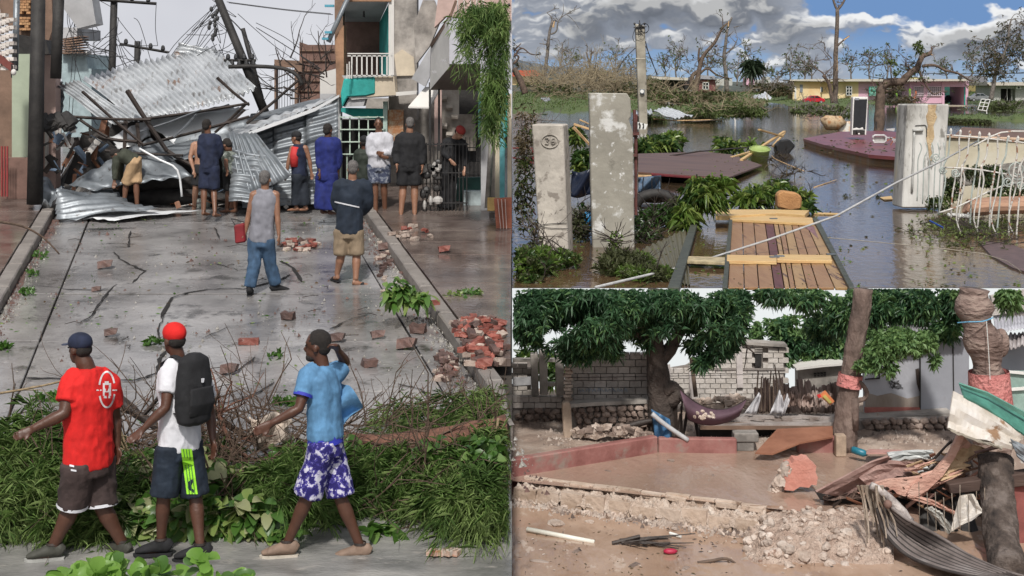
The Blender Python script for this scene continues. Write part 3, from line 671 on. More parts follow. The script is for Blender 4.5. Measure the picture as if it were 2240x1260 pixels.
# ---- utility poles, cross arms and tangled wires
def pole(label, a, c, d, r0, r1, arms=(), ins=()):
    t = T('utility_pole', label, 'utility pole', P(*a, d)); b = MB(); b.tube([P(*a, d), P((a[0]+c[0])/2, (a[1]+c[1])/2, d), P(*c, d)], r0, r1, 10, .02); mk('pole', b, C['black'], t, smooth=True)
    for (q, w, r) in arms:
        b = MB(); b.tube([P(*q, d-.12), P(*w, d-.12)], r, r, 4); mk('cross_arm', b, C['black'], t)
        for k in range(4):
            f = (k+.5)/4; b = MB(); e = P(q[0]+(w[0]-q[0])*f, q[1]+(w[1]-q[1])*f, d-.12); b.loft([e, e+Vector((0,0,.05)), e+Vector((0,0,.11)), e+Vector((0,0,.14))], [.02,.05,.04,.02], None, 7); mk('insulator', b, C['wire'], t)
    return t
pole('black upright pole with a long cross arm, left of the sky gap', (240,320), (250,-12), 31, .095, .08, [((200,-2),(342,8),.035), ((262,96),(370,115),.03)])
pole('black pole leaning steeply to the right behind the roof', (586,262), (472,-15), 29, .1, .085, [((490,132),(560,132),.03), ((500,146),(562,145),.045)])
pole('thinner black pole leaning beside the steep one', (572,215), (531,62), 31, .06, .05, [])
pole('short dark pole standing up behind the roof sheets', (296,300), (301,90), 33, .085, .075, [])
pole('thick black pole on the left pavement in front of the green wall', (76,447), (84,-15), 25.2, .15, .13)
pole('brown rusty pole hanging from the left balcony', (122,172), (129,-15), 24.5, .1, .1)
b = MB()
wl = [((470,10),(420,75),(400,100)), ((475,30),(440,90),(425,110)), ((470,50),(445,60),(430,100)), ((480,5),(380,100),(330,190)), ((250,60),(180,120),(150,60)), ((250,80),(200,110),(175,60)),
      ((150,0),(185,90),(250,112)), ((145,0),(170,110),(235,115)), ((160,60),(260,170),(300,130)), ((255,95),(265,130),(275,152)), ((250,60),(280,130),(330,160)), ((342,5),(340,60),(345,100)),
      ((496,4),(620,20),(724,30)), ((560,50),(620,80),(655,105)), ((520,30),(600,100),(660,140)), ((150,255),(160,100),(165,0)), ((160,120),(200,250),(215,275)), ((150,-5),(150,60),(190,90)),
      ((560,60),(640,110),(700,150)), ((520,120),(470,110),(380,130)), ((296,130),(270,140),(240,150)), ((300,128),(330,150),(380,130)), ((345,100),(300,100),(255,100)), ((136,100),(200,112),(240,112)),
      ((480,20),(530,70),(560,130)), ((130,60),(150,115),(240,110)), ((252,20),(200,-5),(150,0)), ((470,60),(400,150),(370,200)), ((500,40),(480,130),(440,160)), ((600,140),(605,200),(600,240)), ((530,130),(580,180),(640,215)), ((560,250),(600,190),(650,170))]
for k, w in enumerate(wl):
    for e in range(1+(k % 3 == 0)):
        o = e*rnd.uniform(3, 8); b.tube(path([(x+o, y+o*.5) for x, y in w], 29.5+k % 4*.3, 6), .007, .007, 4)
for i in range(26):
    x = rnd.choice([470, 480, 250, 165, 300]); y = rnd.uniform(0, 110); b.tube(path([(x+rnd.uniform(-10,10), y), (x+rnd.uniform(-60,60), y+rnd.uniform(10,60)), (x+rnd.uniform(-80,80), y+rnd.uniform(0,110))], 29.5, 5), .007, .007, 4)
mk('wires', b, C['wire'], None, 'tangle of black overhead wires pulled down between the leaning poles', 'wires')
b = MB()
for k in range(14): b.ball(P(465+rnd.uniform(-8,12), 20+k*5, 29), (.04,.04,.06), 6, 5)
mk('cable_clamps', b, C['wire'], None, 'bunch of dark cable clamps hanging from the leaning pole', 'clamps')

# ---- buildings on the left
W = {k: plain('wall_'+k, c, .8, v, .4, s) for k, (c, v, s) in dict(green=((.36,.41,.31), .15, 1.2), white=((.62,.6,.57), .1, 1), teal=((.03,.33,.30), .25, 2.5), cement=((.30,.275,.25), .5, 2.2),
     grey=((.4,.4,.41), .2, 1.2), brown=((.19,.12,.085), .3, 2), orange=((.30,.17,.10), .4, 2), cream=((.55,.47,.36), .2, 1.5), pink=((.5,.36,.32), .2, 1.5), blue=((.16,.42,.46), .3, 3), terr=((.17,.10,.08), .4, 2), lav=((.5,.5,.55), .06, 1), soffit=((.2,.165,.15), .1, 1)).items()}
C['iron'] = plain('dark_iron', (.03,.028,.028), .5)
lb = T('house', 'narrow green walled house with a white brick upper floor at the left edge', 'house', S(40, 440, .15))
def part(parent, name, m, fn, **k):
    b = MB(); r = fn(b)
    if parent is not None and isinstance(r, (list, tuple)) and len(b.ch) > 1 and k.get('kind') is None:
        o = None; ch = b.ch+[(len(b.v), len(b.f))]
        for (v0, f0), (v1, f1) in zip(ch[:-1], ch[1:]):
            q = MB(); q.add(b.v[v0:v1], [tuple(i-v0 for i in f) for f in b.f[f0:f1]]); o = mk(name, q, m, parent, **k)
        return o
    return mk(name, b, m, parent, **k)
part(lb, 'green_wall', W['green'], lambda b: b.rect(26, 118, 72, 345, 26.5, .3))
part(lb, 'side_wall', W['pink'], lambda b: b.rect(88, 112, 122, 450, 27.5, .3))
part(lb, 'lower_wall', W['terr'], lambda b: b.rect(2, 345, 62, 436, 26.3, .3), bevel=.01)
part(lb, 'gate_bar', plain('dark_red', (.25,.03,.03)), lambda b: [b.rect(x, 320, x+3, 430, 25.9, .03) for x in range(-4, 18, 6)])
part(lb, 'inner_wall', W['brown'], lambda b: b.rect(-30, 140, 28, 440, 26.8, .3))
part(lb, 'window_strip', W['white'], lambda b: (b.rect(86, 270, 90, 378, 27.3, .1), b.rect(98, 268, 103, 378, 27.3, .1)))
part(lb, 'upper_floor', W['brown'], lambda b: b.pp([(-20,-20),(112,-20),(116,60),(100,110),(60,105),(38,75),(-20,20)], 27.0, .4))
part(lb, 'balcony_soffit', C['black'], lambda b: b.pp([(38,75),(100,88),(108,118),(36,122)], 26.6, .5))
part(lb, 'hanging_debris', C['black'], lambda b: [b.loft([P(88+i*4, 255+rnd.uniform(-6,6), 25.8), P(98+i*5, 275+rnd.uniform(-6,10), 25.6)], [(.09,.05)]*2, None, 6, jit=.3) for i in range(14)])
bm = brick_mesh('brick', (.18,.1,.075), .003, seed=9); wm = mat('whitewashed_brick', [(.5,.44,.4),(.68,.64,.6)], 8, .8, .4, rand=.12)
om = mat('ochre_brick', [(.34,.17,.08),(.5,.3,.15)], 8, .8, .4, rand=.25)
for r in range(15):
    for c_ in range(3):
        x = -12+c_*18+(r % 2)*8; y = 30+r*8.6+x*.55
        if x > 24 or y > 152+x*.2: continue
        inst('brick', bm, P(x, y, 25.0), (0, 0, -.25), (1,1,.85), lb, mat=wm)
for r in range(12):
    for c_ in range(3):
        if rnd.random() < .85: inst('brick', bm, P(42+c_*9+(r % 2)*4, -2+r*6, 26.9), (0,0,0), (.42,1,.6), lb, mat=om)
part(lb, 'tiled_eave', W['grey'], lambda b: b.pp([(138,-10),(200,-10),(210,52),(170,62),(140,20)], 28, .5))
part(lb, 'drain_pipe', C['zincd'], lambda b: b.tube([P(33,155,25.4), P(37,-15,25.4)], .06, .06, 8), smooth=True)
part(lb, 'beam_edge', plain('redbeam', (.18,.05,.04)), lambda b: b.pp([(-10,112),(26,140),(26,158),(-10,130)], 24.9, .1))
lp = T('wall_lamp', 'small white lamp on the left house', 'lamp', P(27, 160, 24.8)); part(lp, 'lamp_shade', W['white'], lambda b: b.ball(P(30,158,24.8), (.05,.05,.06), 8, 6), smooth=True); part(lp, 'bracket', C['iron'], lambda b: b.tube([P(25,170,24.9), P(26,140,24.9)], .012, .012, 5))
bw = T('house', 'small pale blue grey building behind the left poles', 'house', P(165, 300, 36))
part(bw, 'wall', plain('pale_blue', (.32,.4,.42), .8), lambda b: b.pp([(135,118),(188,118),(192,150),(200,150),(200,300),(135,300)], 36, 2))
for i in range(7): part(bw, 'stair_tread', W['brown'], lambda b: b.pp([(136,84+i*5),(180,78+i*6),(182,80+i*6),(136,88+i*5)], 35.6, .5))
part(bw, 'roof_block', W['grey'], lambda b: b.rect(130, 60, 170, 84, 36, 2)); part(bw, 'ledge', W['white'], lambda b: b.rect(132,112,190,118,35.8,.4))
# white louvred window, hanging
# ---- buildings on the right
tb = T('house', 'two storey house with a turquoise recessed balcony and bare cement wall', 'house', S(815, 470, .15))
part(tb, 'cement_wall', W['cement'], lambda b: b.rect(850, -20, 912, 262, 27.4, .5))
part(tb, 'recess_back_wall', W['terr'], lambda b: b.rect(752, 48, 832, 175, 29.3, .2))
part(tb, 'recess_side_wall', W['teal'], lambda b: b.pp([(830,48,1.9),(852,4,0),(852,166,0),(830,160,1.9)], 27.4, .08))
part(tb, 'recess_ceiling', W['grey'], lambda b: b.prism([P(752,3,27.4),P(851,3,27.4),P(830,48,29.3),P(752,48,29.3)], (0,0,.06)))
part(tb, 'lintel', W['orange'], lambda b: b.rect(750, -20, 856, 3, 27.3, .4))
part(tb, 'corner_column', W['orange'], lambda b: b.pp([(733,80),(752,55),(752,215),(736,210)], 27.3, .4))
part(tb, 'gutter', C['zincd'], lambda b: b.tube([P(718,92,27.2), P(732,60,27.2), P(765,-12,27.2)], .05, .05, 8), smooth=True)
part(tb, 'left_pier', W['brown'], lambda b: b.rect(732, -20, 750, 120, 28.2, .3))
part(tb, 'white_strip', W['white'], lambda b: b.pp([(850,0),(862,0),(862,164),(850,166)], 27.35, .05))
part(tb, 'balcony_slab', W['grey'], lambda b: b.pp([(748,165),(862,165),(862,174),(752,172)], 26.7, .8))
part(tb, 'balcony_parapet', W['teal'], lambda b: b.pp([(752,172),(820,168),(820,205),(800,210),(760,212),(748,235),(745,205)], 26.65, .6), bevel=.02)
part(tb, 'parapet_bare', W['cream'], lambda b: b.pp([(820,168),(862,166),(866,208),(800,212),(820,205)], 26.68, .55))
part(tb, 'cement_patch', W['cream'], lambda b: b.pp([(862,120),(880,108),(905,125),(908,165),(868,166)], 27.35, .06))
part(tb, 'floor_band', W['white'], lambda b: b.pp([(758,210),(912,198),(912,206),(770,218)], 26.7, .5))
part(tb, 'ledge_soffit', W['grey'], lambda b: b.pp([(752,234),(766,212),(800,214),(795,232)], 26.75, .4))
part(tb, 'lower_teal_wall', W['teal'], lambda b: b.pp([(746,236),(838,238),(838,262),(780,258),(746,244)], 27.3, .3))
part(tb, 'ground_floor_wall', W['cement'], lambda b: b.rect(800, 215, 966, 470, 28.3, .3))
part(tb, 'wall_left_of_gate', W['grey'], lambda b: b.rect(700, 205, 745, 470, 27.6, .3))
part(tb, 'pilaster', W['green'], lambda b: b.rect(693, 228, 706, 300, 27.2, .2))
part(tb, 'mint_column', plain('mint', (.4,.52,.47)), lambda b: b.rect(838, 222, 847, 310, 27.1, .2))
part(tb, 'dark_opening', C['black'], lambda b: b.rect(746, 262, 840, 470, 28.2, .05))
rust = mat('rusty_wall', [(.4,.33,.25),(.35,.15,.06),(.5,.42,.3)], 6, .8, .5)
part(tb, 'rust_panel', rust, lambda b: b.rect(846, 240, 882, 330, 27.2, .2))
for i in range(9): part(tb, 'baluster', W['white'], lambda b: b.rect(768+i*11, 121, 771+i*11, 168, 26.6, .03))
for yy in (116, 121, 164): part(tb, 'railing_rail', W['white'], lambda b: b.rect(760, yy, 858, yy+2.4, 26.6, .04))
part(tb, 'railing_side', W['white'], lambda b: [b.pp([(758+i*5,140-i*5,-.2+i*.1),(760+i*5,140-i*5,-.2+i*.1),(760+i*5,172,-.2+i*.1),(758+i*5,172,-.2+i*.1)], 26.5, .03) for i in range(3)])
for i in range(5): part(tb, 'gate_bar', plain('gate_mint', (.45,.55,.47)) if i == 0 else bpy.data.materials['gate_mint'], lambda b: b.rect(744+i*20, 254, 746.5+i*20, 342, 26.9, .03))
for i in range(4): part(tb, 'gate_rail', bpy.data.materials['gate_mint'], lambda b: b.rect(742, 255+i*27, 840, 257.5+i*27, 26.86, .03))
part(tb, 'gate_foot', bpy.data.materials['gate_mint'], lambda b: [b.rect(744+i*14, 340, 746+i*14, 452, 26.9, .03) for i in range(5)])
part(tb, 'ceiling_lamp', C['wire'], lambda b: b.tube([P(796,24,28), P(796,38,28)], .015, .03, 6))
lbp = [(718,12,16),(718,70,12),(712,84,10)]
part(tb, 'blue_slat', plain('blue_slat', (.08,.3,.4)), lambda b: [b.rect(x-8, y-2, x+w-4, y+3, 27.1, .1) for x, y, w in lbp])

wb2 = T('house', 'house with a white solid balcony overhanging a dark doorway', 'house', S(1000, 480, .15))
part(wb2, 'balcony_front', W['lav'], lambda b: b.rect(983, 40, 1052, 140, 23.6, .12))
part(wb2, 'balcony_side', W['white'], lambda b: b.pp([(943,96,2.2),(983,38,0),(983,146,0),(940,197,2.2)], 23.6, .12))
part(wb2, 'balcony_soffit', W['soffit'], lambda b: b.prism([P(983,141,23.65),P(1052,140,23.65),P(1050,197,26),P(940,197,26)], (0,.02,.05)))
part(wb2, 'top_rail', W['brown'], lambda b: b.pp([(940,98,2.1),(985,28,0),(995,0,0),(1000,2,0),(985,42,0),(943,104,2.1)], 23.55, .1))
part(wb2, 'upper_wall', W['pink'], lambda b: b.pp([(960,-20),(1119,-20),(1119,45),(1060,45),(975,35),(950,60)], 26, .4))
part(wb2, 'balcony_railing', W['white'], lambda b: [b.rect(1000+i*14, -20, 1002+i*14, 38, 23.7, .03) for i in range(5)])
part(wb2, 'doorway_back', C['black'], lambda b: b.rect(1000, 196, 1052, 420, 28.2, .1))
stn = mat('stone_recess', [(.1,.085,.07),(.26,.23,.2),(.4,.37,.33)], 1.6, .8, .6)
part(wb2, 'recess_stone_wall', stn, lambda b: b.rect(962, 196, 1004, 400, 27.8, .1))
part(wb2, 'recess_stone_wall_far', stn, lambda b: b.rect(1004, 250, 1040, 330, 28.0, .1))
for i in range(9): part(wb2, 'stone', mat('recess_stone', [(.2,.18,.15),(.38,.34,.3)], 3, .8, .5) if i == 0 else bpy.data.materials['recess_stone'], lambda b: b.loft([P(964+(i % 3)*12, 215+i*20, 27.7), P(978+(i % 3)*12, 216+i*20, 27.7)], [(.08,.06)]*2, None, 8, jit=.15))
part(wb2, 'door_jamb', W['pink'], lambda b: b.rect(950, 196, 966, 320, 26.9, .2))
for x in (938, 958): part(wb2, 'iron_post', C['iron'], lambda b: b.rect(x, 180, x+4.5, 330, 25.9, .05))
part(wb2, 'awning', W['white'], lambda b: b.prism([P(893,233,26),P(930,190,26.4),P(965,190,26.4),P(940,234,26)], (0,0,-.03)))
part(wb2, 'upper_bay', W['cement'], lambda b: b.pp([(905,55),(925,0),(950,0),(965,40),(940,100),(910,140)], 26.5, .3))
part(wb2, 'bay_soffit', W['grey'], lambda b: b.pp([(900,172),(942,102),(940,168),(930,190)], 26.2, .2))
part(wb2, 'step_block', plain('pale_step', (.36,.42,.43)), lambda b: b.rect(1012, 418, 1055, 470, 25.6, .5), bevel=.01)
part(wb2, 'dark_green_dado', plain('dado', (.03,.09,.075)), lambda b: b.pp([(1000,390),(1052,388),(1052,420),(1012,420),(1012,440),(998,440)], 25.9, .2))
part(wb2, 'mint_post', plain('mint2', (.2,.5,.45)), lambda b: b.rect(1046, 196, 1056, 300, 25.9, .2))
part(wb2, 'grille_bar', C['iron'], lambda b: ([b.rect(1000+i*9, 300, 1001.6+i*9, 420, 26.3, .02) for i in range(6)], [b.rect(1000, 322+i*30, 1050, 324+i*30, 26.28, .02) for i in range(4)]))
part(wb2, 'hinge', W['grey'], lambda b: (b.rect(966,130,976,135,23.5,.05), b.rect(945,155,955,160,24.5,.05)))
rl = T('railing', 'black iron railing in front of the dark doorway', 'railing', S(970, 465, .15))
for i in range(13): part(rl, 'bar', C['iron'], lambda b: b.tube([S(925+i*8,462,.15), S(925+i*8,462,.15)+Vector((0,0,1.25))], .011, .011, 5))
for z in (.15, .7, 1.22): part(rl, 'rail', C['iron'], lambda b: b.tube([S(922,462,.15)+Vector((0,0,z)), S(1025,462,.15)+Vector((0,0,z))], .014, .014, 5))
jk = [C['black'], C['iron'], jm[3]]
for i in range(20):
    a = S(rnd.uniform(925,960), 460, .2)+Vector((0,.1,rnd.uniform(0,.9)))
    part(rl, 'hanging_scrap', rnd.choice(jk), lambda b: b.ball(a, (rnd.uniform(.03,.1), .05, rnd.uniform(.04,.12)), 6, 5))
sw = T('house', 'house front with peeling vertical stripes of grey, cream and turquoise', 'house', S(1085, 500, .15))
xs = [(1052,1070,'grey'),(1070,1083,'cement'),(1083,1093,'cream'),(1093,1104,'blue'),(1104,1110,'teal'),(1110,1119.3,'cream')]
for i, (a, c, k) in enumerate(xs): part(sw, 'painted_strip', W[k], lambda b: b.rect(a, 195+i*2, c-.4, 470+i*5, 25.1-i*.25, .3))
part(sw, 'upper_wall', W['lav'], lambda b: b.rect(1052, 40, 1119.3, 197, 26.2, .3))
part(sw, 'terracotta_dado', plain('terracotta', (.36,.12,.07)), lambda b: b.pp([(1080,435),(1119.3,432),(1119.3,520),(1086,505)], 23.4, .12))
part(sw, 'ochre_block', plain('ochre', (.5,.33,.12)), lambda b: b.rect(1066, 433, 1086, 462, 24.2, .15), bevel=.01)
part(sw, 'grille_bar', W['pink'], lambda b: [b.pp([(1088+i*8,436),(1090+i*8,436),(1098+i*6,518),(1096+i*6,518)], 23.35, .03) for i in range(3)])
part(sw, 'eave_bracket', C['black'], lambda b: b.pp([(1104,302),(1119.3,290),(1119.3,322),(1108,320)], 23.9, .2))
part(sw, 'pipe', C['zincd'], lambda b: b.tube([P(1108,200,24.2), P(1108,300,24.2), P(1106,470,23.6)], .02, .02, 6))
part(sw, 'leaning_pole', W['cement'], lambda b: b.tube([P(1066,455,24.4), P(1082,190,24.6)], .05, .045, 8), smooth=True)
bb2 = T('ruined_house', 'roofless brown brick house frame beyond the collapsed roof', 'house', P(670, 300, 34))
part(bb2, 'back_wall', W['terr'], lambda b: b.pp([(655,92),(672,98),(735,98),(735,260),(655,260)], 34, .4))
part(bb2, 'left_frame', W['brown'], lambda b: b.pp([(600,130),(660,133),(660,158),(652,158),(650,240),(644,240),(644,148),(604,146),(604,240),(600,240)], 33.6, .3))
part(bb2, 'white_panel', W['white'], lambda b: b.pp([(700,160),(735,150),(735,235),(700,235)], 33.4, .2))
part(bb2, 'mesh_wire', C['zincd'], lambda b: [b.rect(604+i*6, 148, 605+i*6, 240, 33.8, .02) for i in range(8)])
for i in range(5): part(bb2, 'brick_course', W['brown'], lambda b: b.rect(655, 110+i*22, 735, 112+i*22, 33.95, .1))
b = MB()
for i in range(24): twig(b, P(rnd.uniform(615,735), rnd.uniform(125,225), 31), (rnd.uniform(-1,1), 0, rnd.uniform(-.3,1)), rnd.uniform(.3,.9), .02, 2, split=2)
mk('bare_branches', b, C['darkwood'], None, 'tangle of bare brown branches caught on the brown ruined house', 'branches')
# leaning grass-like tree top over the right balcony
casm = leafmat('needle_green', [(.05,.10,.025),(.11,.20,.05),(.18,.28,.08)], .6, 2)
casm2 = leafmat('needle_pale', [(.20,.30,.09),(.36,.47,.17)], .6, 2)
tr = T('hanging_branch', 'feathery green tree branch hanging over the right balcony', 'tree', P(1060, 230, 22))
b = MB(); b.tube(path([(1119,60),(1080,120),(1075,230),(1078,330)], 22), .03, .01, 6); b.tube(path([(1116,10),(1040,40),(1000,60)], 22), .03, .01, 6); mk('branch', b, C['darkwood'], tr)
q = inblob([(1085,15,40,30,22,.5),(1030,8,34,16,22,.4),(1085,35,36,42,22,.5),(1035,30,40,30,22,.4),(1085,150,34,95,22,.4),(1075,230,22,60,22,.3),(1022,90,12,55,22,.2)], 620)
dr = rng.normal(size=(len(q),3))*.35+np.array([0,0,-1.0]); q[:,0] = np.minimum(q[:,0], -.12)
o = feathers('foliage', q, [casm, casm2, leafmat('needle_mid', [(.11,.20,.045),(.22,.35,.09)], .6)], tr, .42, .16, .011, 14, dr, .1)
# ---- the people of the street
RED = CL('red_cotton', (.62,.012,.010)); WHITE = CL('white_cotton', (.66,.66,.7), v=.05); NAVY = CL('navy_cloth', (.012,.018,.045), v=.3)
def camo(n, cols, scale): 
    m = mat(n, cols, scale, .85, .2, contrast=.35); r = [x for x in m.node_tree.nodes if x.type == 'VALTORGB'][0]; r.color_ramp.interpolation = 'CONSTANT'; return m
pz = lambda ms: ms
def ank(d): return HY+(-SL0-SLK*d-.088)*F/d        # photo row of an ankle standing on the street at distance d
def soles(a, b_): return (a, b_)
d = 10.75; a0 = ank(d)
SKN = dict(H=0)
BK = CL('black_cloth', (.012,.012,.014), v=.3)
r1, j1, x1 = person('big man in a red T-shirt with a white back print and navy cap', d,
  dict(H=(174,764), N=(192,806), S1=(158,838,-.10), E1=(140,905,-.22), W1=(72,938,-.3), S2=(236,842,.12), E2=(252,915,.2), W2=(256,975,.16), P=(194,1008), K1=(158,1108,-.05), A1=(116,a0+2,-.06), K2=(224,1108,.06), A2=(268,a0-4,.1), F1=190, F2=150),
  'dark', 152, 1.22, RED, plain('brown_shorts', (.05,.032,.03), .85, .25, .3), (NAVY, 'cap', CL('cap_grey', (.05,.06,.1))), shoes=(plain('olive_shoe', (.05,.05,.04)), plain('sole_pale', (.35,.35,.33)), 'shoe'), vox=.0105, sleeve=.62, short=.97, flare=.035, extra=dict(hem=WHITE))
r2, j2, x2 = person('man in a white T-shirt and red cap carrying a black backpack', d,
  dict(H=(380,744), N=(392,786), S1=(374,812,-.1), E1=(362,892,-.2), W1=(314,938,-.25), S2=(438,820,.1), E2=(460,905,.16), W2=(466,965,.08), P=(392,972), K1=(358,1088,-.05), A1=(352,a0-8,0), K2=(428,1090,.05), A2=(438,a0+2,-.05), F1=185, F2=190),
  'dark', 140, 1.0, WHITE, plain('dark_navy_shorts', (.01,.018,.032), .8, .25, .3), (RED, 'full'), shoes=(BK, BK, 'shoe'), vox=.0105, sleeve=.6, short=.93, flare=.042)
r3, j3, x3 = person('bearded man in a light blue shirt and patterned purple shorts, hand on his head', d,
  dict(H=(694,758), N=(706,800), S1=(676,822,-.1), E1=(654,894,-.2), W1=(594,926,-.24), S2=(734,818,.06), E2=(756,792,.16), W2=(738,764,-.06), P=(712,966), K1=(672,1088,-.05), A1=(628,a0-4,0), K2=(746,1092,.05), A2=(788,a0+2,.05), F1=185, F2=180),
  'dark', 172, 1.0, CL('light_blue_shirt', (.10,.24,.42), v=.25), camo('purple_pattern_shorts', [(.015,.01,.12),(.05,.04,.25),(.5,.48,.62),(.6,.6,.7)], 22), shoes=(plain('tan_shoe', (.22,.15,.11)), plain('cream_sole', (.5,.45,.38)), 'shoe'), vox=.0105, sleeve=.6, short=.93, flare=.045, topcut=-2.2)
def bvh_of(root, name):
    for o in bpy.data.objects:
        if o.parent == root and o.name.split('.')[0] == name:
            me = o.data; off = Vector(o.location)+Vector(root.location)
            return BVHTree.FromPolygons([v.co+off for v in me.vertices], [tuple(p.vertices) for p in me.polygons]), o
def proj(bv, px, py, off=.004):
    dr = P(px, py, 1).normalized(); hit = bv.ray_cast(Vector((0,0,0)), dr, 30)
    return hit[0]-dr*off if hit[0] is not None else None
def decal(bv, polys, m, parent, name, off=.004, d0=10.7):
    b = MB()
    for poly in polys:                        # each polygon is a strip of quads given as (left,right) point pairs
        pr = [(proj(bv, *a, off), proj(bv, *c, off)) for a, c in poly]
        for (a, c), (e, f) in zip(pr[:-1], pr[1:]):
            if None in (a, c, e, f): continue
            b.add([a, c, f, e], [(0,1,2,3)])
    if b.v: return mk(name, b, m, parent)
bv, shirt1 = bvh_of(r1, 'shirt')
cx_, cy_ = 234, 852
ring = [[((cx_+15*math.cos(t), cy_+37*math.sin(t)), (cx_+19*math.cos(t), cy_+41*math.sin(t))) for t in [math.radians(a) for a in range(s0, s1, 8)]] for s0, s1 in ((15,166),(195,346))]
blk = [[((225,y),(229,y)) for y in (838,846,856,866)], [((229,y),(240,y)) for y in (850,858)], [((229,y),(238,y)) for y in (834,842)], [((238,y),(243,y)) for y in (838,846,856,866)], [((227,y),(241,y)) for y in (866,871)],
       [((211,y),(222,y)) for y in (852,855)], [((246,y),(256,y)) for y in (852,855)]]
decal(bv, ring+blk, plain('white_print', (.75,.7,.7)), shirt1, 'back_print')
bv, sh2 = bvh_of(r2, 'shorts')
neon = plain('lime_stripe', (.32,.75,.03), .7, .05)
st = lambda u0, u1: [((396+u0+(y-985)*.13, y), (396+u1+(y-985)*.13, y)) for y in range(982, 1090, 9)]
decal(bv, [st(0, 24)], neon, sh2, 'side_stripe', .010)
decal(bv, [st(5, 6.5), st(11, 12.5), st(17, 18.5)], sk_d := plain('stripe_dark', (.03,.12,.04)), sh2, 'stripe_line', .018)
bv, sh1 = bvh_of(r1, 'shorts'); decal(bv, [[((152,y),(162,y+2)) for y in (1016,1020)], [((155,y),(167,y+2)) for y in (1026,1030)]], WHITE, sh1, 'small_print', .006)
# backpack
bp = T('backpack', 'black backpack worn by the man in the red cap', 'backpack', P(446, 945, d))
fw, A, up = x2; b = MB(); c0 = (j2['P']*.3+j2['N']*.7)-fw*.185
b.loft([c0+up*.27, c0+up*.22, c0+up*.05, c0-up*.15, c0-up*.25, c0-up*.28], [(.06,.04),(.13,.07),(.155,.095),(.16,.105),(.14,.09),(.08,.05)], A, 16)
mkme('bag', remeshed(b, .012, 4, .01), BK, bp)
b = MB(); b.loft([c0+up*.02-fw*.1, c0-up*.1-fw*.11, c0-up*.2-fw*.08], [(.11,.02),(.125,.03),(.11,.02)], A, 12); mkme('front_pocket', remeshed(b, .01, 3), BK, bp)
for s_, sh in ((1, 'S1'), (-1, 'S2')):
    b = MB(); p0 = c0+up*.22+A*.08*s_; s0 = j2[sh]; b.loft([p0, lerp(j2['N'], s0, .62)+up*.085, lerp(j2['N'], s0, .68)+fw*.13+up*.02, lerp(j2['N'], s0, .72)+fw*.14-up*.16, lerp(j2['N'], s0, .85)+fw*.09-up*.3, c0-up*.2+A*.12*s_+fw*.03], [(.032,.008)]*5+[(.012,.006)], A, 8)
    mk('strap', b, BK, bp, smooth=True)
b = MB(); p0 = c0-fw*.108+up*.06; b.prism([p0+A*.012+up*.03, p0-A*.012+up*.03, p0-A*.006, p0+A*.01], -fw*.01); mk('small_logo', b, WHITE, bp)
# shirt tail blowing behind the third man, blue waistband, beard
b = MB(); fw, A, up = x3
b.grid(lambda u, v: P(728+u*(66-30*abs(v-.55)*2)+(1-v)*4, (822+v*128)+u*(26-v*62)+5*math.sin(v*7+u*4), d+.06+.06*math.sin(v*8+u*3)), 10, 12)
for o in bpy.data.objects:
    if o.parent == r3 and o.name.startswith('shirt'): mk('shirt_tail', b, o.data.materials[0], o, smooth=True, solid=.006)
b = MB(); Pv = j3['P']; b.loft([Pv+up*.10, Pv+up*.0], [(.172,.13),(.183,.138)], A, 20, cap=False); mk('waistband', b, plain('royal_blue', (.03,.04,.4)), r3, smooth=True)
b = MB(); hr = Matrix.Rotation(math.atan2(fw.y, fw.x)-math.pi/2, 3, 'Z'); b.ball(j3['H']+hr @ Vector((0,.045,-.085)), (.05,.05,.035), 10, 8, rot=hr); mkme('beard', remeshed(b, .01, 2, .006, 60), HAIR, r3)
b = MB(); e = j3['E1']; s_ = j3['S1']; q = lerp(s_, e, .6); v = (e-s_).normalized(); b.loft([q-v*.015, q+v*.01], [.078,.078], None, 16, cap=False); mk('sleeve_trim', b, bpy.data.materials['royal_blue'], r3, smooth=True)

# mid and far people
def far(label, J, face, d, **k):
    return person(label, d, J, k.pop('skin', 'brown'), face, k.pop('fat', 1.0), vox=.02, **k)
DEN = CL('blue_denim', (.045,.09,.16), v=.35); KH = CL('khaki', (.24,.18,.12), v=.2)
d = 19.4; a0 = ank(d)
_, jt, xt = far('man in a grey tank top and jeans walking away with a red bag', dict(H=(580,393), N=(580,414), S1=(555,427), E1=(543,475), W1=(537,508), S2=(603,427), E2=(607,474,-.05), W2=(610,515,-.08), P=(572,524), K1=(556,582,-.08), A1=(546,a0+3,-.1), K2=(592,582,.1), A2=(604,a0-3,.15), F1=95, F2=30), 80, d,
    top=CL('grey_vest', (.22,.22,.25)), bottom=DEN, sleeve=0, short=1.93, flare=.02, hair=GREY, skin='mid', shoes=(BK, BK, 'shoe'))
bg = T('red_bag', 'dark red shoulder bag hanging from the tank top man\'s left hand', 'bag', P(524, 535, d)); part(bg, 'bag_body', plain('maroon', (.2,.015,.02), .5), lambda b: b.pp([(511,493),(534,488),(537,530),(514,534)], d-.05, .14), bevel=.02); part(bg, 'bag_strap', BK, lambda b: b.tube([P(514,492,d), P(505,478,d), P(536,486,d+.02), P(534,510,d)], .008, .008, 5))
d = 20.0; a0 = ank(d)
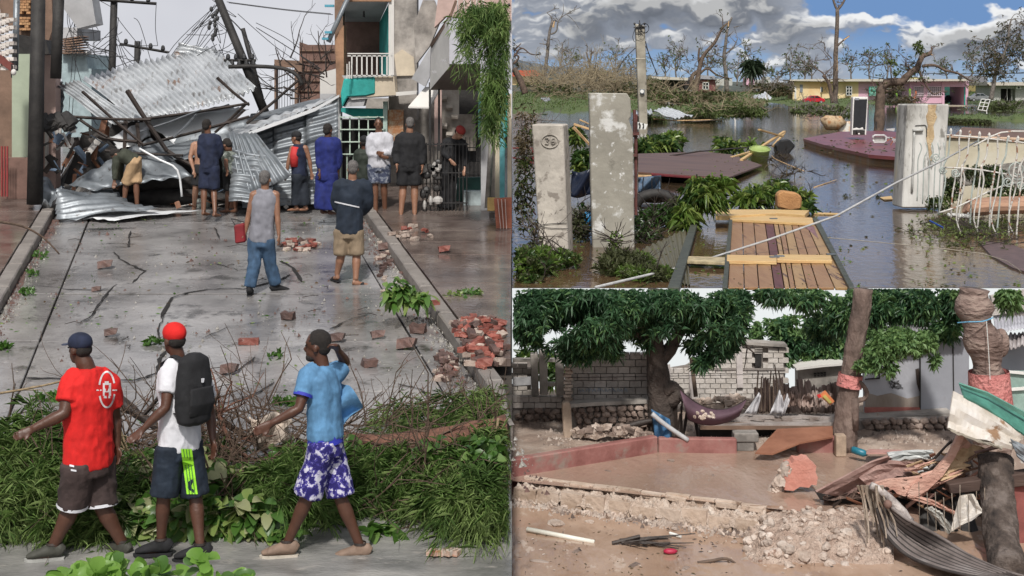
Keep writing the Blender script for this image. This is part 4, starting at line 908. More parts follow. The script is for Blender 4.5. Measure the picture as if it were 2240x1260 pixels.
_, jj, xj = far('grey haired man in a dark jacket with a white stripe and khaki shorts', dict(H=(772,370), N=(771,393), S1=(741,408), E1=(734,450,.05), W1=(752,474,.16), S2=(801,408), E2=(806,448,.05), W2=(790,470,.18), P=(763,505), K1=(746,560), A1=(737,a0-6,.05), K2=(780,560), A2=(778,a0+6,-.1), F1=120, F2=20), 95, d,
    top=CL('dark_navy_jacket', (.012,.02,.035), v=.2), bottom=KH, sleeve=1.95, short=.95, flare=.035, hair=GREY, skin='mid', fat=1.12, shoes=(BK, BK, 'slip'))
bv, sj = bvh_of(_, 'shirt'); decal(bv, [[((732+i*9, 440+i*2), (732+i*9, 443+i*2)) for i in range(7)]], WHITE, sj, 'white_stripe', .01)
d = 25.8; a0 = ank(d)
far('man bending over in an olive shirt and tan shorts at the wreck', dict(H=(255,338,-.1), N=(262,334,-.05), S1=(257,340,-.1), E1=(252,372,-.1), W1=(250,396,-.15), S2=(265,345,.15), E2=(262,375,.2), W2=(259,398,.15), P=(292,352), K1=(276,404), A1=(271,a0-8,0), K2=(298,404), A2=(300,a0+2,0)), 185, d,
    top=CL('olive_shirt', (.045,.05,.035)), bottom=CL('tan_shorts', (.45,.3,.17)), sleeve=1.9, short=.95, flare=.04, headtilt=-70, skin='brown')
d = 25.3; a0 = ank(d)
far('bare backed man half hidden behind the man in navy', dict(H=(452,292,.1), N=(442,306), S1=(424,318), E1=(416,345,-.05), W1=(424,372,-.1), S2=(450,318), E2=(455,345,.1), W2=(450,370,.1), P=(440,368), K1=(428,410), A1=(424,a0-4,.3), K2=(446,410), A2=(444,a0-4,.3)), 60, d+.5,
    top=None, bottom=BK, short=.9, skin='tan')
far('man in a navy shirt and navy shorts, arms on hips', dict(H=(453,276), N=(456,293), S1=(444,303), E1=(437,332,-.05), W1=(440,352,.1), S2=(474,304), E2=(482,333,.05), W2=(470,357,.1), P=(458,365), K1=(447,415), A1=(446,a0-2,-.1), K2=(468,415), A2=(470,a0+1,-.2)), 70, d-.3,
    top=NAVY, bottom=NAVY, sleeve=1.1, short=.95, flare=.04, skin='brown')
far('man in a grey camouflage vest and black shorts looking down at the wreck', dict(H=(497,318,-.05), N=(503,330), S1=(496,338), E1=(494,356,-.2), W1=(496,370,-.25), S2=(522,338), E2=(528,358), W2=(526,374,-.05), P=(508,378), K1=(500,418), A1=(496,a0-8,.1), K2=(516,418), A2=(515,a0-8,.1)), 140, d+.3,
    top=camo('grey_camo', [(.05,.06,.05),(.16,.18,.16),(.3,.32,.3)], 14), bottom=BK, sleeve=.15, short=.9, skin='brown', headtilt=-35)
d = 25.6
far('man in dark overalls and a red vest holding a yellow glove', dict(H=(648,302), N=(652,316), S1=(640,326,-.05), E1=(632,350,-.1), W1=(627,378,-.1), S2=(668,325), E2=(677,350), W2=(681,376), P=(655,382), K1=(649,425), A1=(648,a0-12,0), K2=(664,425), A2=(668,a0-12,0)), 160, d,
    top=NAVY, bottom=CL('dark_overalls', (.015,.02,.03)), sleeve=0, short=1.9, flare=.03, skin='mid', hat=(BK,'cap'))
v_ = T('red_vest', 'bright red vest worn over the dark overalls', 'vest', P(643, 365, d-.2)); part(v_, 'cloth', plain('vest_red', (.5,.03,.03)), lambda b: b.loft([P(646,322,d-.1), P(644,340,d-.13), P(644,365,d-.13)], [(.07,.07),(.085,.07),(.075,.06)], (1,0,0), 12), smooth=True)
g_ = part(None, 'glove', plain('glove_yellow', (.5,.28,.03)), lambda b: (b.ball(P(625,382,d-.12), (.06,.05,.08), 8, 6), b.ball(P(620,388,d-.12), (.03,.03,.04), 6, 5)), smooth=True, label='yellow work glove held by the man in the red vest', cat='glove')
far('person in a long royal blue raincoat seen from behind', dict(H=(718,286), N=(718,301), S1=(700,313), E1=(697,345,-.02), W1=(700,375,-.1), S2=(736,313), E2=(741,345), W2=(739,375,.0), P=(715,380), K1=(707,430), A1=(706,a0-6,0), K2=(722,430), A2=(722,a0-4,0)), 60, 24.4,
    top=CL('raincoat_blue', (.01,.018,.13), v=.3), bottom=bpy.data.materials['raincoat_blue'], sleeve=1.8, short=1.95, flare=.085, skin='dark', fat=1.1, topcut=3)
d = 25.2; a0 = ank(d)-18
far('young man in a pale grey hoodie with folded arms', dict(H=(828,272), N=(829,290), S1=(812,303), E1=(809,336,-.05), W1=(834,342,-.17), S2=(850,303), E2=(856,336,-.05), W2=(836,335,-.17), P=(829,362), K1=(820,405,-.04), A1=(822,a0+16,-.05), K2=(840,405), A2=(842,a0+16,.1)), 272, d,
    top=CL('hoodie_grey', (.5,.5,.54), v=.12), bottom=camo('blue_camo', [(.04,.05,.09),(.15,.17,.22),(.35,.36,.4)], 16), sleeve=1.85, short=.9, flare=.04, skin='brown', fat=1.12, shoes=(BK, BK, 'slip'))
far('man in a black jacket and black shorts with his back turned', dict(H=(897,272), N=(896,291), S1=(875,304), E1=(865,338), W1=(868,362,-.1), S2=(917,304), E2=(925,338), W2=(924,364,-.05), P=(895,362), K1=(882,412), A1=(877,a0+20,-.1), K2=(907,412), A2=(907,a0+20,-.1)), 95, 24.8,
    top=BK, bottom=BK, sleeve=1.85, short=.85, flare=.04, skin='mid', fat=1.2, hair=GREY, shoes=(BK, BK, 'slip'))
far('thin person in black clothes and a dark red cap looking down at their hands', dict(H=(1005,291,-.08), N=(993,303), S1=(978,311), E1=(972,336,-.12), W1=(985,350,-.2), S2=(1010,314), E2=(1020,345,-.05), W2=(1016,368,-.15), P=(983,374), K1=(973,418), A1=(967,a0+12,0), K2=(986,418), A2=(985,a0+14,0)), 320, 25.2,
    top=BK, bottom=BK, sleeve=1.85, short=1.9, flare=.02, skin='tan', hat=(plain('dark_red_cap', (.28,.03,.025)), 'full'), headtilt=-40, shoes=(plain('pale_shoe', (.4,.38,.36)),)*2+('shoe',))
far('dark dressed person half hidden behind the hoodie man', dict(H=(797,312), N=(797,326), S1=(784,336), E1=(780,362), W1=(784,384), S2=(808,336), E2=(812,362), W2=(810,384), P=(797,388), K1=(790,425), A1=(789,a0+10,0), K2=(804,425), A2=(804,a0+10,0)), 100, 25.9,
    top=plain('green_black', (.02,.028,.02)), bottom=BK, sleeve=1.8, short=1.9, skin='dark', hat=(BK, 'full'))

# ---- storm litter across the foreground
brn = [plain('bark_brown', (.10,.065,.045), .8, .4, .6, 20), plain('bark_red', (.16,.075,.05), .8, .4, .6, 20), plain('stem_tan', (.27,.2,.12), .8, .3, .4, 20), C['darkwood']]
GZ = lambda px, py, h=0: S(px, py, h)
logt = T('fallen_log', 'fallen reddish trunk lying in the green heap on the right', 'tree trunk', S(930, 1010))
b = MB(); b.tube(path([(745,968),(830,975),(900,972),(990,958),(1110,938)], 12.9), .10, .13, 10, .12); mk('trunk', b, brn[1], logt, smooth=True)
b = MB(); b.tube(path([(750,965),(740,990),(742,1003)], 12.7), .1, .09, 9, .1); mk('torn_end', b, C['black'], logt, smooth=True)
def branch(label, pts, d, r0, r1, m, tw=6, tl=.5):
    t = T('fallen_branch', label, 'branch', P(pts[0][0], pts[0][1], d)); b = MB(); q = path(pts, d, 4); b.tube(q, r0, r1, 7, .1); mk('stem', b, m, t, smooth=True)
    b = MB()
    for i in range(tw):
        p = rnd.choice(q); twig(b, p, (rnd.uniform(-1,1), rnd.uniform(-.6,.3), rnd.uniform(-.1,.9)), rnd.uniform(.5,1)*tl, r1*.8, 1, split=2)
    if tw: mk('twigs', b, m, t, kind='stuff')
branch('dark split branch behind the red shirted man', [(262,880),(300,905),(345,935),(420,985),(480,1010)], 13.0, .05, .03, C['darkwood'], 7)
branch('thick bent grey branch among the torn stems in the middle', [(470,905),(520,945),(560,955),(640,950)], 12.9, .03, .02, brn[0], 8)
branch('tan forked stem between the first two walkers', [(250,905),(285,1000),(330,1060),(345,1130)], 12.2, .02, .016, brn[2], 5)
branch('long pale stick arching over the left edge', [(0,860),(60,850),(130,835),(190,815)], 12.6, .012, .008, brn[2], 2)
branch('bare twig curling over the left gutter', [(0,485),(50,495),(95,520),(130,556)], 19, .02, .01, brn[0], 0)
branch('red brown stem standing upright at the right edge of the heap', [(1088,985),(1086,950),(1090,915)], 12.6, .018, .012, brn[2], 0)
branch('horizontal yellow stem across the right heap', [(840,1075),(930,1072),(1010,1070),(1080,1075)], 11.9, .012, .01, brn[2], 3)
branch('curved brown root lying under the backpack man', [(455,1140),(485,1150),(497,1120),(490,1095)], 11.9, .04, .03, brn[1], 2)
branch('thick brown stem low in the middle of the heap', [(250,1105),(330,1100),(400,1108),(470,1140)], 12.1, .03, .03, brn[2], 4)
branch('tangled reddish stem beside the white rag', [(480,905),(500,960),(540,1000),(600,1010)], 12.7, .025, .016, brn[1], 14)
branch('leaning stem with bare twigs at the back right', [(800,930),(900,900),(1000,900),(1110,905)], 13.8, .02, .012, brn[0], 12)
b = MB()
for i in range(620):
    x = rnd.uniform(0,1112); y = 1000+rnd.uniform(-90,150); dd = 13.2-(y-900)/250*1.8
    if 250 < x < 640 or rnd.random() < .5: twig(b, P(x, y, dd), (rnd.uniform(-1,1), rnd.uniform(-.5,.3), rnd.uniform(-.3,.8)), rnd.uniform(.2,.8), rnd.uniform(.004,.013), 1, split=3)
mk('broken_twigs', b, [brn[0]][0], kind='stuff')
# feathery needle heaps
midc = bpy.data.materials['needle_mid']
def gh(x):  # heap mound height
    return 1
def LB(bl): return [(x, y, a, c, min(d_, max(11.05, sd_at(y+.75*c))), *r_) for x, y, a, c, d_, *r_ in bl]
def mound(blobs, n_, L, nl, w, k, mats, name, label, up_=.25, dirv=None):
    t = T(name, label, 'branches', S(blobs[0][0], min(1190, blobs[0][1]+60)))
    blobs = LB(blobs); q = inblob(blobs, int(n_*.62)); q = q[(q[:,2] > SL0+SLK*q[:,1]-.03) & (q[:,0] < -.04) & (q[:,1] > 11.0)]
    dr = rng.normal(size=(len(q),3))*np.array([1,.6,.5])+np.array([0,-.2,up_]) if dirv is None else rng.normal(size=(len(q),3))*.4+np.array(dirv)
    feathers('needles', q, mats, t, L*1.15, nl, w*.85, k+5, dr, .7); return t
mound([(60,1000,120,75,13.0,.7),(60,1110,130,65,12.2,.6),(200,1130,90,50,12.1,.4),(110,1040,150,60,12.6,.6)], 2300, .40, .17, .0065, 16, [casm, midc, casm2, casm2], 'casuarina_branches', 'feathery green needle branches heaped at the left behind the red shirt')
mound([(650,1065,90,65,12.6,.5),(820,1050,180,55,12.7,.5),(700,1085,90,42,12.3,.4)], 1700, .34, .15, .0065, 15, [casm, midc, casm2, midc], 'casuarina_branches', 'dark green needle branches heaped behind and right of the blue shirt')
mound([(1050,1120,75,75,11.9,.5),(1060,1010,65,55,12.4,.5),(960,1085,70,35,12.3,.4)], 1300, .44, .18, .007, 16, [casm, midc, casm2, casm2], 'casuarina_branches', 'bright feathery branch drooping at the lower right corner of the street')
mound([(1030,905,95,40,14.2,.4),(880,920,70,35,14.4,.4),(1080,880,40,25,14.2,.3)], 420, .32, .13, .006, 12, [casm, casm2], 'casuarina_branches', 'thin wispy needle branches at the back of the heap by the kerb')
mound([(330,1060,90,60,12.9,.5),(450,990,90,30,13.3,.4)], 380, .3, .12, .006, 14, [casm, casm, midc], 'casuarina_branches', 'dark needle branches between the first two walkers')
# broad leaves
BL = {k: leafmat('broad_leaf_'+k, c, .35, 3) for k, c in dict(a=[(.06,.14,.03),(.13,.25,.06)], b=[(.20,.29,.07),(.30,.38,.13)], c=[(.04,.10,.02),(.09,.2,.03)], d=[(.30,.33,.16),(.42,.42,.24)]).items()}
lt = T('leafy_branch', 'broad pale green leaves scattered under the walkers in the middle', 'branches', S(400, 1180))
q = inblob(LB([(330,1150,110,30,11.9,.3),(470,1110,110,45,12.1,.3),(560,1130,60,45,12.0,.3),(300,1100,60,40,12.2,.2),(420,1060,60,40,12.4,.3),(400,1020,160,50,12.7,.3)]), 330)
q = q[q[:,1] > 10]; q[:,1] = np.maximum(q[:,1]-.35, 11.12); q[:,2] = np.maximum(q[:,2], SL0+SLK*q[:,1]+.02); bigleaves('leaf_cluster', q, 4, .19, .10, [BL['a'], BL['b'], BL['d'], BL['c']], lt, .2)
lt = T('leafy_branch', 'broad bright green leaves in the right part of the heap', 'branches', S(1000, 1150))
q = inblob(LB([(960,1000,60,35,12.1,.25),(1060,1010,55,50,12,.25),(1040,1060,60,50,11.9,.2),(830,1010,60,30,12.6,.2),(640,1170,40,14,11.7,.2),(830,1165,35,14,11.7,.2),(700,1010,120,50,12.7,.4)]), 300)
q = q[q[:,0] < -.1]; q[:,2] = np.maximum(q[:,2], SL0+SLK*q[:,1]+.02)
bigleaves('leaf_cluster', q, 4, .17, .09, [BL['a'], BL['c'], BL['c'], midc], lt, .25)
fl = T('foreground_plant', 'out of reach light green plant leaves at the bottom edge under the walkers', 'plant', P(270, 1262, 9.4))
lime = leafmat('fresh_leaf', [(.16,.34,.05),(.30,.50,.11)], .4, 3, .5)
q = inblob([(200,1264,60,20,9.4,.1),(250,1255,45,24,9.5,.1),(340,1264,60,18,9.4,.1),(150,1270,40,14,9.4,.1),(437,1240,10,26,9.4,.05),(500,1272,50,8,9.4,.05)], 50)
bigleaves('leaf', q, 3, .17, .12, [lime, BL['a'], lime, lime], fl, 1.0, .3, .35)
sp = T('leaf_sprig', 'green leafy sprig fallen over the right kerb', 'branch', S(890, 650))
bigleaves('leaf_cluster', inblob([(880,652,48,16,17.6,.2),(868,632,26,20,17.6,.15),(920,655,25,12,17.6,.1)], 60), 4, .17, .08, [BL['a'], BL['c'], BL['b'], midc], sp, .3)
for (x, y, rx, n_, lb_) in [(1010,645,40,22,'yellow green leaves lying on the wet right pavement'), (60,640,14,14,'small green weeds in the left gutter, middle'), (75,600,12,8,'small green weeds in the left gutter, farther up'), (90,560,14,10,'green weeds in the left gutter near its far end'),
                       (5,760,16,16,'bright green weed at the left edge of the road'), (335,751,20,14,'small dark green sprig on the road beside the red cap'), (600,778,16,8,'tiny sprig on the road left of the bearded man'), (625,880,20,20,'leafy tuft behind the blue shirt\'s sleeve'), (110,870,30,20,'light weed tuft at the back of the left heap')]:
    s_ = T('weed', lb_, 'leaves', S(x, y)); h_ = .16 if x > 960 else .02
    pts_ = np.array([S(x+rnd.uniform(-rx,rx), y+rnd.uniform(-6,6), h_) for _ in range(n_)]); rosettes('leaf_cluster', pts_, 4, .10, .045, [BL['a'], BL['b'] if x > 960 else BL['c']], s_, .1, up=.3)
rag = T('rag', 'crumpled dirty white rag caught in the branches left of the blue shirt', 'rag', P(580, 985, 12.6))
b = MB(); b.grid(lambda u, v: P(545+u*90+5*math.sin(v*9), 912+v*68-u*6+8*math.sin(u*8+v*5), 12.6+.1*math.sin(u*11+v*3)), 14, 12); mk('cloth', b, plain('dirty_white', (.45,.38,.32), .9, .4), rag, smooth=True, solid=.006)
b = MB(); b.ball(P(560,1035,12.2), (.07,.06,.07), 9, 7); mk('stone', b, plain('blue_grey_stone', (.1,.1,.13)), None, 'blue grey round stone under the white rag', 'stone', smooth=True)
b = MB(); [b.box(S(945+i*13, 1208, .03+.01*(i % 2)), (.09,.06,.04), .3*i) for i in range(5)]; mk('rubble', b, mat('orange_litter', [(.5,.45,.4),(.45,.15,.05)], 12, .7), None, 'orange and white broken litter near the bottom right of the street', 'litter')
for (x, y, w, lb_) in [(620,935,.03,'pale scrap of torn paper')]: pass

# wet litter: leaves and bits trodden over the road
n = 900; yy = 11.3+14*rng.random(n)**1.5; ss = rng.uniform(.1, 5.6, n); cc = fbm(ss*1.1, yy*.6, 3, 77); ok = cc+rng.normal(size=n)*.06 > .5
xx = -6.78-.233*(yy-18.16)+ss; ok &= xx < -.05; yy, xx = yy[ok], xx[ok]
p_ = np.stack([xx, yy, SL0+SLK*yy+.012], 1); dd_ = rng.normal(size=p_.shape)*np.array([1,1,.12])
leaves('road_litter', p_, dd_, rng.uniform(.03,.09,len(p_)), rng.uniform(.012,.035,len(p_)), [BL['c'], BL['a'], UGX := leafmat('brown_leaf', [(.10,.06,.03),(.2,.13,.06)], .6), BL['b']], bend=.0, fold=.1, kind='stuff')
for i in range(26):
    x, y = rnd.uniform(150,980), rnd.uniform(520,860)
    if x > 800+(y-480)*.65 or x < 190-(y-470)*.36: continue
    a = rnd.uniform(0, 3.1); ln = rnd.uniform(.1,.35); q0 = S(x, y, .02)
    part(None, 'twig', C['darkwood'], lambda b: b.tube([q0, q0+Vector((math.cos(a)*ln*.5, math.sin(a)*ln*.5, .02)), q0+Vector((math.cos(a+.4)*ln, math.sin(a+.4)*ln, .0))], .006, .004, 4), label='small dark wet twig lying on the open road', cat='twig', group='twigs scattered on the road')
fw, A, up = x3; 
# ================================================================== UPPER RIGHT: the flooded village (x > 0, water at z = -3)
def cloudsky():
    # a tall backdrop 1500 m away; cloud colours computed from layered noise
    D = 1500.0
    xs = np.concatenate([np.linspace(1120.4, 2260, 760), np.linspace(2275, 3600, 90)]); ys = np.concatenate([np.linspace(-1500, -30, 60), np.linspace(-26, 225, 230)])
    X, Y = np.meshgrid(xs, ys)
    wx = X+30*(fbm(X/60, Y/45, 4, 21)-.5)*2; wy = Y+22*(fbm(X/55, Y/40, 4, 31)-.5)*2
    def dens(X, Y):
        per = np.clip((190-Y)/190, .12, 3)
        f = fbm(X/150+3.3, Y/62+1.7, 6, 40)*.62+fbm(X/46, Y/24, 5, 50)*.38
        b = np.zeros_like(X)
        for (cx, cy, rx, ry, a) in [(1240,60,200,80,.30),(1180,10,130,40,.10),(1450,20,130,40,.15),(1560,40,150,50,.28),(1690,15,110,55,.32),(1760,75,110,45,.30),(1780,55,50,22,.1),(1900,45,90,22,.22),(1960,35,50,14,.12),(2060,90,110,30,.26),
                                    (2130,62,70,45,.26),(2210,45,60,40,.26),(1650,90,200,25,.1),(1990,100,150,18,.08),(1500,95,60,25,.16),(1440,90,60,22,.12),(1300,120,180,14,.08),(1700,150,160,12,.06),(2100,130,90,10,.1),
                                    (2000,5,260,32,-.34),(2080,30,60,26,-.2),(1470,60,26,34,-.25),(1640,62,30,40,-.2),(1930,100,60,14,-.12),(2230,5,60,16,-.3),(1400,130,200,7,-.1),(1900,130,160,10,-.08),(1640,150,160,8,-.05)]:
            b += a*np.exp(-(((X-cx)/rx)**2+((Y-cy)/ry)**2)*1.1)
        b += np.where(Y < -60, .12*np.sin(X/170+Y/90), 0)
        return f+b
    d0 = dens(wx, wy); d1 = dens(wx-9, wy-10); d2 = dens(wx-3, wy-26)
    a = np.clip((d0-.47)/.16, 0, 1); a = a*a*(3-2*a)
    lit = np.clip(.40+(d0-d1)*3.6+(d0-d2)*1.6, 0, 1)
    deep = np.clip((d0-.66)/.25, 0, 1)
    hz = np.clip((Y-60)/130, 0, 1)[..., None]
    blue = np.array([.165,.30,.56])*(1-hz)+np.array([.36,.49,.64])*hz
    shade = np.array([.28,.31,.37]); bright = np.array([.88,.89,.90])
    mid = np.array([.38,.41,.47])
    L = lit[..., None]; cl = np.where(L < .5, shade*(1-L*2)+mid*L*2, mid*(2-L*2)+bright*(L*2-1))
    cl = cl*(1-deep[..., None]*.42)
    left = np.clip((1700-X)/500, 0, 1)[..., None]; cl = cl*(1-.12*left)
    cl = cl*(1-hz*.25)+np.array([.40,.47,.56])*hz*.25
    col = blue*(1-a[..., None])+cl*a[..., None]
    V = np.stack([(X-CX)/F*D, np.full_like(X, D), (HY-Y)/F*D], -1).reshape(-1, 3)
    ny, nx = X.shape; i = (np.arange(ny-1)[:, None]*nx+np.arange(nx-1)[None]).reshape(-1, 1)
    Fq = np.concatenate([i, i+1, i+nx+1, i+nx], 1)
    m = bpy.data.materials.new('broken_cloud_sky'); m.use_nodes = True; N = m.node_tree.nodes; N.clear()
    e = N.new('ShaderNodeEmission'); o = N.new('ShaderNodeOutputMaterial'); at = N.new('ShaderNodeAttribute'); at.attribute_name = 'cloud'
    m.node_tree.links.new(at.outputs['Color'], e.inputs[0]); m.node_tree.links.new(e.outputs[0], o.inputs[0])
    ob = npmesh('sky', V, Fq, m, kind='structure', smooth=True)
    ca = ob.data.attributes.new('cloud', 'FLOAT_COLOR', 'POINT'); ca.data.foreach_set('color', np.concatenate([col, np.ones_like(col[..., :1])], -1).astype('f').ravel())
cloudsky()
# flood water
def watermat(n, col, rough, sc, st, strength=.25, dist=.05, spec=.5, spots=None, contrast=.6):
    return mat(n, col, .5, rough, strength, sc, st, spec=spec, bdist=dist, contrast=contrast, spots=spots)
wm_ = watermat('flood_water', [(.03,.024,.017),(.055,.04,.026),(.11,.07,.038)], .04, 5, (1,.55,1), .30, .035, spec=.22)
b = MB(); y0 = 9000/434.5
b.add([(.0014,y0,WU),(500,y0,WU),(500,1490,WU),(.0014,1490,WU)], [(0,1,2,3)])
nt_ = wm_.node_tree; bs_ = nt_.nodes['Principled BSDF']; src_ = bs_.inputs['Base Color'].links[0].from_socket   # silt shows through where the flood is shallow, near the yard wall
sx_ = nt_.nodes.new('ShaderNodeSeparateXYZ'); g_n = nt_.nodes.new('ShaderNodeNewGeometry'); nt_.links.new(g_n.outputs['Position'], sx_.inputs[0]); mr_ = nt_.nodes.new('ShaderNodeMapRange')
mr_.inputs['From Min'].default_value = 50; mr_.inputs['From Max'].default_value = 23; nt_.links.new(sx_.outputs['Y'], mr_.inputs['Value']); mx_ = nt_.nodes.new('ShaderNodeMix'); mx_.data_type = 'RGBA'
nz_ = nt_.nodes.new('ShaderNodeTexNoise'); nz_.inputs['Scale'].default_value = .35; nz_.inputs['Detail'].default_value = 5; ml_ = nt_.nodes.new('ShaderNodeMath'); ml_.operation = 'MULTIPLY'; nt_.links.new(g_n.outputs['Position'], nz_.inputs['Vector']); nt_.links.new(nz_.outputs['Fac'], ml_.inputs[0]); nt_.links.new(mr_.outputs[0], ml_.inputs[1])
nt_.links.new(ml_.outputs[0], mx_.inputs['Factor']); nt_.links.new(src_, mx_.inputs['A']); mx_.inputs['B'].default_value = (.16,.095,.05,1); nt_.links.new(mx_.outputs['Result'], bs_.inputs['Base Color'])
mk('water', b, wm_, kind='structure')
# land: an uneven sheet that rises out of the water where the banks are
grass_m = mat('grass_bank', [(.045,.075,.02),(.09,.13,.035),(.12,.13,.05)], .8, .9, .8, 6, contrast=.8, spots=[((.12,.10,.07), 1.4, .6, .1)])
xs = np.linspace(1121, 2420, 330); ys = np.concatenate([np.linspace(197.2, 212, 40), np.linspace(212.5, 290, 130)])
X, Y = np.meshgrid(xs, ys); Dg = 9000/(Y-HY)
def bank(cx, cy, rx, ry, a=1.0, e=2.0): return a*np.clip(1.25-(np.abs((X-cx)/rx)**e+np.abs((Y-cy)/ry)**e), -1, 1)
h = np.full_like(X, -1.0)
for q in [(1180,205,160,38),(1280,214,80,27),(1420,213,120,30),(1530,218,140,26),(1570,226,70,22),(1700,204,160,14),(1800,206,140,24),(1790,214,90,14),(2000,206,200,22),(2230,212,110,28),(2120,262,60,6),(2230,262,40,5),(1400,198,900,7)]:
    h = np.maximum(h, bank(*q))
h = h+(fbm(X/26, Y/7, 4, 61)-.5)*1.3
Z = WU+np.clip(h*.45, -.5, .42)*np.clip(Dg/110, .5, 2.0)
V = np.stack([(X-CX)/F*Dg, Dg, Z], -1).reshape(-1, 3); ny, nx = X.shape; i = (np.arange(ny-1)[:, None]*nx+np.arange(nx-1)[None]).reshape(-1, 1)
npmesh('land', V, np.concatenate([i, i+nx, i+nx+1, i+1], 1), grass_m, kind='structure', smooth=True)
hm = (h > .15)
# hills on the skyline
def hills(name, pts, d, m):
    b = MB(); n = len(pts); 
    b.grid(lambda u, v: (lambda f, k: P(pts[k][0]*(1-f)+pts[k+1][0]*f, (pts[k][1]*(1-f)+pts[k+1][1]*f+3*noise.noise(Vector((u*30, 0, d))))*(1-v)+200*v, d-v*120))(*(lambda t: (t-min(int(t), n-2), min(int(t), n-2)))(u*(n-1))), 80, 4)
    mk(name, b, m, kind='structure', smooth=True)
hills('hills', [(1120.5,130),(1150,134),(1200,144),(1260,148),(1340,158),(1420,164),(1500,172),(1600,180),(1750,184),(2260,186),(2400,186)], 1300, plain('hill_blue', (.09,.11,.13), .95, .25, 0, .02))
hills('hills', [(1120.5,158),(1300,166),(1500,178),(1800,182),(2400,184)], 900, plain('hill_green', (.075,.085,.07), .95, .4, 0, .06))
# ---- buildings
TQ = plain('turquoise_paint', (.02,.36,.28), .6); CRM = mat('cream_wall', [(.62,.47,.25),(.75,.6,.36),(.68,.45,.22)], .12, .8, .2, 3); PNK = mat('pink_wall', [(.55,.32,.42),(.66,.41,.51)], .12, .8, .2, 3)
GLS = plain('dark_glass', (.02,.03,.035), .12, .2, 0); WHT = plain('white_paint', (.75,.75,.72), .5, .06, .05); ROOFE = plain('roof_edge', (.5,.46,.4), .8)
def pr(parent, name, m, x0, y0_, x1, y1, d, t=.1, **k): return part(parent, name, m, lambda b: b.rect(x0, y0_, x1, y1, d, t), **k)
h1 = T('house', 'long low house, cream on the left and pink on the right, flat roof', 'house', P(1830, 222, 330)); d = 330
part(h1, 'cream_wall', CRM, lambda b: (b.rect(1734, 175, 1795, 221, d, 6), b.rect(1795, 178, 1878, 222, d+1, 6)))
part(h1, 'pink_wall', PNK, lambda b: b.rect(1878, 178, 1990, 224, d+1, 6)); part(h1, 'roof', ROOFE, lambda b: b.pp([(1728,174),(1800,172.5),(1990,173),(1990,178),(1800,178),(1728,177)], d-1.5, 9))
pr(h1, 'door', WHT, 1738, 190, 1742, 217, d-.2); pr(h1, 'window', plain('grey_louvre', (.2,.22,.25)), 1750, 185, 1756, 202, d-.2)
for x in (1796,): pr(h1, 'window', GLS, x, 191, x+4, 201, d-.2); pr(h1, 'window_frame', WHT, x-1, 190, x, 202, d-.3)
wv = pr(h1, 'window', GLS, 1852, 189, 1863, 208, d-.2)
for x in (1851, 1857, 1863): pr(wv, 'frame', WHT, x, 188, x+1, 209, d-.4, .2)
for y in (188, 194, 201, 208): pr(wv, 'frame', WHT, 1851, y, 1864, y+1, d-.4, .2)
pr(h1, 'shutter_window', TQ, 1901, 189, 1919, 210, d-.2)
for y in range(190, 210, 3): pr(h1, 'louvre', plain('pale_louvre', (.4,.6,.5)) if y == 190 else bpy.data.materials['pale_louvre'], 1903, y, 1917, y+.9, d-.35, .1)
h2 = T('house', 'pink house with a turquoise open garage and patterned block screens', 'house', P(2050, 232, 250)); d = 250
part(h2, 'pink_wall', PNK, lambda b: (b.rect(1990, 177, 2066, 226, d, 9), b.rect(2066, 177, 2112, 190, d, 2), b.pp([(2112,177),(2119,176),(2117,232),(2112,232)], d, 9), b.rect(2061, 178, 2066, 231, d-.2, 9)))
part(h2, 'roof', ROOFE, lambda b: b.pp([(1976,172),(2120,173),(2120,177),(1976,178)], d-2, 12)); part(h2, 'garage_side', TQ, lambda b: b.prism([P(2112,190,d+.1),P(2112,232,d+.1),P(2088,224,d+13),P(2098,192,d+13)], (-.2,0,0)))
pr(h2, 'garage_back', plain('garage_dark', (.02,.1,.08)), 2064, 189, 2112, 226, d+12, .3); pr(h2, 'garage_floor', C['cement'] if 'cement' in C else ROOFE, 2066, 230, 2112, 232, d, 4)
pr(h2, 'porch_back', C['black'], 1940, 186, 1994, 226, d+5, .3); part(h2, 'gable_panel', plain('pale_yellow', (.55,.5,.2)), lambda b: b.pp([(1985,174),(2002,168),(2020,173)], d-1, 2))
LG = plain('lime_paint', (.2,.42,.03)); 
for x in (1960, 1989): pr(h2, 'porch_post', LG, x, 194, x+3.5, 226, d-1, .5)
pr(h2, 'porch_door', TQ, 1979, 192, 1987, 222, d+4, .2)
for x in (1962, 1986): pr(h2, 'porch_rail_block', WHT, x, 214, x+8, 226, d-1.2, .4)
for bx in (1999, 2029):
    sc_ = pr(h2, 'block_screen', plain('screen_pale', (.62,.5,.55)) if bx == 1999 else bpy.data.materials['screen_pale'], bx, 189, bx+22 if bx == 1999 else bx+31, 210, d-.3, .2)
    part(sc_, 'screen_holes', GLS, lambda b: [b.rect(bx+2+i*4.2, 191+j*4.6, bx+4.6+i*4.2, 193.6+j*4.6, d-.42, .1) for i in range(5 if bx == 1999 else 7) for j in range(4)], kind='stuff')
pr(h2, 'apron', plain('apron_cement', (.35,.3,.22)), 2060, 232, 2145, 236, d-12, 12)
part(h2, 'fallen_board', plain('orange_board', (.4,.13,.07)), lambda b: b.pp([(1996,222),(2003,198),(2006,200),(2002,226)], d-1.5, .2))
h3 = T('house', 'small dark red house with a white window and torn pale roof', 'house', P(1525, 210, 280)); d = 300
pr(h3, 'wall', plain('dark_red_wall', (.16,.045,.05)), 1528, 174, 1565, 206, d, 8); pr(h3, 'open_side', C['black'], 1432, 175, 1528, 197, d+5, .3)
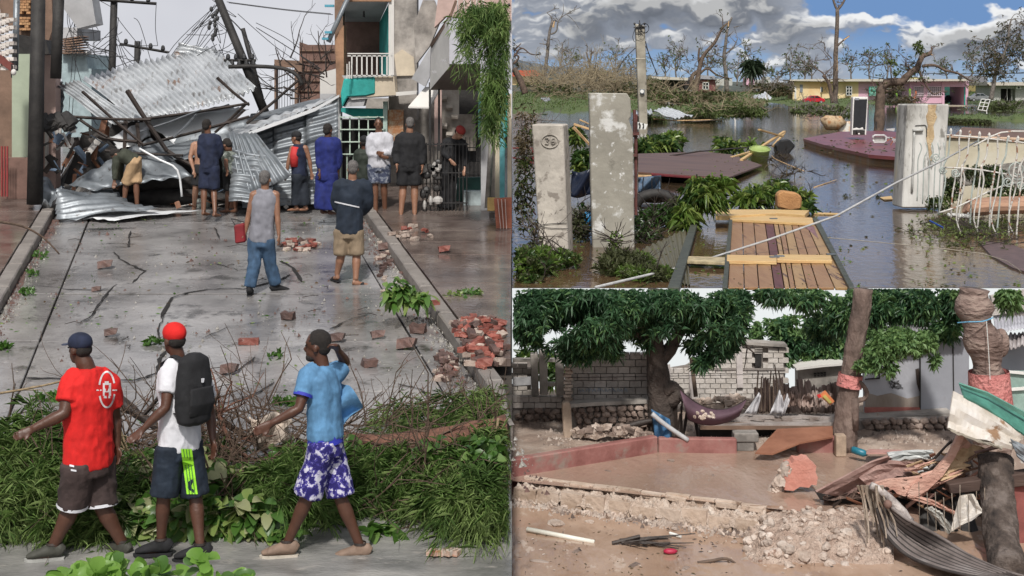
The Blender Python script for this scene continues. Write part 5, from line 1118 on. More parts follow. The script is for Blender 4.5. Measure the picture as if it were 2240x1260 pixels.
part(h3, 'roof_beam', ROOFE, lambda b: b.pp([(1424,167),(1505,170),(1505,176),(1428,173)], d-1, 9)); part(h3, 'roof', plain('grey_roof', (.3,.3,.33)), lambda b: b.pp([(1515,172),(1525,164),(1562,166),(1568,174)], d-1, 10))
wv = pr(h3, 'window', GLS, 1538, 181, 1550, 195, d-.3)
for x in (1537, 1543, 1549.5): pr(wv, 'frame', WHT, x, 180, x+1.2, 196, d-.5)
for y in (180, 187, 194.6): pr(wv, 'frame', WHT, 1537, y, 1550.5, y+1.2, d-.5)
pr(h3, 'column', ROOFE, 1427, 172, 1431, 200, d-.5)
h4 = T('house', 'house with a red tiled roof at the far left below the hills', 'house', P(1150, 190, 420)); pr(h4, 'wall', CRM, 1121, 165, 1180, 186, 420, 8); part(h4, 'roof', plain('red_tile', (.5,.1,.05)), lambda b: b.pp([(1121,154),(1172,153),(1188,166),(1121,167)], 418, 10))
h5 = T('house', 'grey house with a dark arched doorway and an air conditioner at the right edge', 'house', P(2200, 222, 260)); d = 262
gw = plain('worn_white', (.42,.42,.4), .8, .4); part(h5, 'wall', gw, lambda b: (b.rect(2165, 187, 2189, 221, d, 8), b.rect(2221, 187, 2262, 221, d, 8), b.rect(2189, 187, 2221, 194, d, 8))); pr(h5, 'doorway', C['black'], 2189, 193, 2221, 220, d+3, .2)
part(h5, 'roof', ROOFE, lambda b: b.pp([(2160,180),(2262,179),(2262,187),(2160,187)], d-2, 12)); ac = pr(h5, 'air_conditioner', WHT, 2223, 188, 2234, 195, d-.6, .5); part(ac, 'fan', GLS, lambda b: b.loft([P(2228.5,191.5,d-.62), P(2228.5,191.5,d-.7)], .2, None, 10))
for x in (2203, 2213): pr(h5, 'door_bar', gw, x, 194, x+1, 220, d-.2)
pr(h5, 'back_block', plain('olive_wall', (.25,.2,.08)), 2118, 180, 2165, 200, d+20, 3); pr(h5, 'far_roof', plain('far_roof', (.2,.2,.22)), 2105, 166, 2160, 181, d+25, 3)
h6 = T('house', 'distant white two storey building beyond the broken trees', 'house', P(1650, 186, 600)); pr(h6, 'wall', gw, 1560, 172, 1602, 187, 600, 8); pr(h6, 'pink_wall', PNK, 1632, 170, 1650, 188, 560, 8); pr(h6, 'annex', gw, 1650, 174, 1684, 187, 560, 8); pr(h6, 'tower', gw, 1676, 168, 1685, 184, 520, 6)
for i in range(5): pr(h6, 'window', GLS, 1654+i*6, 178, 1657+i*6, 183, 559, .5)
# ---- cars
def car(label, cx, cy, wpx, hpx, d, m):
    t = T('parked_car', label, 'car', P(cx, cy, d)); s = d/F; w = wpx*s; H = hpx*s; o = P(cx, cy, d); Y = 1.8
    prof = [(-.5,.22),(-.5,.5),(-.46,.62),(-.3,.68),(-.16,.98),(.16,1.0),(.34,.70),(.48,.6),(.5,.45),(.5,.22)]
    b = MB(); b.prism([o+Vector((x*w, 0, z*H)) for x, z in prof], (0,Y,0)); body = mk('body', b, m, t, bevel=.06)
    b = MB(); b.prism([o+Vector((x*w, -.02, z*H)) for x, z in [(-.26,.70),(-.15,.93),(.14,.94),(.29,.70)]], (0,Y+.04,0)); mk('window', b, GLS, body)
    b = MB(); b.prism([o+Vector((x*w, -.04, z*H)) for x, z in [(-.015,.68),(-.015,.95),(.015,.95),(.015,.68)]], (0,.05,0)); mk('pillar', b, m, body)
    for x in (-.31, .31):
        for yy in (0, Y-.2):
            b = MB(); c = o+Vector((x*w, yy-.03, .2*H)); b.loft([c, c+Vector((0,.24,0))], .2*H, None, 14); wh = mk('wheel', b, C['black'], t)
            b = MB(); c = c-Vector((0,.01,0)); b.loft([c, c+Vector((0,.02,0))], .11*H, None, 10); mk('hubcap', b, C['zinc'], wh)
    for x in (-.5, .495): b = MB(); b.box(o+Vector((x*w,.3,.5*H)), (.06,.35,.16)); mk('headlight', b, WHT, body)
    return t
car('red car parked in front of the cream house', 1782, 227, 46, 18, 285, plain('red_paint', (.5,.012,.03), .3))
car('grey car parked between the garage and the tree at the right', 2144, 222, 44, 18, 248, plain('grey_paint', (.2,.21,.22), .3))
car('dark car inside the turquoise garage', 2074, 224, 22, 16, 258, plain('dark_paint', (.03,.04,.06), .3))
# ---- vegetation helpers
UG = [leafmat('olive_leaf', [(.05,.06,.025),(.11,.12,.05)], .6), leafmat('fresh_olive_leaf', [(.08,.12,.03),(.17,.22,.07)], .5), leafmat('dry_leaf', [(.12,.09,.05),(.2,.16,.09)], .7)]
BRK = plain('storm_bark', (.13,.10,.08), .85, .45, .7, 4); BRK2 = plain('grey_bark', (.16,.14,.125), .85, .4, .7, 4); RAW = plain('torn_wood', (.5,.33,.17), .8, .3, .4, 6); BRR = plain('red_bark', (.115,.08,.06), .85, .4, .6, 4)
def tree(label, d, limbs, tw=10, tl=4.0, m=BRK, leaf=0, lsz=.35, raw=(), depth=2, grav=0, name='broken_tree', nx=None, lm=None):
    """limbs: lists of (px,py) with start/end width in px"""
    t = T(name, label, 'tree', P(*limbs[0][0][0][:2], d)); s = d/F; allp = []; b2 = MB(); ends = []
    for k, (pts, w0, w1) in enumerate(limbs):
        b = MB(); q = path(pts, d, 4); b.tube(q, w0*s/2, w1*s/2, 8, .12)
        mk('trunk' if k == 0 else 'limb', b, m, t, smooth=True); allp += q[(len(q)//3 if k == 0 else 1):]; ends.append(q[-1])
    for i in range(tw):
        p = rnd.choice(allp) if i % 3 else rnd.choice(ends)
        ends += [e[0] for e in twig(b2, p, (rnd.uniform(-1,1), rnd.uniform(-.5,.5), rnd.uniform(-.1,1)), rnd.uniform(.3,1)*tl*.55, s*1.0, depth, 4, .45, 3, grav, s*.35)]
    mk('twigs', b2, m, t, kind='stuff')
    for (pts, w) in raw:
        b = MB(); b.tube([P(x, y, d-.25*s*10) for x, y in pts], w*s/2, w*s*.3, 6, .2); mk('torn_wood', b, RAW, t)
    if leaf:
        e = np.array([tuple(rnd.choice(ends)) for _ in range(leaf)])+rng.normal(size=(leaf,3))*tl*.10; e[:,0] = np.maximum(e[:,0], .15)
        rosettes('foliage', e, 4, lsz, lsz*.4, lm or UG[0], t, .4)
    return t
tree('tall bare broken tree left of the concrete pole, long thin branches at its top', 190, [([(1186,200),(1192,160),(1198,110),(1202,70),(1209,45)],9,5),([(1205,75),(1217,68),(1222,45),(1240,30),(1270,16)],4,1),([(1222,45),(1232,28),(1232,8)],2,.8),([(1240,32),(1255,45),(1267,64)],1.5,.6),
  ([(1188,185),(1200,165),(1222,150),(1230,120),(1229,92)],5,2),([(1222,150),(1250,137)],4,2),([(1208,48),(1205,36),(1196,28)],4,1),([(1200,98),(1180,95)],3,1.5),([(1190,160),(1180,150)],3,2)], 12, 3.2, BRK2, raw=[([(1210,60),(1213,46)],4)])
tree('short broken stump tree with two bare arms left of the concrete pole', 200, [([(1291,155),(1288,135),(1283,115)],6,3),([(1289,140),(1294,118),(1293,108)],4,2),([(1293,118),(1300,112)],3,1)], 5, 1.8, BRK)
tree('dark leaning trunk with bare branches at the left edge of the flood', 150, [([(1149,205),(1140,180),(1130,160),(1123,150)],15,12),([(1124,125),(1140,105),(1160,118),(1172,120)],4,1.5),([(1124,110),(1140,95)],4,2),([(1124,140),(1135,125),(1124,118)],5,3)], 10, 2.6, BRR, leaf=30, lsz=.3, nx=1)
tree('bare tree with two heavy arms beside the dark red house', 230, [([(1520,205),(1525,180),(1530,150),(1540,120),(1562,95),(1580,62),(1592,50)],14,3),([(1530,155),(1515,165),(1512,190)],9,9),([(1532,150),(1528,125),(1530,105)],6,4),([(1545,125),(1560,122)],4,1.5),([(1565,102),(1570,98)],4,2),([(1520,190),(1500,185),(1480,192)],5,2),([(1532,160),(1548,150),(1570,165),(1600,172)],6,2)], 20, 5, BRR, leaf=60, lsz=.5)
tree('tall slender broken tree right of the two armed one', 235, [([(1590,200),(1588,160),(1584,125),(1588,90),(1592,60),(1601,38)],10,4),([(1588,118),(1605,102),(1613,86)],4,1.5),([(1592,80),(1605,68)],3,1),([(1580,125),(1568,120)],3,1)], 9, 4, BRK2, raw=[([(1593,58),(1594,46)],3)])
tree('tall forked bare tree standing in front of the cream house', 190, [([(1827,225),(1828,180),(1828,120),(1831,60),(1832,20)],12,8),([(1832,22),(1824,5),(1822,-15)],6,4),([(1832,22),(1845,5),(1852,-15)],6,4),([(1832,100),(1845,88),(1858,78)],5,3),([(1820,128),(1812,120),(1805,112)],3,1)], 8, 3, BRK, raw=[([(1830,155),(1831,110)],5),([(1846,88),(1858,79)],3)])
tree('leaning dark red trunk beside the forked bare tree', 188, [([(1822,225),(1817,200),(1812,180),(1800,165)],10,6),([(1812,178),(1800,160),(1785,150)],4,2)], 16, 4, BRR)
big = tree('huge twisted broken tree bending right over the pink house', 95, [([(1922,292),(1924,250),(1926,215),(1928,195),(1945,180),(1975,180)],24,16),([(1970,182),(1985,165),(2005,150),(2014,130),(2020,122),(2038,116)],17,9),([(2030,118),(2038,110),(2037,102)],6,3),([(2018,145),(2045,143),(2070,155),(2095,160),(2120,175),(2130,178)],7,3),([(2010,155),(2022,180),(2040,205),(2058,200)],6,2),([(1985,165),(1990,150),(1980,145)],6,3),([(1928,195),(1945,200),(1960,190)],6,3),([(2085,158),(2082,140)],3,1),([(2095,160),(2105,172)],3,1)], 34, 2.2, BRR, leaf=90, lsz=.22, lm=UG, raw=[([(2033,117),(2040,121)],4)])
rosettes('foliage', inblob([(2010,105,9,14,94,.6),(1952,138,8,6,94,.5),(1962,160,10,7,94,.5)], 60), 4, .3, .13, UG[1], big, .2)
tree('tree at the right edge hung with stripped twigs', 215, [([(2168,218),(2172,195),(2176,170),(2182,145),(2196,120),(2204,90),(2208,60),(2212,42)],11,3),([(2180,150),(2165,155),(2155,150)],5,2),([(2185,135),(2180,120)],5,2),([(2196,125),(2225,115),(2245,100)],4,1),([(2206,80),(2230,65)],3,1)], 70, 5.5, BRK2, leaf=700, lsz=.5, grav=.25, lm=[UG[0], UG[2]])
for (x, y, h_, lb_) in [(1455,170,30,'small bare tree above the brown house roof'),(1760,176,34,'bare thin tree behind the cream house roof at the left'),(1862,174,42,'broken tree behind the cream house with pale torn wood'),(1902,174,46,'narrow ragged tree behind the pink part of the roof'),(1612,188,48,'dark stump tree between the slender tree and the palm'),
                        (1668,190,46,'thin bare trunk right of the palm'),(1380,180,30,'splintered post like tree behind the concrete pole'),(2072,172,28,'brushy bare tree behind the garage roof'),(1775,176,30,'bare tree just left of the forked trunk'),(1700,182,26,'low bare tree at the left end of the far bank'),(1345,172,52,'thin stripped tree standing left of the concrete pole'),(1245,176,60,'forked stripped tree behind the brush mound'),(1480,174,62,'tall thin stripped tree above the torn roof'),(1548,172,56,'stripped tree behind the dark red house'),(1630,180,70,'tall bare tree left of the palm'),(1730,178,55,'stripped tree at the left of the cream house'),(1940,172,52,'bare snapped tree between the two roofs'),(2125,176,60,'bare forked tree right of the garage roof')]:
    tree(lb_, 345+x % 7, [([(x,y),(x+rnd.uniform(-3,3),y-h_*.5),(x+rnd.uniform(-6,6),y-h_)],4,1.5),([(x,y-h_*.3),(x+10,y-h_*.7)],2.5,1),([(x,y-h_*.3),(x-9,y-h_*.75)],2.5,1)], 18, 4.6, BRK2, leaf=30, lsz=.7, lm=UG[1])
pm = T('palm_tree', 'small shaggy palm with drooping dark fronds', 'palm', P(1644, 195, 330)); part(pm, 'trunk', BRK2, lambda b: b.tube([P(1645,195,330), P(1644,150,330)], .45, .35, 8))
q = np.repeat(np.array([tuple(P(1644,146,330))]), 70, 0)+rng.normal(size=(70,3))*.5; dr = rng.normal(size=(70,3)); leaves('frond', q, dr, 3.2, .7, leafmat('palm_dark', [(.03,.05,.03),(.06,.09,.05)]), pm, bend=.5)
def brush(label, blobs, n, m, tw=0, twl=2, lsz=.5, name='brush_pile', cat='branches', k=4, tm=None, dd=0, droop=.4, wr=.35):
    t = T(name, label, cat, P(blobs[0][0], blobs[0][1]+blobs[0][3]*.6, blobs[0][4]))
    q = inblob(blobs, int(n*1.5), .5); q = q[(q[:,2] > WU+.02) & (q[:,0] > .2)]; s9 = 60/blobs[0][4]; q = q[fbm(q[:,0]*s9+q[:,1]*.1, q[:,2]*s9*1.6, 3, 51) > .5]
    if len(q): rosettes('foliage', q, k, lsz, lsz*wr, m, t, droop)
    if tw:
        b = MB(); s = blobs[0][4]/F
        for p in inblob(blobs, tw):
            if p[0] < .6: continue
            twig(b, p, (rnd.uniform(-1,1), rnd.uniform(-.3,.3), rnd.uniform(-.2,.9)), rnd.uniform(.4,1)*twl*.5, s*.8, 2, 4, .5, 2, .05, s*.35)
        mk('twigs', b, tm or BRK2, t, kind='stuff')
    return t
OL, FR, DR = UG
tanw = plain('bleached_twig', (.27,.22,.14), .8)
brush('great mound of stripped branches left of the concrete pole', [(1270,185,110,28,150,8),(1340,190,60,26,150,8),(1190,185,60,16,160,6),(1300,165,50,14,160,6)], 1500, [OL,DR,OL,FR], 420, 6, .36, tm=tanw)
brush('low bushy branches between the pole and the dark red house', [(1440,205,50,18,150,6),(1480,215,60,18,140,6),(1540,212,70,14,150,6),(1420,185,30,15,160,5)], 1150, [OL,FR,DR], 120, 4, .42, tm=tanw)
brush('leafy fallen crown lying on the bank in the middle of the water', [(1630,232,50,24,118,5),(1600,245,60,12,118,4),(1655,245,25,12,115,4),(1560,240,70,14,125,4)], 1700, [FR,OL,FR], 90, 3, .34, tm=tanw)
brush('heap of long leaved branches floating in front of the cream house', [(1790,243,60,14,120,4),(1755,249,30,10,118,3),(1840,247,30,16,116,3),(1800,252,50,10,114,3)], 1700, [FR,FR,OL], 60, 3, .36)
brush('brown scrub along the far bank left of the cream house', [(1700,195,35,14,330,8),(1660,192,40,10,330,8)], 900, [OL,DR], 60, 6, .8)
brush('wrecked brushwood between the pink house and the garage', [(1960,219,50,10,215,5),(2005,221,22,7,225,5),(1950,195,26,12,215,4)], 420, [DR,OL], 70, 4.5, .45)
brush('shrubs and grass clumps on the bank at the right edge', [(2215,228,50,10,190,5),(2130,238,40,5,200,5),(2190,235,50,6,190,4)], 1100, [FR,OL], 30, 3, .4)
brush('strip of green water weed floating right of the painted pillar', [(2120,268,48,6,118,2),(2075,262,15,5,120,1)], 900, [FR,OL], 0, 1, .3, name='water_weed', cat='weeds')
brush('water weed and sprouts in the shallow water behind the pillars', [(1420,262,35,9,125,3),(1520,255,50,8,130,3),(1500,262,90,5,128,2)], 900, [FR,OL], 30, 2, .32, name='water_weed', cat='weeds')
# grass tufts over the banks
ii = np.argwhere(hm); sel = ii[rng.integers(0, len(ii), 16000)]; gp = np.stack([V.reshape(ny,nx,3)[a,b_] for a, b_ in sel]) if False else V.reshape(ny,nx,3)[sel[:,0], sel[:,1]]
gp = gp+rng.normal(size=gp.shape)*np.array([.5,.8,0]); s_ = gp[:,1:2]/F; gp = gp[gp[:,0] > .2]; s_ = gp[:,1]/F
leaves('grass', gp, rng.normal(size=gp.shape)*.35+np.array([0,0,1]), rng.uniform(3,9,len(gp))*s_, 1.6*s_, [FR, leafmat('bright_grass', [(.06,.12,.02),(.12,.2,.04)], .5), OL], kind='stuff')
# ---- concrete pole
pc = mat('pole_concrete', [(.22,.20,.16),(.34,.31,.25),(.44,.41,.34)], .5, .85, .4, 3, spots=[((.14,.12,.10), 1.2, .6, .1)])
d = 118; cp = T('concrete_pole', 'square concrete pole with a cut top and loops of loose wire', 'utility pole', P(1408, 290, d))
part(cp, 'pole', pc, lambda b: b.prism([P(1390,52,d),P(1411,56,d),P(1417,285,d),P(1399,285,d)], (0,.8,0)), bevel=.05)
part(cp, 'joint', plain('joint_pale', (.5,.46,.38)), lambda b: b.pp([(1391,127),(1411,127),(1411,129),(1391,129)], d-.02, .3))
part(cp, 'meter_plate', C['zincd'], lambda b: b.rect(1400, 195, 1410, 206, d-.15, .2)); part(cp, 'meter_dial', WHT, lambda b: b.loft([P(1404.5,200,d-.16), P(1404.5,200,d-.3)], .16, None, 12))
part(cp, 'top_bracket', C['iron'], lambda b: (b.tube([P(1399,60,d-.1),P(1399,44,d-.1)], .06, .03, 6), b.tube([P(1386,60,d-.1),P(1414,58,d-.1)], .06, .06, 6)))
for i in range(7):
    c = P(1400+rnd.uniform(-10,14), 66+rnd.uniform(-8,8), d-.2-.04*i); r_ = rnd.uniform(.2,.45)
    part(cp, 'wire_loop', C['wire'], lambda b: b.tube([c+Vector((math.cos(a)*r_*rx_, 0, math.sin(a)*r_)) for rx_ in (rnd.uniform(.5,1),) for a in [k*math.pi/8 for k in range(17)]], .02, .02, 4))
for i in range(3): part(cp, 'insulator', C['iron'], lambda b: b.ball(P(1388+i*11, 52, d-.1), (.09,.09,.12), 6, 5))
for k, pts in enumerate([[(1390,60),(1384,80),(1388,92)], [(1412,90),(1420,120),(1432,150),(1440,165)], [(1390,105),(1365,130),(1350,158)], [(1412,100),(1425,130),(1438,168)]]):
    part(cp, 'dangling_wire', C['wire'], lambda b: b.tube(path(pts, d-.1), .035 if k else .02, .03, 4))
chv = T('chevron_sign', 'small black and white chevron board at the foot of the concrete pole', 'sign', P(1402, 283, 96)); part(chv, 'board', WHT, lambda b: b.pp([(1385,272),(1392,266),(1417,272),(1412,283),(1392,283)], 96, .06))
for i in range(3): part(chv, 'chevron_stripe', C['black'], lambda b: b.pp([(1387+i*9,271),(1390+i*9,267+i),(1395+i*7,274),(1393+i*8,281),(1389+i*8,281),(1391+i*8,275)], 95.95, .04))
for x, y0_, y1, w_, lb_ in [(1380,145,200,4,'thin splintered post behind the concrete pole'),(1608,228,262,4,'short pale post standing in the water by the fallen crown')]:
    dd = 150 if y1 < 210 else 9000/(y1-195); part(None, 'post', BRK2 if y1 < 210 else WHT, lambda b: b.tube([P(x,y1+2,dd), P(x+.5,(y0_+y1)/2,dd), P(x,y0_,dd)], w_*dd/F/2, w_*dd/F/2.4, 8, .1), label=lb_, cat='post')
b = MB(); b.tube(path([(1949,175),(1890,162),(1945,137),(2010,160),(2240,160)], 240), .06, .06, 4); b.tube(path([(2130,165),(2180,163),(2245,158)], 230), .05, .05, 4); mk('power_line', b, C['wire'], None, 'thin sagging power line above the pink house roof', 'wire')
tree('slanting brown post above the pink roof', 240, [([(1951,178),(1946,136)],3,2.5)], 2, 1, BRR, name='leaning_post')
# ---- the things in the flood
sil = plain('crumpled_tin', (.5,.52,.55), .35, .3, .2)
for (pts, lb_) in [([(1425,240,122),(1470,236,122),(1518,252,118),(1475,258,116)], 'crumpled tin roof sheet on the water behind the tall pillar'), ([(1452,222,150),(1478,222,150),(1482,228,146),(1458,229,146)], 'small tin sheet on the grass right of the pole'), ([(1640,210,170),(1675,203,170),(1690,214,168),(1650,216,165)], 'bright twisted tin sheet on the bank beside the palm'), ([(1182,214,160),(1200,213,160),(1205,221,155),(1190,220,155)], 'tin scrap in the grass at the far left'), ([(1385,242,124),(1425,240,124),(1428,252,118),(1388,250,118)], 'tin sheet on the water beside the pole foot')]:
    b = MB(); b.corr(*[P(*p) for p in pts], 5, .08, 6, .25); mk('tin_sheet', b, sil, None, lb_, 'roof sheet', smooth=True)
for (pts, w_, m_, lb_) in [([(1430,260),(1480,264),(1560,262)], 3, RAW, 'long floating plank behind the tall pillar'),([(1500,266),(1575,262)], 2.5, BRK, 'dark floating pole in front of the fallen crown'),([(1255,272),(1291,283)], 6, RAW, 'splintered plank end sticking out left of the tall pillar, upper'),([(1254,278),(1291,318)], 8, RAW, 'splintered plank slanting down behind the tall pillar'),([(1268,262),(1291,272)], 4, RAW, 'thin splintered stick left of the tall pillar')]:
    dd = ud(max(p[1] for p in pts), .2) if pts[0][0] > 1300 else 33; part(None, 'plank', m_, lambda b: b.tube([P(x,y,dd) for x,y in pts], w_*dd/F/2, w_*dd/F/2.5, 5, .15), label=lb_, cat='plank')
# concrete pillars in front
pil = mat('old_pillar', [(.32,.29,.25),(.48,.44,.39),(.62,.57,.50)], 1.1, .85, .7, 9, spots=[((.26,.23,.2), 3.5, .56, .06), ((.12,.1,.09), 9, .64, .05)])
pilg = mat('grey_pillar', [(.25,.235,.20),(.36,.34,.29)], .9, .85, .6, 9, spots=[((.62,.62,.60), 2.0, .55, .08), ((.7,.7,.69), 6, .6, .06), ((.13,.12,.1), 1.3, .64, .08)])
d = 24.9; p1 = T('concrete_post', 'pitted concrete fence post with a round embossed number, the left of three', 'fence post', P(1213, 560, d))
part(p1, 'shaft', pil, lambda b: b.prism([P(1163,272,d),P(1232,273,d),P(1244,563,d),P(1182,575,d)], (.12,.75,0)), bevel=.02)
b = MB(); c = P(1203,309,d-.01)
b.tube([c+Vector((.155*math.cos(a), -.004, .12*math.sin(a))) for a in [k*math.pi/14 for k in range(29)]], .010, .010, 6)
for o_, g in ((-.055, [(-.035,.05),(.02,.06),(.035,.03),(-.005,.005),(.035,-.02),(.02,-.055),(-.035,-.045)]), (.055, [(.03,.055),(-.015,.05),(-.035,0),(-.025,-.045),(.01,-.055),(.035,-.025),(.01,0),(-.03,-.01)])):
    b.tube([c+Vector((x+o_, -.004, z)) for x, z in g], .010, .010, 5)
mk('embossed_number', b, pil, p1, smooth=True)
part(p1, 'wire_tie', C['wire'], lambda b: (b.tube(path([(1178,493),(1210,489),(1240,488)], d-.02), .006, .006, 4), b.tube(path([(1178,495),(1205,499),(1243,500)], d-.02), .006, .006, 4)))
d = 26; p2 = T('concrete_post', 'tall grey concrete slab post stained white with a chipped right edge, the middle one', 'fence post', P(1340, 545, d))
part(p2, 'shaft', pilg, lambda b: b.pp([(1289,203),(1372,204),(1379,216),(1381,240),(1380,256),(1376,262),(1380,275),(1385,290),(1388,540),(1385,556),(1297,556),(1292,400)], d, .32), bevel=.018)
ir = plain('rusty_iron', (.10,.035,.03), .7, .4, .4)
part(p2, 'gate_hinge_post', ir, lambda b: (b.tube([P(1391,250,d+.1),P(1391,470,d+.1)], .035, .03, 7), b.tube([P(1388,240,d+.1),P(1388,300,d+.1)], .03,.03,6), b.box(P(1391,292,d+.05),(.12,.08,.06)), b.box(P(1389,340,d+.05),(.1,.06,.05))))
d = 34.0; p3 = T('painted_pillar', 'broad peeling whitewashed pillar with a brown crack, at the right', 'pillar', P(2020, 455, d))
pw = mat('peeling_whitewash', [(.30,.29,.27),(.50,.49,.46),(.68,.67,.64)], .9, .85, .5, 8, stretch=(1.6,1,.5), spots=[((.24,.23,.21), 2.2, .57, .06), ((.55,.47,.27), .8, .6, .12)])
part(p3, 'shaft', pw, lambda b: b.prism([P(1985,228,d),P(2077,228,d),P(2061,455,d),P(1973,455,d)], (0,.9,0)), bevel=.03)
ochre = mat('crumbling_ochre', [(.38,.26,.14),(.6,.46,.28)], 5, .9, 1, 30)
part(p3, 'crack_strip', ochre, lambda b: b.pp([(2030,229),(2049,229),(2046,245),(2050,256),(2042,275),(2044,300),(2036,320),(2040,350),(2034,352),(2030,320),(2026,300),(2030,275),(2026,255),(2031,242)], d-.02, .06), smooth=False)
part(p3, 'tie_wire', C['wire'], lambda b: (b.tube(path([(2002,275),(2015,274),(2026,276),(2027,300)], d-.02), .01, .01, 4),))
pipeg = plain('pipe_grey', (.45,.45,.43), .5)
part(p3, 'old_pipe', pipeg, lambda b: (b.tube(path([(2000,285),(1998,350),(1995,420)], d-.03), .03, .03, 6), b.box(P(2008,285,d-.04), (.25,.06,.06))), smooth=True)
# the low wall and railing at the right
stu = mat('stucco_cream', [(.42,.38,.28),(.55,.50,.38),(.60,.57,.48)], .8, .9, .4, 10, spots=[((.5,.4,.18), .9, .6, .1)])
peb = mat('pebble_dash', [(.12,.11,.10),(.34,.32,.29)], 14, .95, 1, 40, contrast=.6)
d = 36; gwll = T('garden_wall', 'low cream stucco wall with a grey pebbled band behind the rusty railing', 'wall', P(2160, 460, d))
part(gwll, 'wall', stu, lambda b: b.pp([(2068,300),(2262,306),(2262,500),(2060,500)], d, .3)); part(gwll, 'coping', plain('cope', (.5,.36,.26), .85, .3), lambda b: b.pp([(2070,295),(2262,303),(2262,309),(2070,302)], d-.08, .4), bevel=.02)
part(gwll, 'pebble_band', peb, lambda b: b.pp([(2082,372),(2262,350),(2262,402),(2150,400),(2082,408)], d-.03, .05))
part(gwll, 'roof_slab_behind', plain('rust_slab', (.15,.09,.07), .8, .4), lambda b: b.prism([P(2078,306,40),P(2262,302,40),P(2262,285,52),P(2105,278,55)], (0,0,-.1)))
rm = mat('rust_paint', [(.50,.48,.44),(.62,.60,.56),(.66,.64,.6)], 5, .7, .3, contrast=.9, spots=[((.30,.15,.09), 7, .56, .05)]); rmg = plain('pale_green_iron', (.4,.45,.42), .6)
ral = T('iron_railing', 'bent rusty cream wrought iron railing leaning over the water at the right', 'railing', P(2160, 500, 30)); d = 31
for i in range(10):
    x = 2080+i*21; yb = 470+i*10; k = 1 if i % 2 else -1
    tp_ = 283+i*2.4
    part(ral, 'picket', rm if i % 3 else rmg, lambda b: b.tube(path([(x,tp_),(x-3,310),(x+k*2-4,340),(x-12+k*4,365),(x-12,395),(x-18,430),(x-24+k*3,yb)], d-i*.35, 4), .019, .019, 6), smooth=True)
    part(ral, 'spear_tip', rm, lambda b: b.loft([P(x,tp_-3,d-i*.35),P(x,tp_+2,d-i*.35),P(x,tp_+10,d-i*.35)], [.008,.035,.02], None, 6))
for pts in ([(2070,295),(2160,303),(2262,315)], [(2062,366),(2150,372),(2262,394)], [(2055,465),(2100,450),(2190,408),(2262,398)], [(2130,320),(2190,290),(2262,288)]):
    part(ral, 'rail', rm, lambda b: b.tube(path(pts, d-1.2), .02, .02, 6), smooth=True)
for (cx, cy, r_) in [(2062,372,9),(2090,378,10),(2205,398,12),(2225,372,24),(2233,405,10),(2048,345,12)]:
    part(ral, 'scroll', rmg, lambda b: b.tube([P(cx+r_*math.cos(a)*(1-a/14), cy+r_*math.sin(a)*(1-a/14), d-1.3) for a in [k*math.pi/6 for k in range(22)]], .015, .015, 5), smooth=True)
for i in range(5): part(ral, 'picket', rmg, lambda b: b.tube(path([(2012+i*13,312),(2016+i*13,325+i*4),(2008+i*13,350),(2008+i*12,395),(2006+i*12,440+i*6)], 32.5, 3), .013, .013, 5), smooth=True)
for i in range(4): part(ral, 'lower_picket', rm, lambda b: b.tube(path([(2105+i*42,360),(2100+i*40,420),(2092+i*38,480),(2110+i*38,525)], 28.5, 3), .017, .017, 5), smooth=True)
lg_ = part(None, 'log', mat('pink_log', [(.38,.22,.15),(.5,.3,.2),(.3,.17,.12)], 2, .8, .5, 9, stretch=(.3,1,3)), lambda b: b.loft([P(2113,452,31),P(2118,455,31),P(2170,450,31),P(2262,448,31)], [.16,.2,.2,.2], None, 12), label='thick pinkish log lying behind the rusty railing', cat='log')
whp = T('white_spindle', 'white turned post lying beside the pink log', 'post', P(2080, 475, 31)); part(whp, 'shaft', WHT, lambda b: b.loft([P(2072,468,30.7),P(2076,470,30.7),P(2092,470,30.7),P(2096,472,30.7),P(2115,473,30.7),P(2118,473,30.7)], [.03,.05,.03,.06,.05,.09], None, 10), smooth=True)
bp_ = part(None, 'blue_stick', plain('blue_plastic', (.01,.06,.3), .4), lambda b: b.tube([P(2034,483,29.5),P(2063,498,28.9)], .02,.02,5), label='blue stick floating below the painted pillar', cat='stick')
q = inblob([(2075,415,30,32,34.5,.3),(2050,445,28,14,33,.3),(2150,380,50,18,34.8,.2),(2210,430,45,30,33,.3),(2170,400,50,10,33.5,.2)], 700)
wd = T('vines', 'dark creeping leaves growing between the railing and the cream wall', 'plant', P(2120, 460, 34)); rosettes('foliage', q, 4, .13, .055, [OL, leafmat('vine_dark', [(.015,.035,.012),(.05,.09,.03)], .4), FR], wd, .3)
wdd = T('water_plants', 'green sprouts floating on the brown water under the railing', 'plant', U(2130, 510)); rosettes('foliage', np.array([tuple(U(rnd.gauss(2110,55), rnd.gauss(500,16), rnd.uniform(0,.06))) for _ in range(260)]), 5, .14, .03, [FR, BL['b'], OL], wdd, .15, up=.4)
b = MB()
for i in range(70): twig(b, U(rnd.gauss(2130,55), rnd.gauss(512,18), .04), (rnd.uniform(-1,1), rnd.uniform(-1,1), .1), rnd.uniform(.3,.9), .008, 1)
mk('floating_twigs', b, C['darkwood'], None, 'dead twigs and weed floating below the rusty railing', 'twigs', kind='stuff')
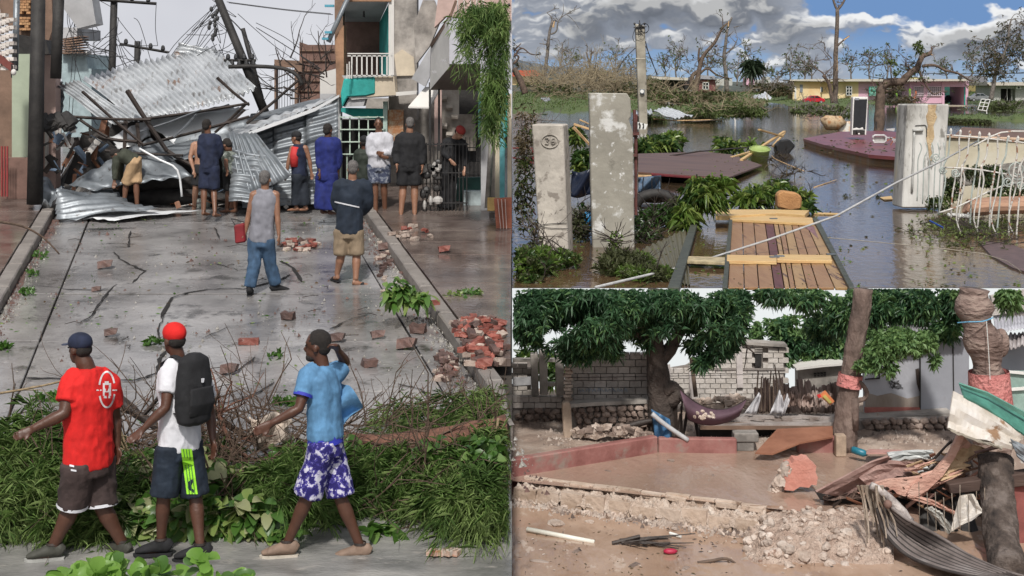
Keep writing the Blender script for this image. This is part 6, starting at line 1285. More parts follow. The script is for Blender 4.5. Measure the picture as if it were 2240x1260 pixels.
# red slab with the refrigerator
dk = T('red_platform', 'red painted concrete platform sunk in the flood under the refrigerator', 'platform', U(1860, 330)); rp = mat('red_floor_paint', [(.15,.028,.032),(.22,.05,.05),(.13,.03,.03)], .5, .35, .3, 5)
hp_ = .35; top = [U(1757,303,hp_),U(1838,288,hp_),U(1925,286,hp_),U(1985,290,hp_),U(1985,345,hp_),U(1900,338,hp_),U(1800,316,hp_)]
part(dk, 'slab', rp, lambda b: b.prism(top, (0,0,-.14))); cc = mat('slab_side', [(.3,.15,.06),(.25,.2,.15)], 2, .8, .7)
part(dk, 'foundation', cc, lambda b: b.prism([p+Vector((.15,.5,-.15)) for p in top], (0,0,-.4)))
# small things around the frame of the deck
d = 72; fr = T('refrigerator', 'white refrigerator seen from its dark back, standing upright on the red platform', 'refrigerator', P(1885, 297, d))
part(fr, 'cabinet', WHT, lambda b: b.prism([P(1866,212,d),P(1899,212,d),P(1895,296,d),P(1863,296,d)], (.22,1.3,0)), bevel=.03)
part(fr, 'back_panel', plain('fridge_back', (.018,.02,.024), .4), lambda b: b.pp([(1869,217),(1897,217),(1893,283),(1866,283)], d-.03, .05)); part(fr, 'top_tag', plain('tag_grey', (.3,.32,.36)), lambda b: b.pp([(1870,214),(1880,214),(1879,219),(1870,219)], d-.05, .02))
part(fr, 'compressor', C['black'], lambda b: (b.pp([(1866,285),(1892,285),(1892,295),(1866,295)], d-.06, .06), b.ball(P(1878,289,d-.1), (.12,.08,.1), 8, 6))); part(fr, 'peeling_patch', WHT, lambda b: b.pp([(1866,281),(1874,279),(1880,281),(1887,278),(1889,283),(1866,284)], d-.07, .02)); part(fr, 'compressor_label', WHT, lambda b: b.rect(1877, 291, 1881, 294, d-.2, .02))
so_ = T('rusty_tub', 'rust stained white tub fragment half sunk left of the refrigerator', 'tub', U(1830, 292)); rw = mat('rusted_enamel', [(.7,.66,.58),(.55,.25,.05),(.7,.68,.62)], .9, .6, .3, contrast=.35)
dd = 92
part(so_, 'rust_end', mat('orange_rust', [(.36,.15,.05),(.5,.38,.24),(.16,.08,.04)], 2.2, .8, .5), lambda b: b.loft([P(1801,272,dd),P(1808,268,dd),P(1836,269,dd),P(1842,276,dd)], [(.3,.45),(.5,.5),(.5,.5),(.3,.4)], None, 12, jit=.06), smooth=True)
part(so_, 'white_side', rw, lambda b: b.prism([P(1834,296,dd),P(1840,268,dd),P(1868,265,dd),P(1868,296,dd)], (0,.6,.0)), bevel=.05)
part(so_, 'rim', WHT, lambda b: b.pp([(1805,258),(1822,257),(1824,263),(1806,264)], dd+1, .6), bevel=.05)
ch = T('plastic_chair', 'overturned white woven chair on the red platform', 'chair', U(1925, 312)); dd = 64; met = plain('chair_metal', (.5,.5,.5), .4)
part(ch, 'seat_frame', met, lambda b: b.tube([P(1910+math.cos(a)*0+x, y, dd) for a, x, y in [(0,0,305),(0,0,298),(0,4,296),(0,24,296),(0,28,299),(0,28,308),(0,24,312),(0,2,312),(0,0,305)]], .05, .05, 6), smooth=True)
wv_ = part(ch, 'seat', plain('woven_pale', (.45,.44,.42)), lambda b: b.pp([(1913,300),(1937,300),(1936,310),(1912,310)], dd+.1, .05))
for i in range(3): part(ch, 'leg', met, lambda b: b.tube([P(1938+i*6,300,dd),P(1962-i*3,306+i*3,dd)], .03, .03, 5))
part(ch, 'brace', plain('chair_rust', (.3,.1,.05)), lambda b: b.tube([P(1938,309,dd),P(1958,300,dd),P(1948,318,dd)], .03, .03, 5))
gp_ = T('wicker_panel', 'white wire grille panel standing on edge beside the painted pillar', 'panel', U(1970, 335)); dd = 58
part(gp_, 'frame', met, lambda b: b.tube([P(x,y,dd) for x,y in [(1964,328),(1966,272),(1972,268),(1982,270)]], .05, .05, 6), smooth=True)
for i in range(12): part(gp_, 'grille_wire', met, lambda b: b.tube([P(1965,275+i*4.5,dd),P(1981,275+i*4.5,dd)], .015, .015, 4))
part(gp_, 'grille_back', plain('mesh_grey', (.28,.28,.27), .8, .5, .8, 60), lambda b: b.pp([(1966,273),(1980,271),(1980,330),(1965,328)], dd+.05, .03))
wr = T('window_frame', 'white broken window frame standing crooked in the water at the right', 'window frame', U(2150, 246)); dd = 165
for a, c in [((2147,217),(2139,240)),((2166,218),(2158,243)),((2147,217),(2166,218)),((2144,224),(2163,226)),((2142,232),(2160,234)),((2139,240),(2158,243)),((2156,217.5),(2149,241)),((2158,243),(2159,252))]:
    part(wr, 'glazing_bar', WHT, lambda b: b.tube([P(*a,dd),P(*c,dd)], .055, .055, 4))
for (x, y, sx, h_, m_, lb_) in [(1915,270,4,14,C['black'],'dark torn sheet dangling behind the refrigerator'),(1938,282,20,5,met,'thin metal frame lying on the platform edge')]:
    part(None, 'scrap', m_, lambda b: b.pp([(x,y),(x+sx,y-h_*.3),(x+sx*.9,y+h_),(x+sx*.2,y+h_*.7)], 76, .06), label=lb_, cat='scrap')
# plywood sheet and its clutter
ply = mat('dark_plywood', [(.07,.035,.025),(.12,.065,.045),(.17,.10,.07)], .7, .5, .25, 6, stretch=(.5,2,1), contrast=.9)
ps = T('plywood_sheet', 'large wet dark brown plywood sheet lying over debris behind the middle post', 'sheet', U(1530, 385))
pq = [U(1396,376,.35),U(1590,389,.22),U(1667,361,.15),U(1600,338,.25),U(1545,332,.35),U(1396,336,.5)]
part(ps, 'sheet', ply, lambda b: b.prism(pq, (0,0,-.05))); part(ps, 'under_frame', RAW, lambda b: b.prism([U(1396,384,.25),U(1425,385,.25),U(1425,376,.3),U(1396,374,.3)], (0,0,-.12)))
part(ps, 'red_edge', plain('red_edge', (.12,.015,.02)), lambda b: b.prism([U(1425,378,.34),U(1560,389,.27),U(1560,391,.25),U(1425,381,.3)], (0,0,-.04)))
part(ps, 'black_joist', C['black'], lambda b: b.loft([U(1400,392,.05),U(1460,396,.0),U(1570,392,.0)], [.12,.2,.1], None, 6)); part(ps, 'batten', C['darkwood'], lambda b: b.tube([U(1465,341,.4),U(1530,331,.5),U(1690,318,.3)], .03, .03, 4))
YW = mat('yellow_timber', [(.5,.32,.12),(.62,.43,.2),(.55,.34,.15)], 2.5, .6, .3, 12, stretch=(.3,1.5,4)); 
def stick(label, a, c, w, m=YW, name='timber'):
    q1, q2 = U(*a), U(*c); b = MB(); up_ = Vector((0,0,1)); v = (q2-q1).normalized(); s_ = v.cross(up_).normalized()
    b.prism([q1+s_*w/2, q1-s_*w/2, q2-s_*w/2, q2+s_*w/2], (0,0,w*.5)); return mk(name, b, m, None, label, 'timber')
stick('yellow timber rising behind the green bucket, upper', (1622,352,.2), (1716,289,.9), .13); stick('yellow timber crossing the first at its raised end', (1661,285,1.2), (1712,300,.7), .12); stick('short yellow timber leaning on the black bin', (1690,322,.3), (1716,292,.7), .11); stick('yellow timber end sticking out left of the green bucket', (1600,346,.2), (1655,330,.3), .12)
bk = T('bucket', 'pale green plastic bucket standing tilted at the corner of the plywood', 'bucket', U(1662, 356)); gm = plain('bucket_green', (.36,.46,.16), .4, .08, .05); c0 = U(1661,354,.02); tl = Vector((.0,-.25,1)).normalized()
part(bk, 'bucket_wall', gm, lambda b: b.loft([c0, c0+tl*.50, c0+tl*.52, c0+tl*.56], [.33,.40,.425,.425], (1,0,0), 26, cap=False), smooth=True, solid=.012); part(bk, 'bottom', gm, lambda b: b.loft([c0+tl*.05, c0+tl*.07], .33, (1,0,0), 22)); part(bk, 'rim', gm, lambda b: b.tube([c0+tl*.56+Vector((.425*math.cos(a), .415*math.sin(a), .105*math.sin(a))) for a in [k*math.pi/14 for k in range(29)]], .015, .015, 6), smooth=True)
bn = part(None, 'black_bin', plain('black_plastic', (.012,.012,.013), .45), lambda b: b.pp([(1696,320),(1707,308),(1726,304),(1741,319),(1722,342),(1700,340)], 64, .6), label='black plastic tub lying on its side by the yellow timbers', cat='tub', bevel=.06)
def cl(label, blobs, n, k, Lg, Wd, mats, droop=.3, name='leafy_branch', cat='branch', tw=0, up=.15, tm=None):
    t = T(name, label, cat, P(blobs[0][0], blobs[0][1], blobs[0][4])); q = inblob(blobs, n); q = q[(q[:,2] > WU+.01) & (q[:,0] > .06)]; q = q[q[:,1] > 20.9]
    rosettes('foliage', q, k, Lg, Wd, mats, t, droop, up=up)
    if tw:
        b = MB()
        for p in inblob(blobs, tw): 
            if p[1] > 21.2 and p[0] > .3: twig(b, p, (rnd.uniform(-1,1), rnd.uniform(-.2,.3), rnd.uniform(-.3,.8)), rnd.uniform(.2,.6), .012, 1)
        mk('twigs', b, tm or C['darkwood'], t, kind='stuff')
    return t
MG = [leafmat('mango_a', [(.09,.17,.03),(.19,.29,.06)], .3, 3), leafmat('mango_b', [(.17,.25,.05),(.30,.37,.11)], .3, 3), leafmat('mango_c', [(.03,.07,.02),(.07,.13,.03)], .3, 3)]
du = lambda y: 9000/(y-195)
cl('bright long mango leaves drooping in front of the plank door', [(1535,425,38,28,29.5,.35),(1500,480,18,28,29,.2),(1570,405,25,12,30,.3),(1560,440,25,18,29.5,.2)], 130, 7, .36, .06, MG, .5)
cl('dark leaves massed under the mango branch beside the middle post', [(1440,480,45,30,29.8,.3),(1420,520,30,20,27.5,.2),(1480,460,35,25,30.2,.2)], 260, 5, .2, .06, [MG[2],MG[2],UG[0]], .4, tw=40)
cl('green leafy branch above the plank door', [(1660,430,38,18,34,.4),(1700,415,30,16,36,.4),(1625,440,20,12,34,.3),(1745,440,25,16,33,.3),(1745,458,26,8,32.5,.2)], 170, 7, .36, .07, MG, .35, tw=16)
cl('sprouts standing behind the green bucket', [(1600,325,22,10,62,.5),(1578,318,14,12,66,.4),(1645,318,18,8,66,.4)], 60, 6, .6, .13, MG, .3, tw=10)
cl('leafy heap in the water behind the middle post', [(1440,318,42,16,66,1.0),(1470,308,25,14,68,.8),(1410,325,20,14,62,.8)], 420, 5, .5, .14, MG, .3, tw=40)
cl('leaves caught between the left and middle posts', [(1275,355,18,24,40,.4),(1262,300,12,20,42,.4)], 110, 6, .34, .07, MG, .4, tw=12)
cl('wispy dead weed around the black tub', [(1700,350,28,14,52,.4),(1740,375,35,10,46,.3)], 10, 4, .3, .04, [UG[2]], .4, tw=50)
thk = cl('tangled dry weeds and twigs left of the numbered post', [(1145,400,26,120,25.6,.3),(1150,300,30,80,31,.4),(1175,520,16,40,25,.2)], 420, 4, .11, .03, [OL,FR,DR], .5, 'thicket', 'weeds', tw=170, tm=BRK2)
cl('dark tangled weeds around the base of the left posts', [(1270,500,20,60,27,.3),(1400,500,22,40,26.8,.3)], 160, 4, .12, .04, [MG[2],OL], .4, 'thicket', 'weeds', tw=60)
cl('dense green creeping weed at the bottom left of the flood', [(1160,585,60,40,22.2,.5),(1200,570,70,25,23,.4),(1150,620,50,12,21.3,.2)], 1100, 4, .15, .045, [MG[0],OL,MG[2],FR], .2, 'weeds', 'weeds', tw=30, up=.5)
cl('grassy weed clump in front of the middle post', [(1370,590,65,38,22.3,.5),(1420,605,60,20,21.6,.4),(1340,575,25,25,23.2,.3)], 1300, 4, .17, .028, [MG[0],FR,OL], .2, 'weeds', 'weeds', tw=20, up=.6)
cl('small weed sprouting at the foot of the middle post', [(1345,530,16,26,25.4,.1)], 26, 4, .1, .04, [OL,MG[0]], .3, 'weed', 'weeds', tw=14)
for (x, y, lb_) in [(1850,365,'faint weed sprig on the open water above the rope'),(1855,430,'dark weed sprig on the open water under the rope'),(1925,433,'single leaf on the water below the rope')]:
    s_ = T('weed', lb_, 'weeds', U(x,y)); rosettes('foliage', np.array([tuple(U(x+rnd.uniform(-7,7), y+rnd.uniform(-4,4))) for _ in range(5)]), 4, .16, .03, UG[0], s_, .1)
b = MB(); b.tube(path([(1760,375),(1700,350),(1688,340)], 48), .02, .01, 4); b.tube([U(1780,410),U(1830,393,.03)], .02, .01, 4); mk('floating_twig', b, RAW, None, 'pale stick floating right of the mango leaves', 'stick')
b = MB(); b.prism([U(1925,433,.01),U(1950,430,.01),U(1953,437,.01),U(1935,439,.01)], (0,0,.02)); mk('floating_board', b, YW, None, 'small yellow board floating near the painted pillar', 'board')
b = MB(); b.prism([U(1780,466,.01),U(1838,468,.01),U(1838,470,.01),U(1780,469,.01)], (0,0,.02)); mk('floating_board', b, YW, None, 'thin lath floating at the right corner of the plank door', 'board')
# block of orange foam
fb = part(None, 'foam_block', mat('orange_foam', [(.34,.17,.07),(.46,.25,.11)], 3, .95, .8, 22, spots=[((.15,.07,.04), 8, .66, .05)]), lambda b: b.prism([P(x,y,32.2) for x,y in [(1701,425),(1712,417),(1745,422),(1755,432),(1753,458),(1730,462),(1702,455)]], (0,.35,0)), label='rounded block of orange foam above the plank door', cat='foam block', bevel=.04)
# tarpaulins, bag, tyre between the posts
nv = plain('navy_tarp', (.008,.014,.035), .4); tp1 = T('tarpaulin', 'dark navy tarpaulin hanging between the two left posts', 'tarpaulin', P(1272,430,30)); part(tp1, 'cloth', nv, lambda b: b.grid(lambda u, v: P(1251+u*50-v*4, 373+v*56+4*math.sin(u*5), 30+.15*math.sin(u*6+v*4)), 12, 8), smooth=True, solid=.01)
bg2 = part(None, 'bag', plain('bright_blue', (.01,.2,.42), .45), lambda b: b.ball(P(1287,485,27.8), (.15,.15,.22), 12, 9), label='bright blue plastic bag half in the water behind the middle post', cat='bag', smooth=True)
bt = T('tarpaulin', 'crumpled pale blue and navy plastic under the plywood edge', 'tarpaulin', P(1420,420,33)); part(bt, 'cloth', plain('steel_blue', (.08,.13,.2), .35), lambda b: b.grid(lambda u, v: P(1396+u*50, 388+v*34-u*4, 33+.25*math.sin(u*7+v*5)), 12, 8), smooth=True, solid=.01); part(bt, 'strap', C['black'], lambda b: [b.tube(path([(1408+i*18,388),(1406+i*20,405),(1410+i*18,420)], 32.7), .012,.012,4) for i in range(3)])
ty = part(None, 'tyre', C['black'], lambda b: b.loft([P(1435+44*math.cos(a), 452-28*math.sin(a), 31) for a in [k*math.pi/12 for k in range(13)]], .12, None, 8), label='black tyre half sunk below the plywood sheet', cat='tyre', smooth=True)
part(None, 'board', C['darkwood'], lambda b: b.prism([U(1400,452,.15),U(1480,452,.15),U(1480,446,.15),U(1400,446,.15)], (0,0,-.06)), label='dark board lying in front of the sunken tyre', cat='board')
part(None, 'dark_hull', C['black'], lambda b: b.ball(P(1432,432,31.5), (.42,.3,.13), 12, 8), label='rounded black object under the plywood', cat='container', smooth=True)
rgt = T('red_gate', 'thin red iron gate frame at the left edge among the weeds', 'gate', P(1140,470,26)); rdm = plain('red_iron', (.22,.03,.03), .6)
for pts in ([(1121,324),(1165,325)], [(1165,325),(1166,358)], [(1121,345),(1150,350),(1166,357)], [(1132,357),(1166,357)], [(1140,410),(1168,425)], [(1150,440),(1172,470)]): part(rgt, 'gate_bar', rdm, lambda b: b.tube([P(x,y,26) for x,y in pts], .015, .015, 5))
for i in range(4): part(rgt, 'scroll', ir, lambda b: b.tube([P(1142+(i % 2)*14+10*math.cos(a), 370+i*24+10*math.sin(a), 26) for a in [k*math.pi/6 for k in range(12)]], .012, .012, 5))
# sunken corrugated sheet at the bottom
b = MB(); b.corr(U(1405,545,.02),U(1500,500,.02),U(1510,625,.02),U(1455,612,.02), 8, .02, 6, .0); mk('sunken_sheet', b, plain('algae_zinc', (.12,.11,.07), .5), None, 'brownish corrugated sheet lying just under the water beside the plank door', 'roof sheet', smooth=True)
# the plank door
dr_ = T('plank_door', 'wide door of weathered planks floating flat in the foreground', 'door', U(1710, 550)); hz_ = .10
pk = [mat('plank_'+k, tuple(tuple(q*.72 for q in cc_) for cc_ in c), 1.6, .5, .5, 7, stretch=(6,.5,1), contrast=1.1, spots=sp_) for k, c, sp_ in (('tan', [(.30,.15,.07),(.42,.23,.11),(.48,.30,.15)], [((.14,.06,.035), 1.1, .6, .05)]), ('red', [(.10,.03,.025),(.16,.05,.04),(.24,.10,.07)], None), ('gold', [(.42,.24,.10),(.52,.33,.15),(.38,.20,.09)], [((.10,.05,.035), 1.2, .58, .04)]))]
tx = [1601,1624,1648,1672,1690,1700,1712,1728,1742,1758,1776]; bx_ = [1592,1628,1660,1694,1716,1728,1740,1766,1790,1826,1858]; mm = [0,0,0,1,2,0,2,0,0,2]
for i in range(10):
    g = .8; y0_, y1 = 477+rnd.uniform(-1,1), 628.8
    q = [U(tx[i]+g,y0_,hz_),U(tx[i+1]-g,y0_,hz_),U(bx_[i+1]-g*1.5,y1,hz_),U(bx_[i]+g*1.5,y1,hz_)]; q = [p+Vector((0,0,rnd.uniform(-.006,.006))) for p in q]
    part(dr_, 'plank', pk[mm[i]], lambda b: b.prism(q, (0,0,-.04)), bevel=.006)
part(dr_, 'purple_plank_patch', plain('faded_purple', (.22,.12,.13)), lambda b: b.prism([U(1753,488,hz_+.006),U(1778,488,hz_+.006),U(1790,522,hz_+.006)], (0,0,-.01)))
def bat(name, pts, h_, t, m): part(dr_, name, m, lambda b: b.prism([U(*p,h_) for p in pts], (0,0,-t)), bevel=.006)
bat('cross_batten', [(1597,479),(1780,489),(1777,476),(1594,468)], hz_+.06, .055, YW); bat('cross_batten', [(1700,568),(1820,570),(1817,558),(1700,556)], hz_+.06, .055, YW); bat('cross_batten', [(1590,570),(1699,572),(1699,559),(1590,557)], hz_+.06, .055, YW)
bat('cross_batten', [(1490,570),(1586,574),(1586,562),(1490,560)], hz_+.02, .05, plain('worn_batten', (.4,.33,.2), .7, .4)); bat('header_beam', [(1565,472),(1600,472),(1700,466),(1760,470),(1770,460),(1690,458),(1565,458)], hz_+.1, .1, YW)
dkr = plain('dark_green_rail', (.06,.065,.05), .6, .3, .4)
bat('side_rail', [(1460,628.8),(1486,628.8),(1530,472),(1518,470)], hz_+.05, .1, dkr); bat('side_rail', [(1580,628.8),(1591,628.8),(1603,470),(1596,470)], hz_+.05, .1, dkr); bat('side_rail', [(1858,628.8),(1870,628.8),(1790,478),(1777,476)], hz_+.05, .1, dkr)
for (x, y) in [(1694,562),(1705,560),(1818,556),(1692,478)]: part(dr_, 'iron_strap', C['zincd'], lambda b: b.box(U(x,y,hz_+.07), (.16,.10,.02)))
b = MB(); b.tube([U(1303,628.5,.35), P(1500,582,23.5), P(1680,525,24.2), P(1830,472,25.0), P(1960,400,26.5), P(2060,352,29), P(2140,308,33)], .020, .020, 7); mk('rope', b, plain('grey_rope', (.42,.42,.42), .7), None, 'grey rope stretched diagonally across the flood to the painted pillar', 'rope', smooth=True)
b = MB(); b.tube(path([(1810,520),(2150,555),(2240,600)], 22.5), .006, .006, 4); mk('thin_line', b, plain('pale_line', (.3,.27,.22)), None, 'thin pale line curving over the water at the bottom right', 'line')
# submerged stones bottom right and front face of the ground under the flood
part(None, 'stone_slab', plain('purple_stone', (.12,.075,.07), .5, .3, .4), lambda b: b.prism([U(x,y,.03) for x,y in [(2140,528),(2200,530),(2240,545),(2262,560),(2262,600),(2215,585),(2170,560)]], (0,0,-.1)), label='reddish stone slab just breaking the water at the lower right of the flood', cat='stone')
b = MB(); b.add([(.002,y0,WU-.003),(30,y0,WU-.003),(30,y0,-7),(.002,y0,-7)], [(0,1,2,3)]); mk('ground', b, C['dirt'], kind='structure')

# scum, leaves and chips floating on the flood
n = 2600; px_ = rng.uniform(1122, 2236, n); py_ = 628-(rng.random(n)**1.4)*330; f_ = fbm(px_/70, py_/26, 4, 88); ok = f_+rng.normal(size=n)*.05 > .55
px_, py_ = px_[ok], py_[ok]; Dd = 9000/(py_-HY); p_ = np.stack([(px_-CX)/F*Dd, Dd, np.full_like(Dd, WU+.012)], 1)
leaves('floating_leaves', p_, rng.normal(size=p_.shape)*np.array([1,1,.05]), rng.uniform(.04,.13,len(p_))*(Dd/28)**.5, rng.uniform(.015,.04,len(p_))*(Dd/28)**.5, [MG[0], UG[2], MG[1], OL], bend=0, fold=.05, kind='stuff')
p_ = np.array([tuple(U(rnd.uniform(1420,1640), rnd.uniform(338,380), .3)) for _ in range(60)]); leaves('leaf_litter', p_, rng.normal(size=p_.shape)*np.array([1,1,.1]), .12, .04, [MG[0], UG[2]], ps, bend=0, kind='stuff')
p_ = np.array([tuple(U(rnd.uniform(1780,1960), rnd.uniform(300,335), .40)) for _ in range(60)]); leaves('leaf_litter', p_, rng.normal(size=p_.shape)*np.array([1,1,.1]), .25, .08, [UG[2], OL], dk, bend=0, kind='stuff')
p_ = np.array([tuple(U(rnd.uniform(1600,1800), rnd.uniform(480,625), .12)) for _ in range(40)]); leaves('leaf_litter', p_, rng.normal(size=p_.shape)*np.array([1,1,.1]), .07, .02, [MG[0], UG[2]], dr_, bend=0, kind='stuff')
# ================================================================== LOWER RIGHT: the muddy yard (x > 0, lower and nearer than the flood)
ZM, ZP = -4.8, -4.6
def V_(px, py, z): return P(px, py, -z*F/(py-HY))
b = MB(); b.grid(lambda u, v: (.0014+u*12, 20.62, -2.993-v*2.4), 4, 4)
mk('sky', b, skymat('hazy_sky', [(.78,.82,.82), (.9,.92,.92)]), kind='structure')
mud = mat('muddy_water', [(.31,.20,.14),(.39,.265,.19),(.46,.33,.25)], .8, .06, .55, 5, stretch=(1.9,.8,1), contrast=.5, spots=[((.54,.42,.34), 2.6, .6, .05)], bdist=.02)
mudp = mat('pool_water', [(.30,.20,.15),(.34,.235,.18),(.38,.27,.215)], .8, .05, .55, 6, stretch=(1.9,.8,1), contrast=.5, bdist=.03, spots=[((.36,.28,.23), 7, .62, .06)])
b = MB(); b.add([(.0014,11.5,ZM),(9,11.5,ZM),(9,17.0,ZM),(.0014,17.0,ZM)], [(0,1,2,3)]); mk('mud_water', b, mud, kind='structure')
b = MB(); b.add([V_(1118,1052,ZP)*1, V_(1640,1108,ZP), V_(1760,1120,ZP), V_(2010,1150,ZP), V_(2010,985,ZP), V_(1440,985,ZP), V_(1118,1040,ZP)], [tuple(range(7))])
for v_i in range(len(b.v)):
    if b.v[v_i][0] < .0014: b.v[v_i] = (.0014, b.v[v_i][1], b.v[v_i][2])
mk('pool_water', b, mudp, kind='structure')
earth = mat('muddy_earth', [(.18,.125,.10),(.31,.235,.19),(.42,.35,.30)], 2.2, .75, .9, 16, contrast=.8, spots=[((.40,.36,.33), 9, .62, .05)])
xs = np.linspace(.0014, 9, 190); ys = np.linspace(12, 20.6, 190); X, Y = np.meshgrid(xs, ys)
PX = CX+X/Y*F
back = np.clip((Y-17.15+.0*X)/.5, 0, 1)
Zt = -5.0+back*.40+(1-back)*(Y < 15.6)*(.115+.16*(fbm(X*1.6+4, Y*2.2, 4, 99)-.5)); Zt += (fbm(X*3, Y*3, 4, 71)-.5)*.11*(.3+back)
lefty = (X < (Y-16.33)*1.7-.03)&(Y > 16.2); Zt = np.where(lefty & (PX < 1440), np.maximum(Zt, -4.50+(fbm(X*4, Y*4, 3, 5)-.5)*.08), Zt)
rub = np.exp(-(((PX-1300)/240)**2+((Y-18.15)/.35)**2))*.0
Zt += rub
V = np.stack([X, Y, Zt], -1).reshape(-1, 3); ny, nx = X.shape; i = (np.arange(ny-1)[:, None]*nx+np.arange(nx-1)[None]).reshape(-1, 1)
npmesh('ground', V, np.concatenate([i, i+1, i+nx+1, i+nx], 1), earth, kind='structure', smooth=True)
def gz(x, y): 
    ix = min(max(int((x-.006)/8.994*189), 0), 189); iy = min(max(int((y-12)/8.6*189), 0), 189); return float(Zt[iy, ix])
# stones, shared meshes
def stone_mesh(name, seed, m, sq=(1,1,1)):
    r = random.Random(seed); bb = MB(); bb.ball((0,0,0), .5, 7, 5); vs = []
    for v in bb.v:
        q = Vector(v); k = 1+.35*noise.noise(q*2.2+Vector((seed,0,0)))+r.uniform(-.06,.06); k *= min(1.18, .5/max(abs(q.x), abs(q.y), abs(q.z), .1)*.8)
        vs.append((q.x*k*sq[0], q.y*k*sq[1], q.z*k*sq[2]))
    me = bpy.data.meshes.new(name); me.from_pydata(vs, [], bb.f); me.materials.append(m); me.update(); return me
stm = mat('wall_stone', [(.12,.085,.07),(.24,.18,.15),(.36,.29,.25)], 3, .85, .8, 16, rand=.3)
stp = mat('pale_rubble_stone', [(.34,.26,.21),(.48,.39,.33),(.58,.50,.44)], 4, .9, 1, 22, rand=.2, spots=[((.25,.16,.12), 6, .6, .06)])
ST = [stone_mesh('stone', s_, stm, (1,.7,.75)) for s_ in range(5)]; SPL = [stone_mesh('stone', 20+s_, stp, (1,.9,.8)) for s_ in range(5)]
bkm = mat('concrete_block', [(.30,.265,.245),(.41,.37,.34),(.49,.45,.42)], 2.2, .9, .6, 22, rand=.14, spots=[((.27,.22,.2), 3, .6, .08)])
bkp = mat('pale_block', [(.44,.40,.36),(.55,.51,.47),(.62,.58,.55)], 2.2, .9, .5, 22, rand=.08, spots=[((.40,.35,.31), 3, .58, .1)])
mort = mat('mortar', [(.19,.165,.15),(.28,.25,.23)], 5, .95, .5)
bbx = MB(); bbx.box((0,0,0), (1,1,1)); blk_me = bpy.data.meshes.new('block'); blk_me.from_pydata(bbx.v, [], bbx.f); blk_me.materials.append(bkm)
def blockwall(parent, poly, d, bw, bh, m, slope=0, dd=.0, seed=0, holes=()):
    """block courses filling the outline (px) at distance d; slope in px per px; dd metres further back per px"""
    from mathutils.geometry import intersect_point_tri_2d
    xs_ = [p[0] for p in poly]; ys_ = [p[1] for p in poly]; x0, x1, y0_, y1 = min(xs_), max(xs_), min(ys_), max(ys_); s = d/F
    def inside(x, y):
        c = False; n = len(poly)
        for i in range(n):
            (ax, ay), (bx_, by) = poly[i], poly[(i+1) % n]
            if (ay > y) != (by > y) and x < (bx_-ax)*(y-ay)/(by-ay)+ax: c = not c
        return c and not any(h[0] < x < h[2] and h[1] < y < h[3] for h in holes)
    k = 0; y = y1-bh/2
    while y > y0_-bh:
        x = x0+bw/2-(bw/2 if k % 2 else 0)
        while x < x1+bw/2:
            yy = y+(x-x0)*slope
            if inside(x, yy) :
                p = P(x, yy, d+(x-x0)*dd); inst('block', blk_me, p+Vector((0,.04+rnd.uniform(-.006,.006),0)), (0, -math.atan(slope)*-1 if False else math.atan(slope), 0), ((bw-1.6)*s*1.0, .09, (bh-1.5)*s), parent, mat=m)
            x += bw
        y -= bh; k += 1
    b = MB(); b.pp([(px, py) for px, py in poly], d+.055, .07) if not dd else b.prism([P(px, py, d+.055+(px-x0)*dd) for px, py in poly], (0,.07,0)); mk('mortar_core', b, mort, parent)
def stonewall(parent, x0, y0_, x1, y1, d, size, m=None, slope=0):
    y = y1-size*.4
    while y > y0_:
        x = x0+rnd.uniform(0, size)
        while x < x1:
            w = rnd.uniform(.7, 1.5)*size; s = d/F
            inst('stone', rnd.choice(ST), P(x+w/2, y+slope*(x-x0)+rnd.uniform(-1.5,1.5), d+rnd.uniform(-.02,.03)), (rnd.uniform(-.2,.2), rnd.uniform(-.3,.3), rnd.uniform(-.3,.3)), (w*s*1.05, .2, size*s*rnd.uniform(1.0,1.35)), parent, mat=m)
            x += w*.95
        y -= size*.72
    b = MB(); b.pp([(x0,y0_),(x1,y0_+slope*(x1-x0)),(x1,y1+slope*(x1-x0)),(x0,y1)], d+.05, .15); mk('mortar_core', b, mort, parent)
# left: house frame of posts over a low wall
LW = T('block_wall', 'low block and rubble wall with bare concrete posts at the far left of the yard', 'wall', P(1180, 950, 18.6)); d = 18.6
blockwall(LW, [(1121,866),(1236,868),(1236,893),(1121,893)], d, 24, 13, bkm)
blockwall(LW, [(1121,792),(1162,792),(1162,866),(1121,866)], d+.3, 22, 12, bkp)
for (a, c, e, g) in [(1160,775,1177,866),(1178,768,1197,864),(1214,776,1234,866)]: part(LW, 'concrete_post', W['cement'], lambda b: b.pp([(a,c),(e,c-2),(e+2,g),(a+3,g)], d-.05, .14), bevel=.01)
part(LW, 'lintel', W['cement'], lambda b: b.rect(1121, 786, 1240, 792, d+.1, .12)); part(LW, 'sill', W['cement'], lambda b: b.rect(1196, 838, 1216, 845, d, .1)); part(LW, 'plastered_panel', W['grey'], lambda b: b.pp([(1121,826),(1162,824),(1162,842),(1121,844)], d+.28, .02))
stonewall(LW, 1120.8, 893, 1230, 952, d-.02, 16)
LG_ = T('bush', 'dark leafy garden glimpsed through the bare concrete posts', 'bush', P(1205, 840, 19.8)); rosettes('foliage', inblob([(1200,810,26,36,19.8,.3),(1150,790,25,20,19.8,.3)], 200), 5, .14, .05, [MG[2],MG[0]], LG_)
A_ = T('block_wall', 'shaded grey block wall with faded blue scribble behind the big mango tree', 'wall', P(1340, 880, 18.3)); d = 18.3
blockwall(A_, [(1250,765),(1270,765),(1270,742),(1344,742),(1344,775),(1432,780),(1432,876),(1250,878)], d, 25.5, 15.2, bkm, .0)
for i in range(14): part(A_, 'toothed_edge_block', stp, lambda b: b.box(P(1241+(i % 2)*3, 776+i*7.4, d-.04), (.10,.12,.036)))
part(A_, 'corner_strip', W['cement'], lambda b: b.rect(1246, 765, 1256, 878, d-.03, .06))
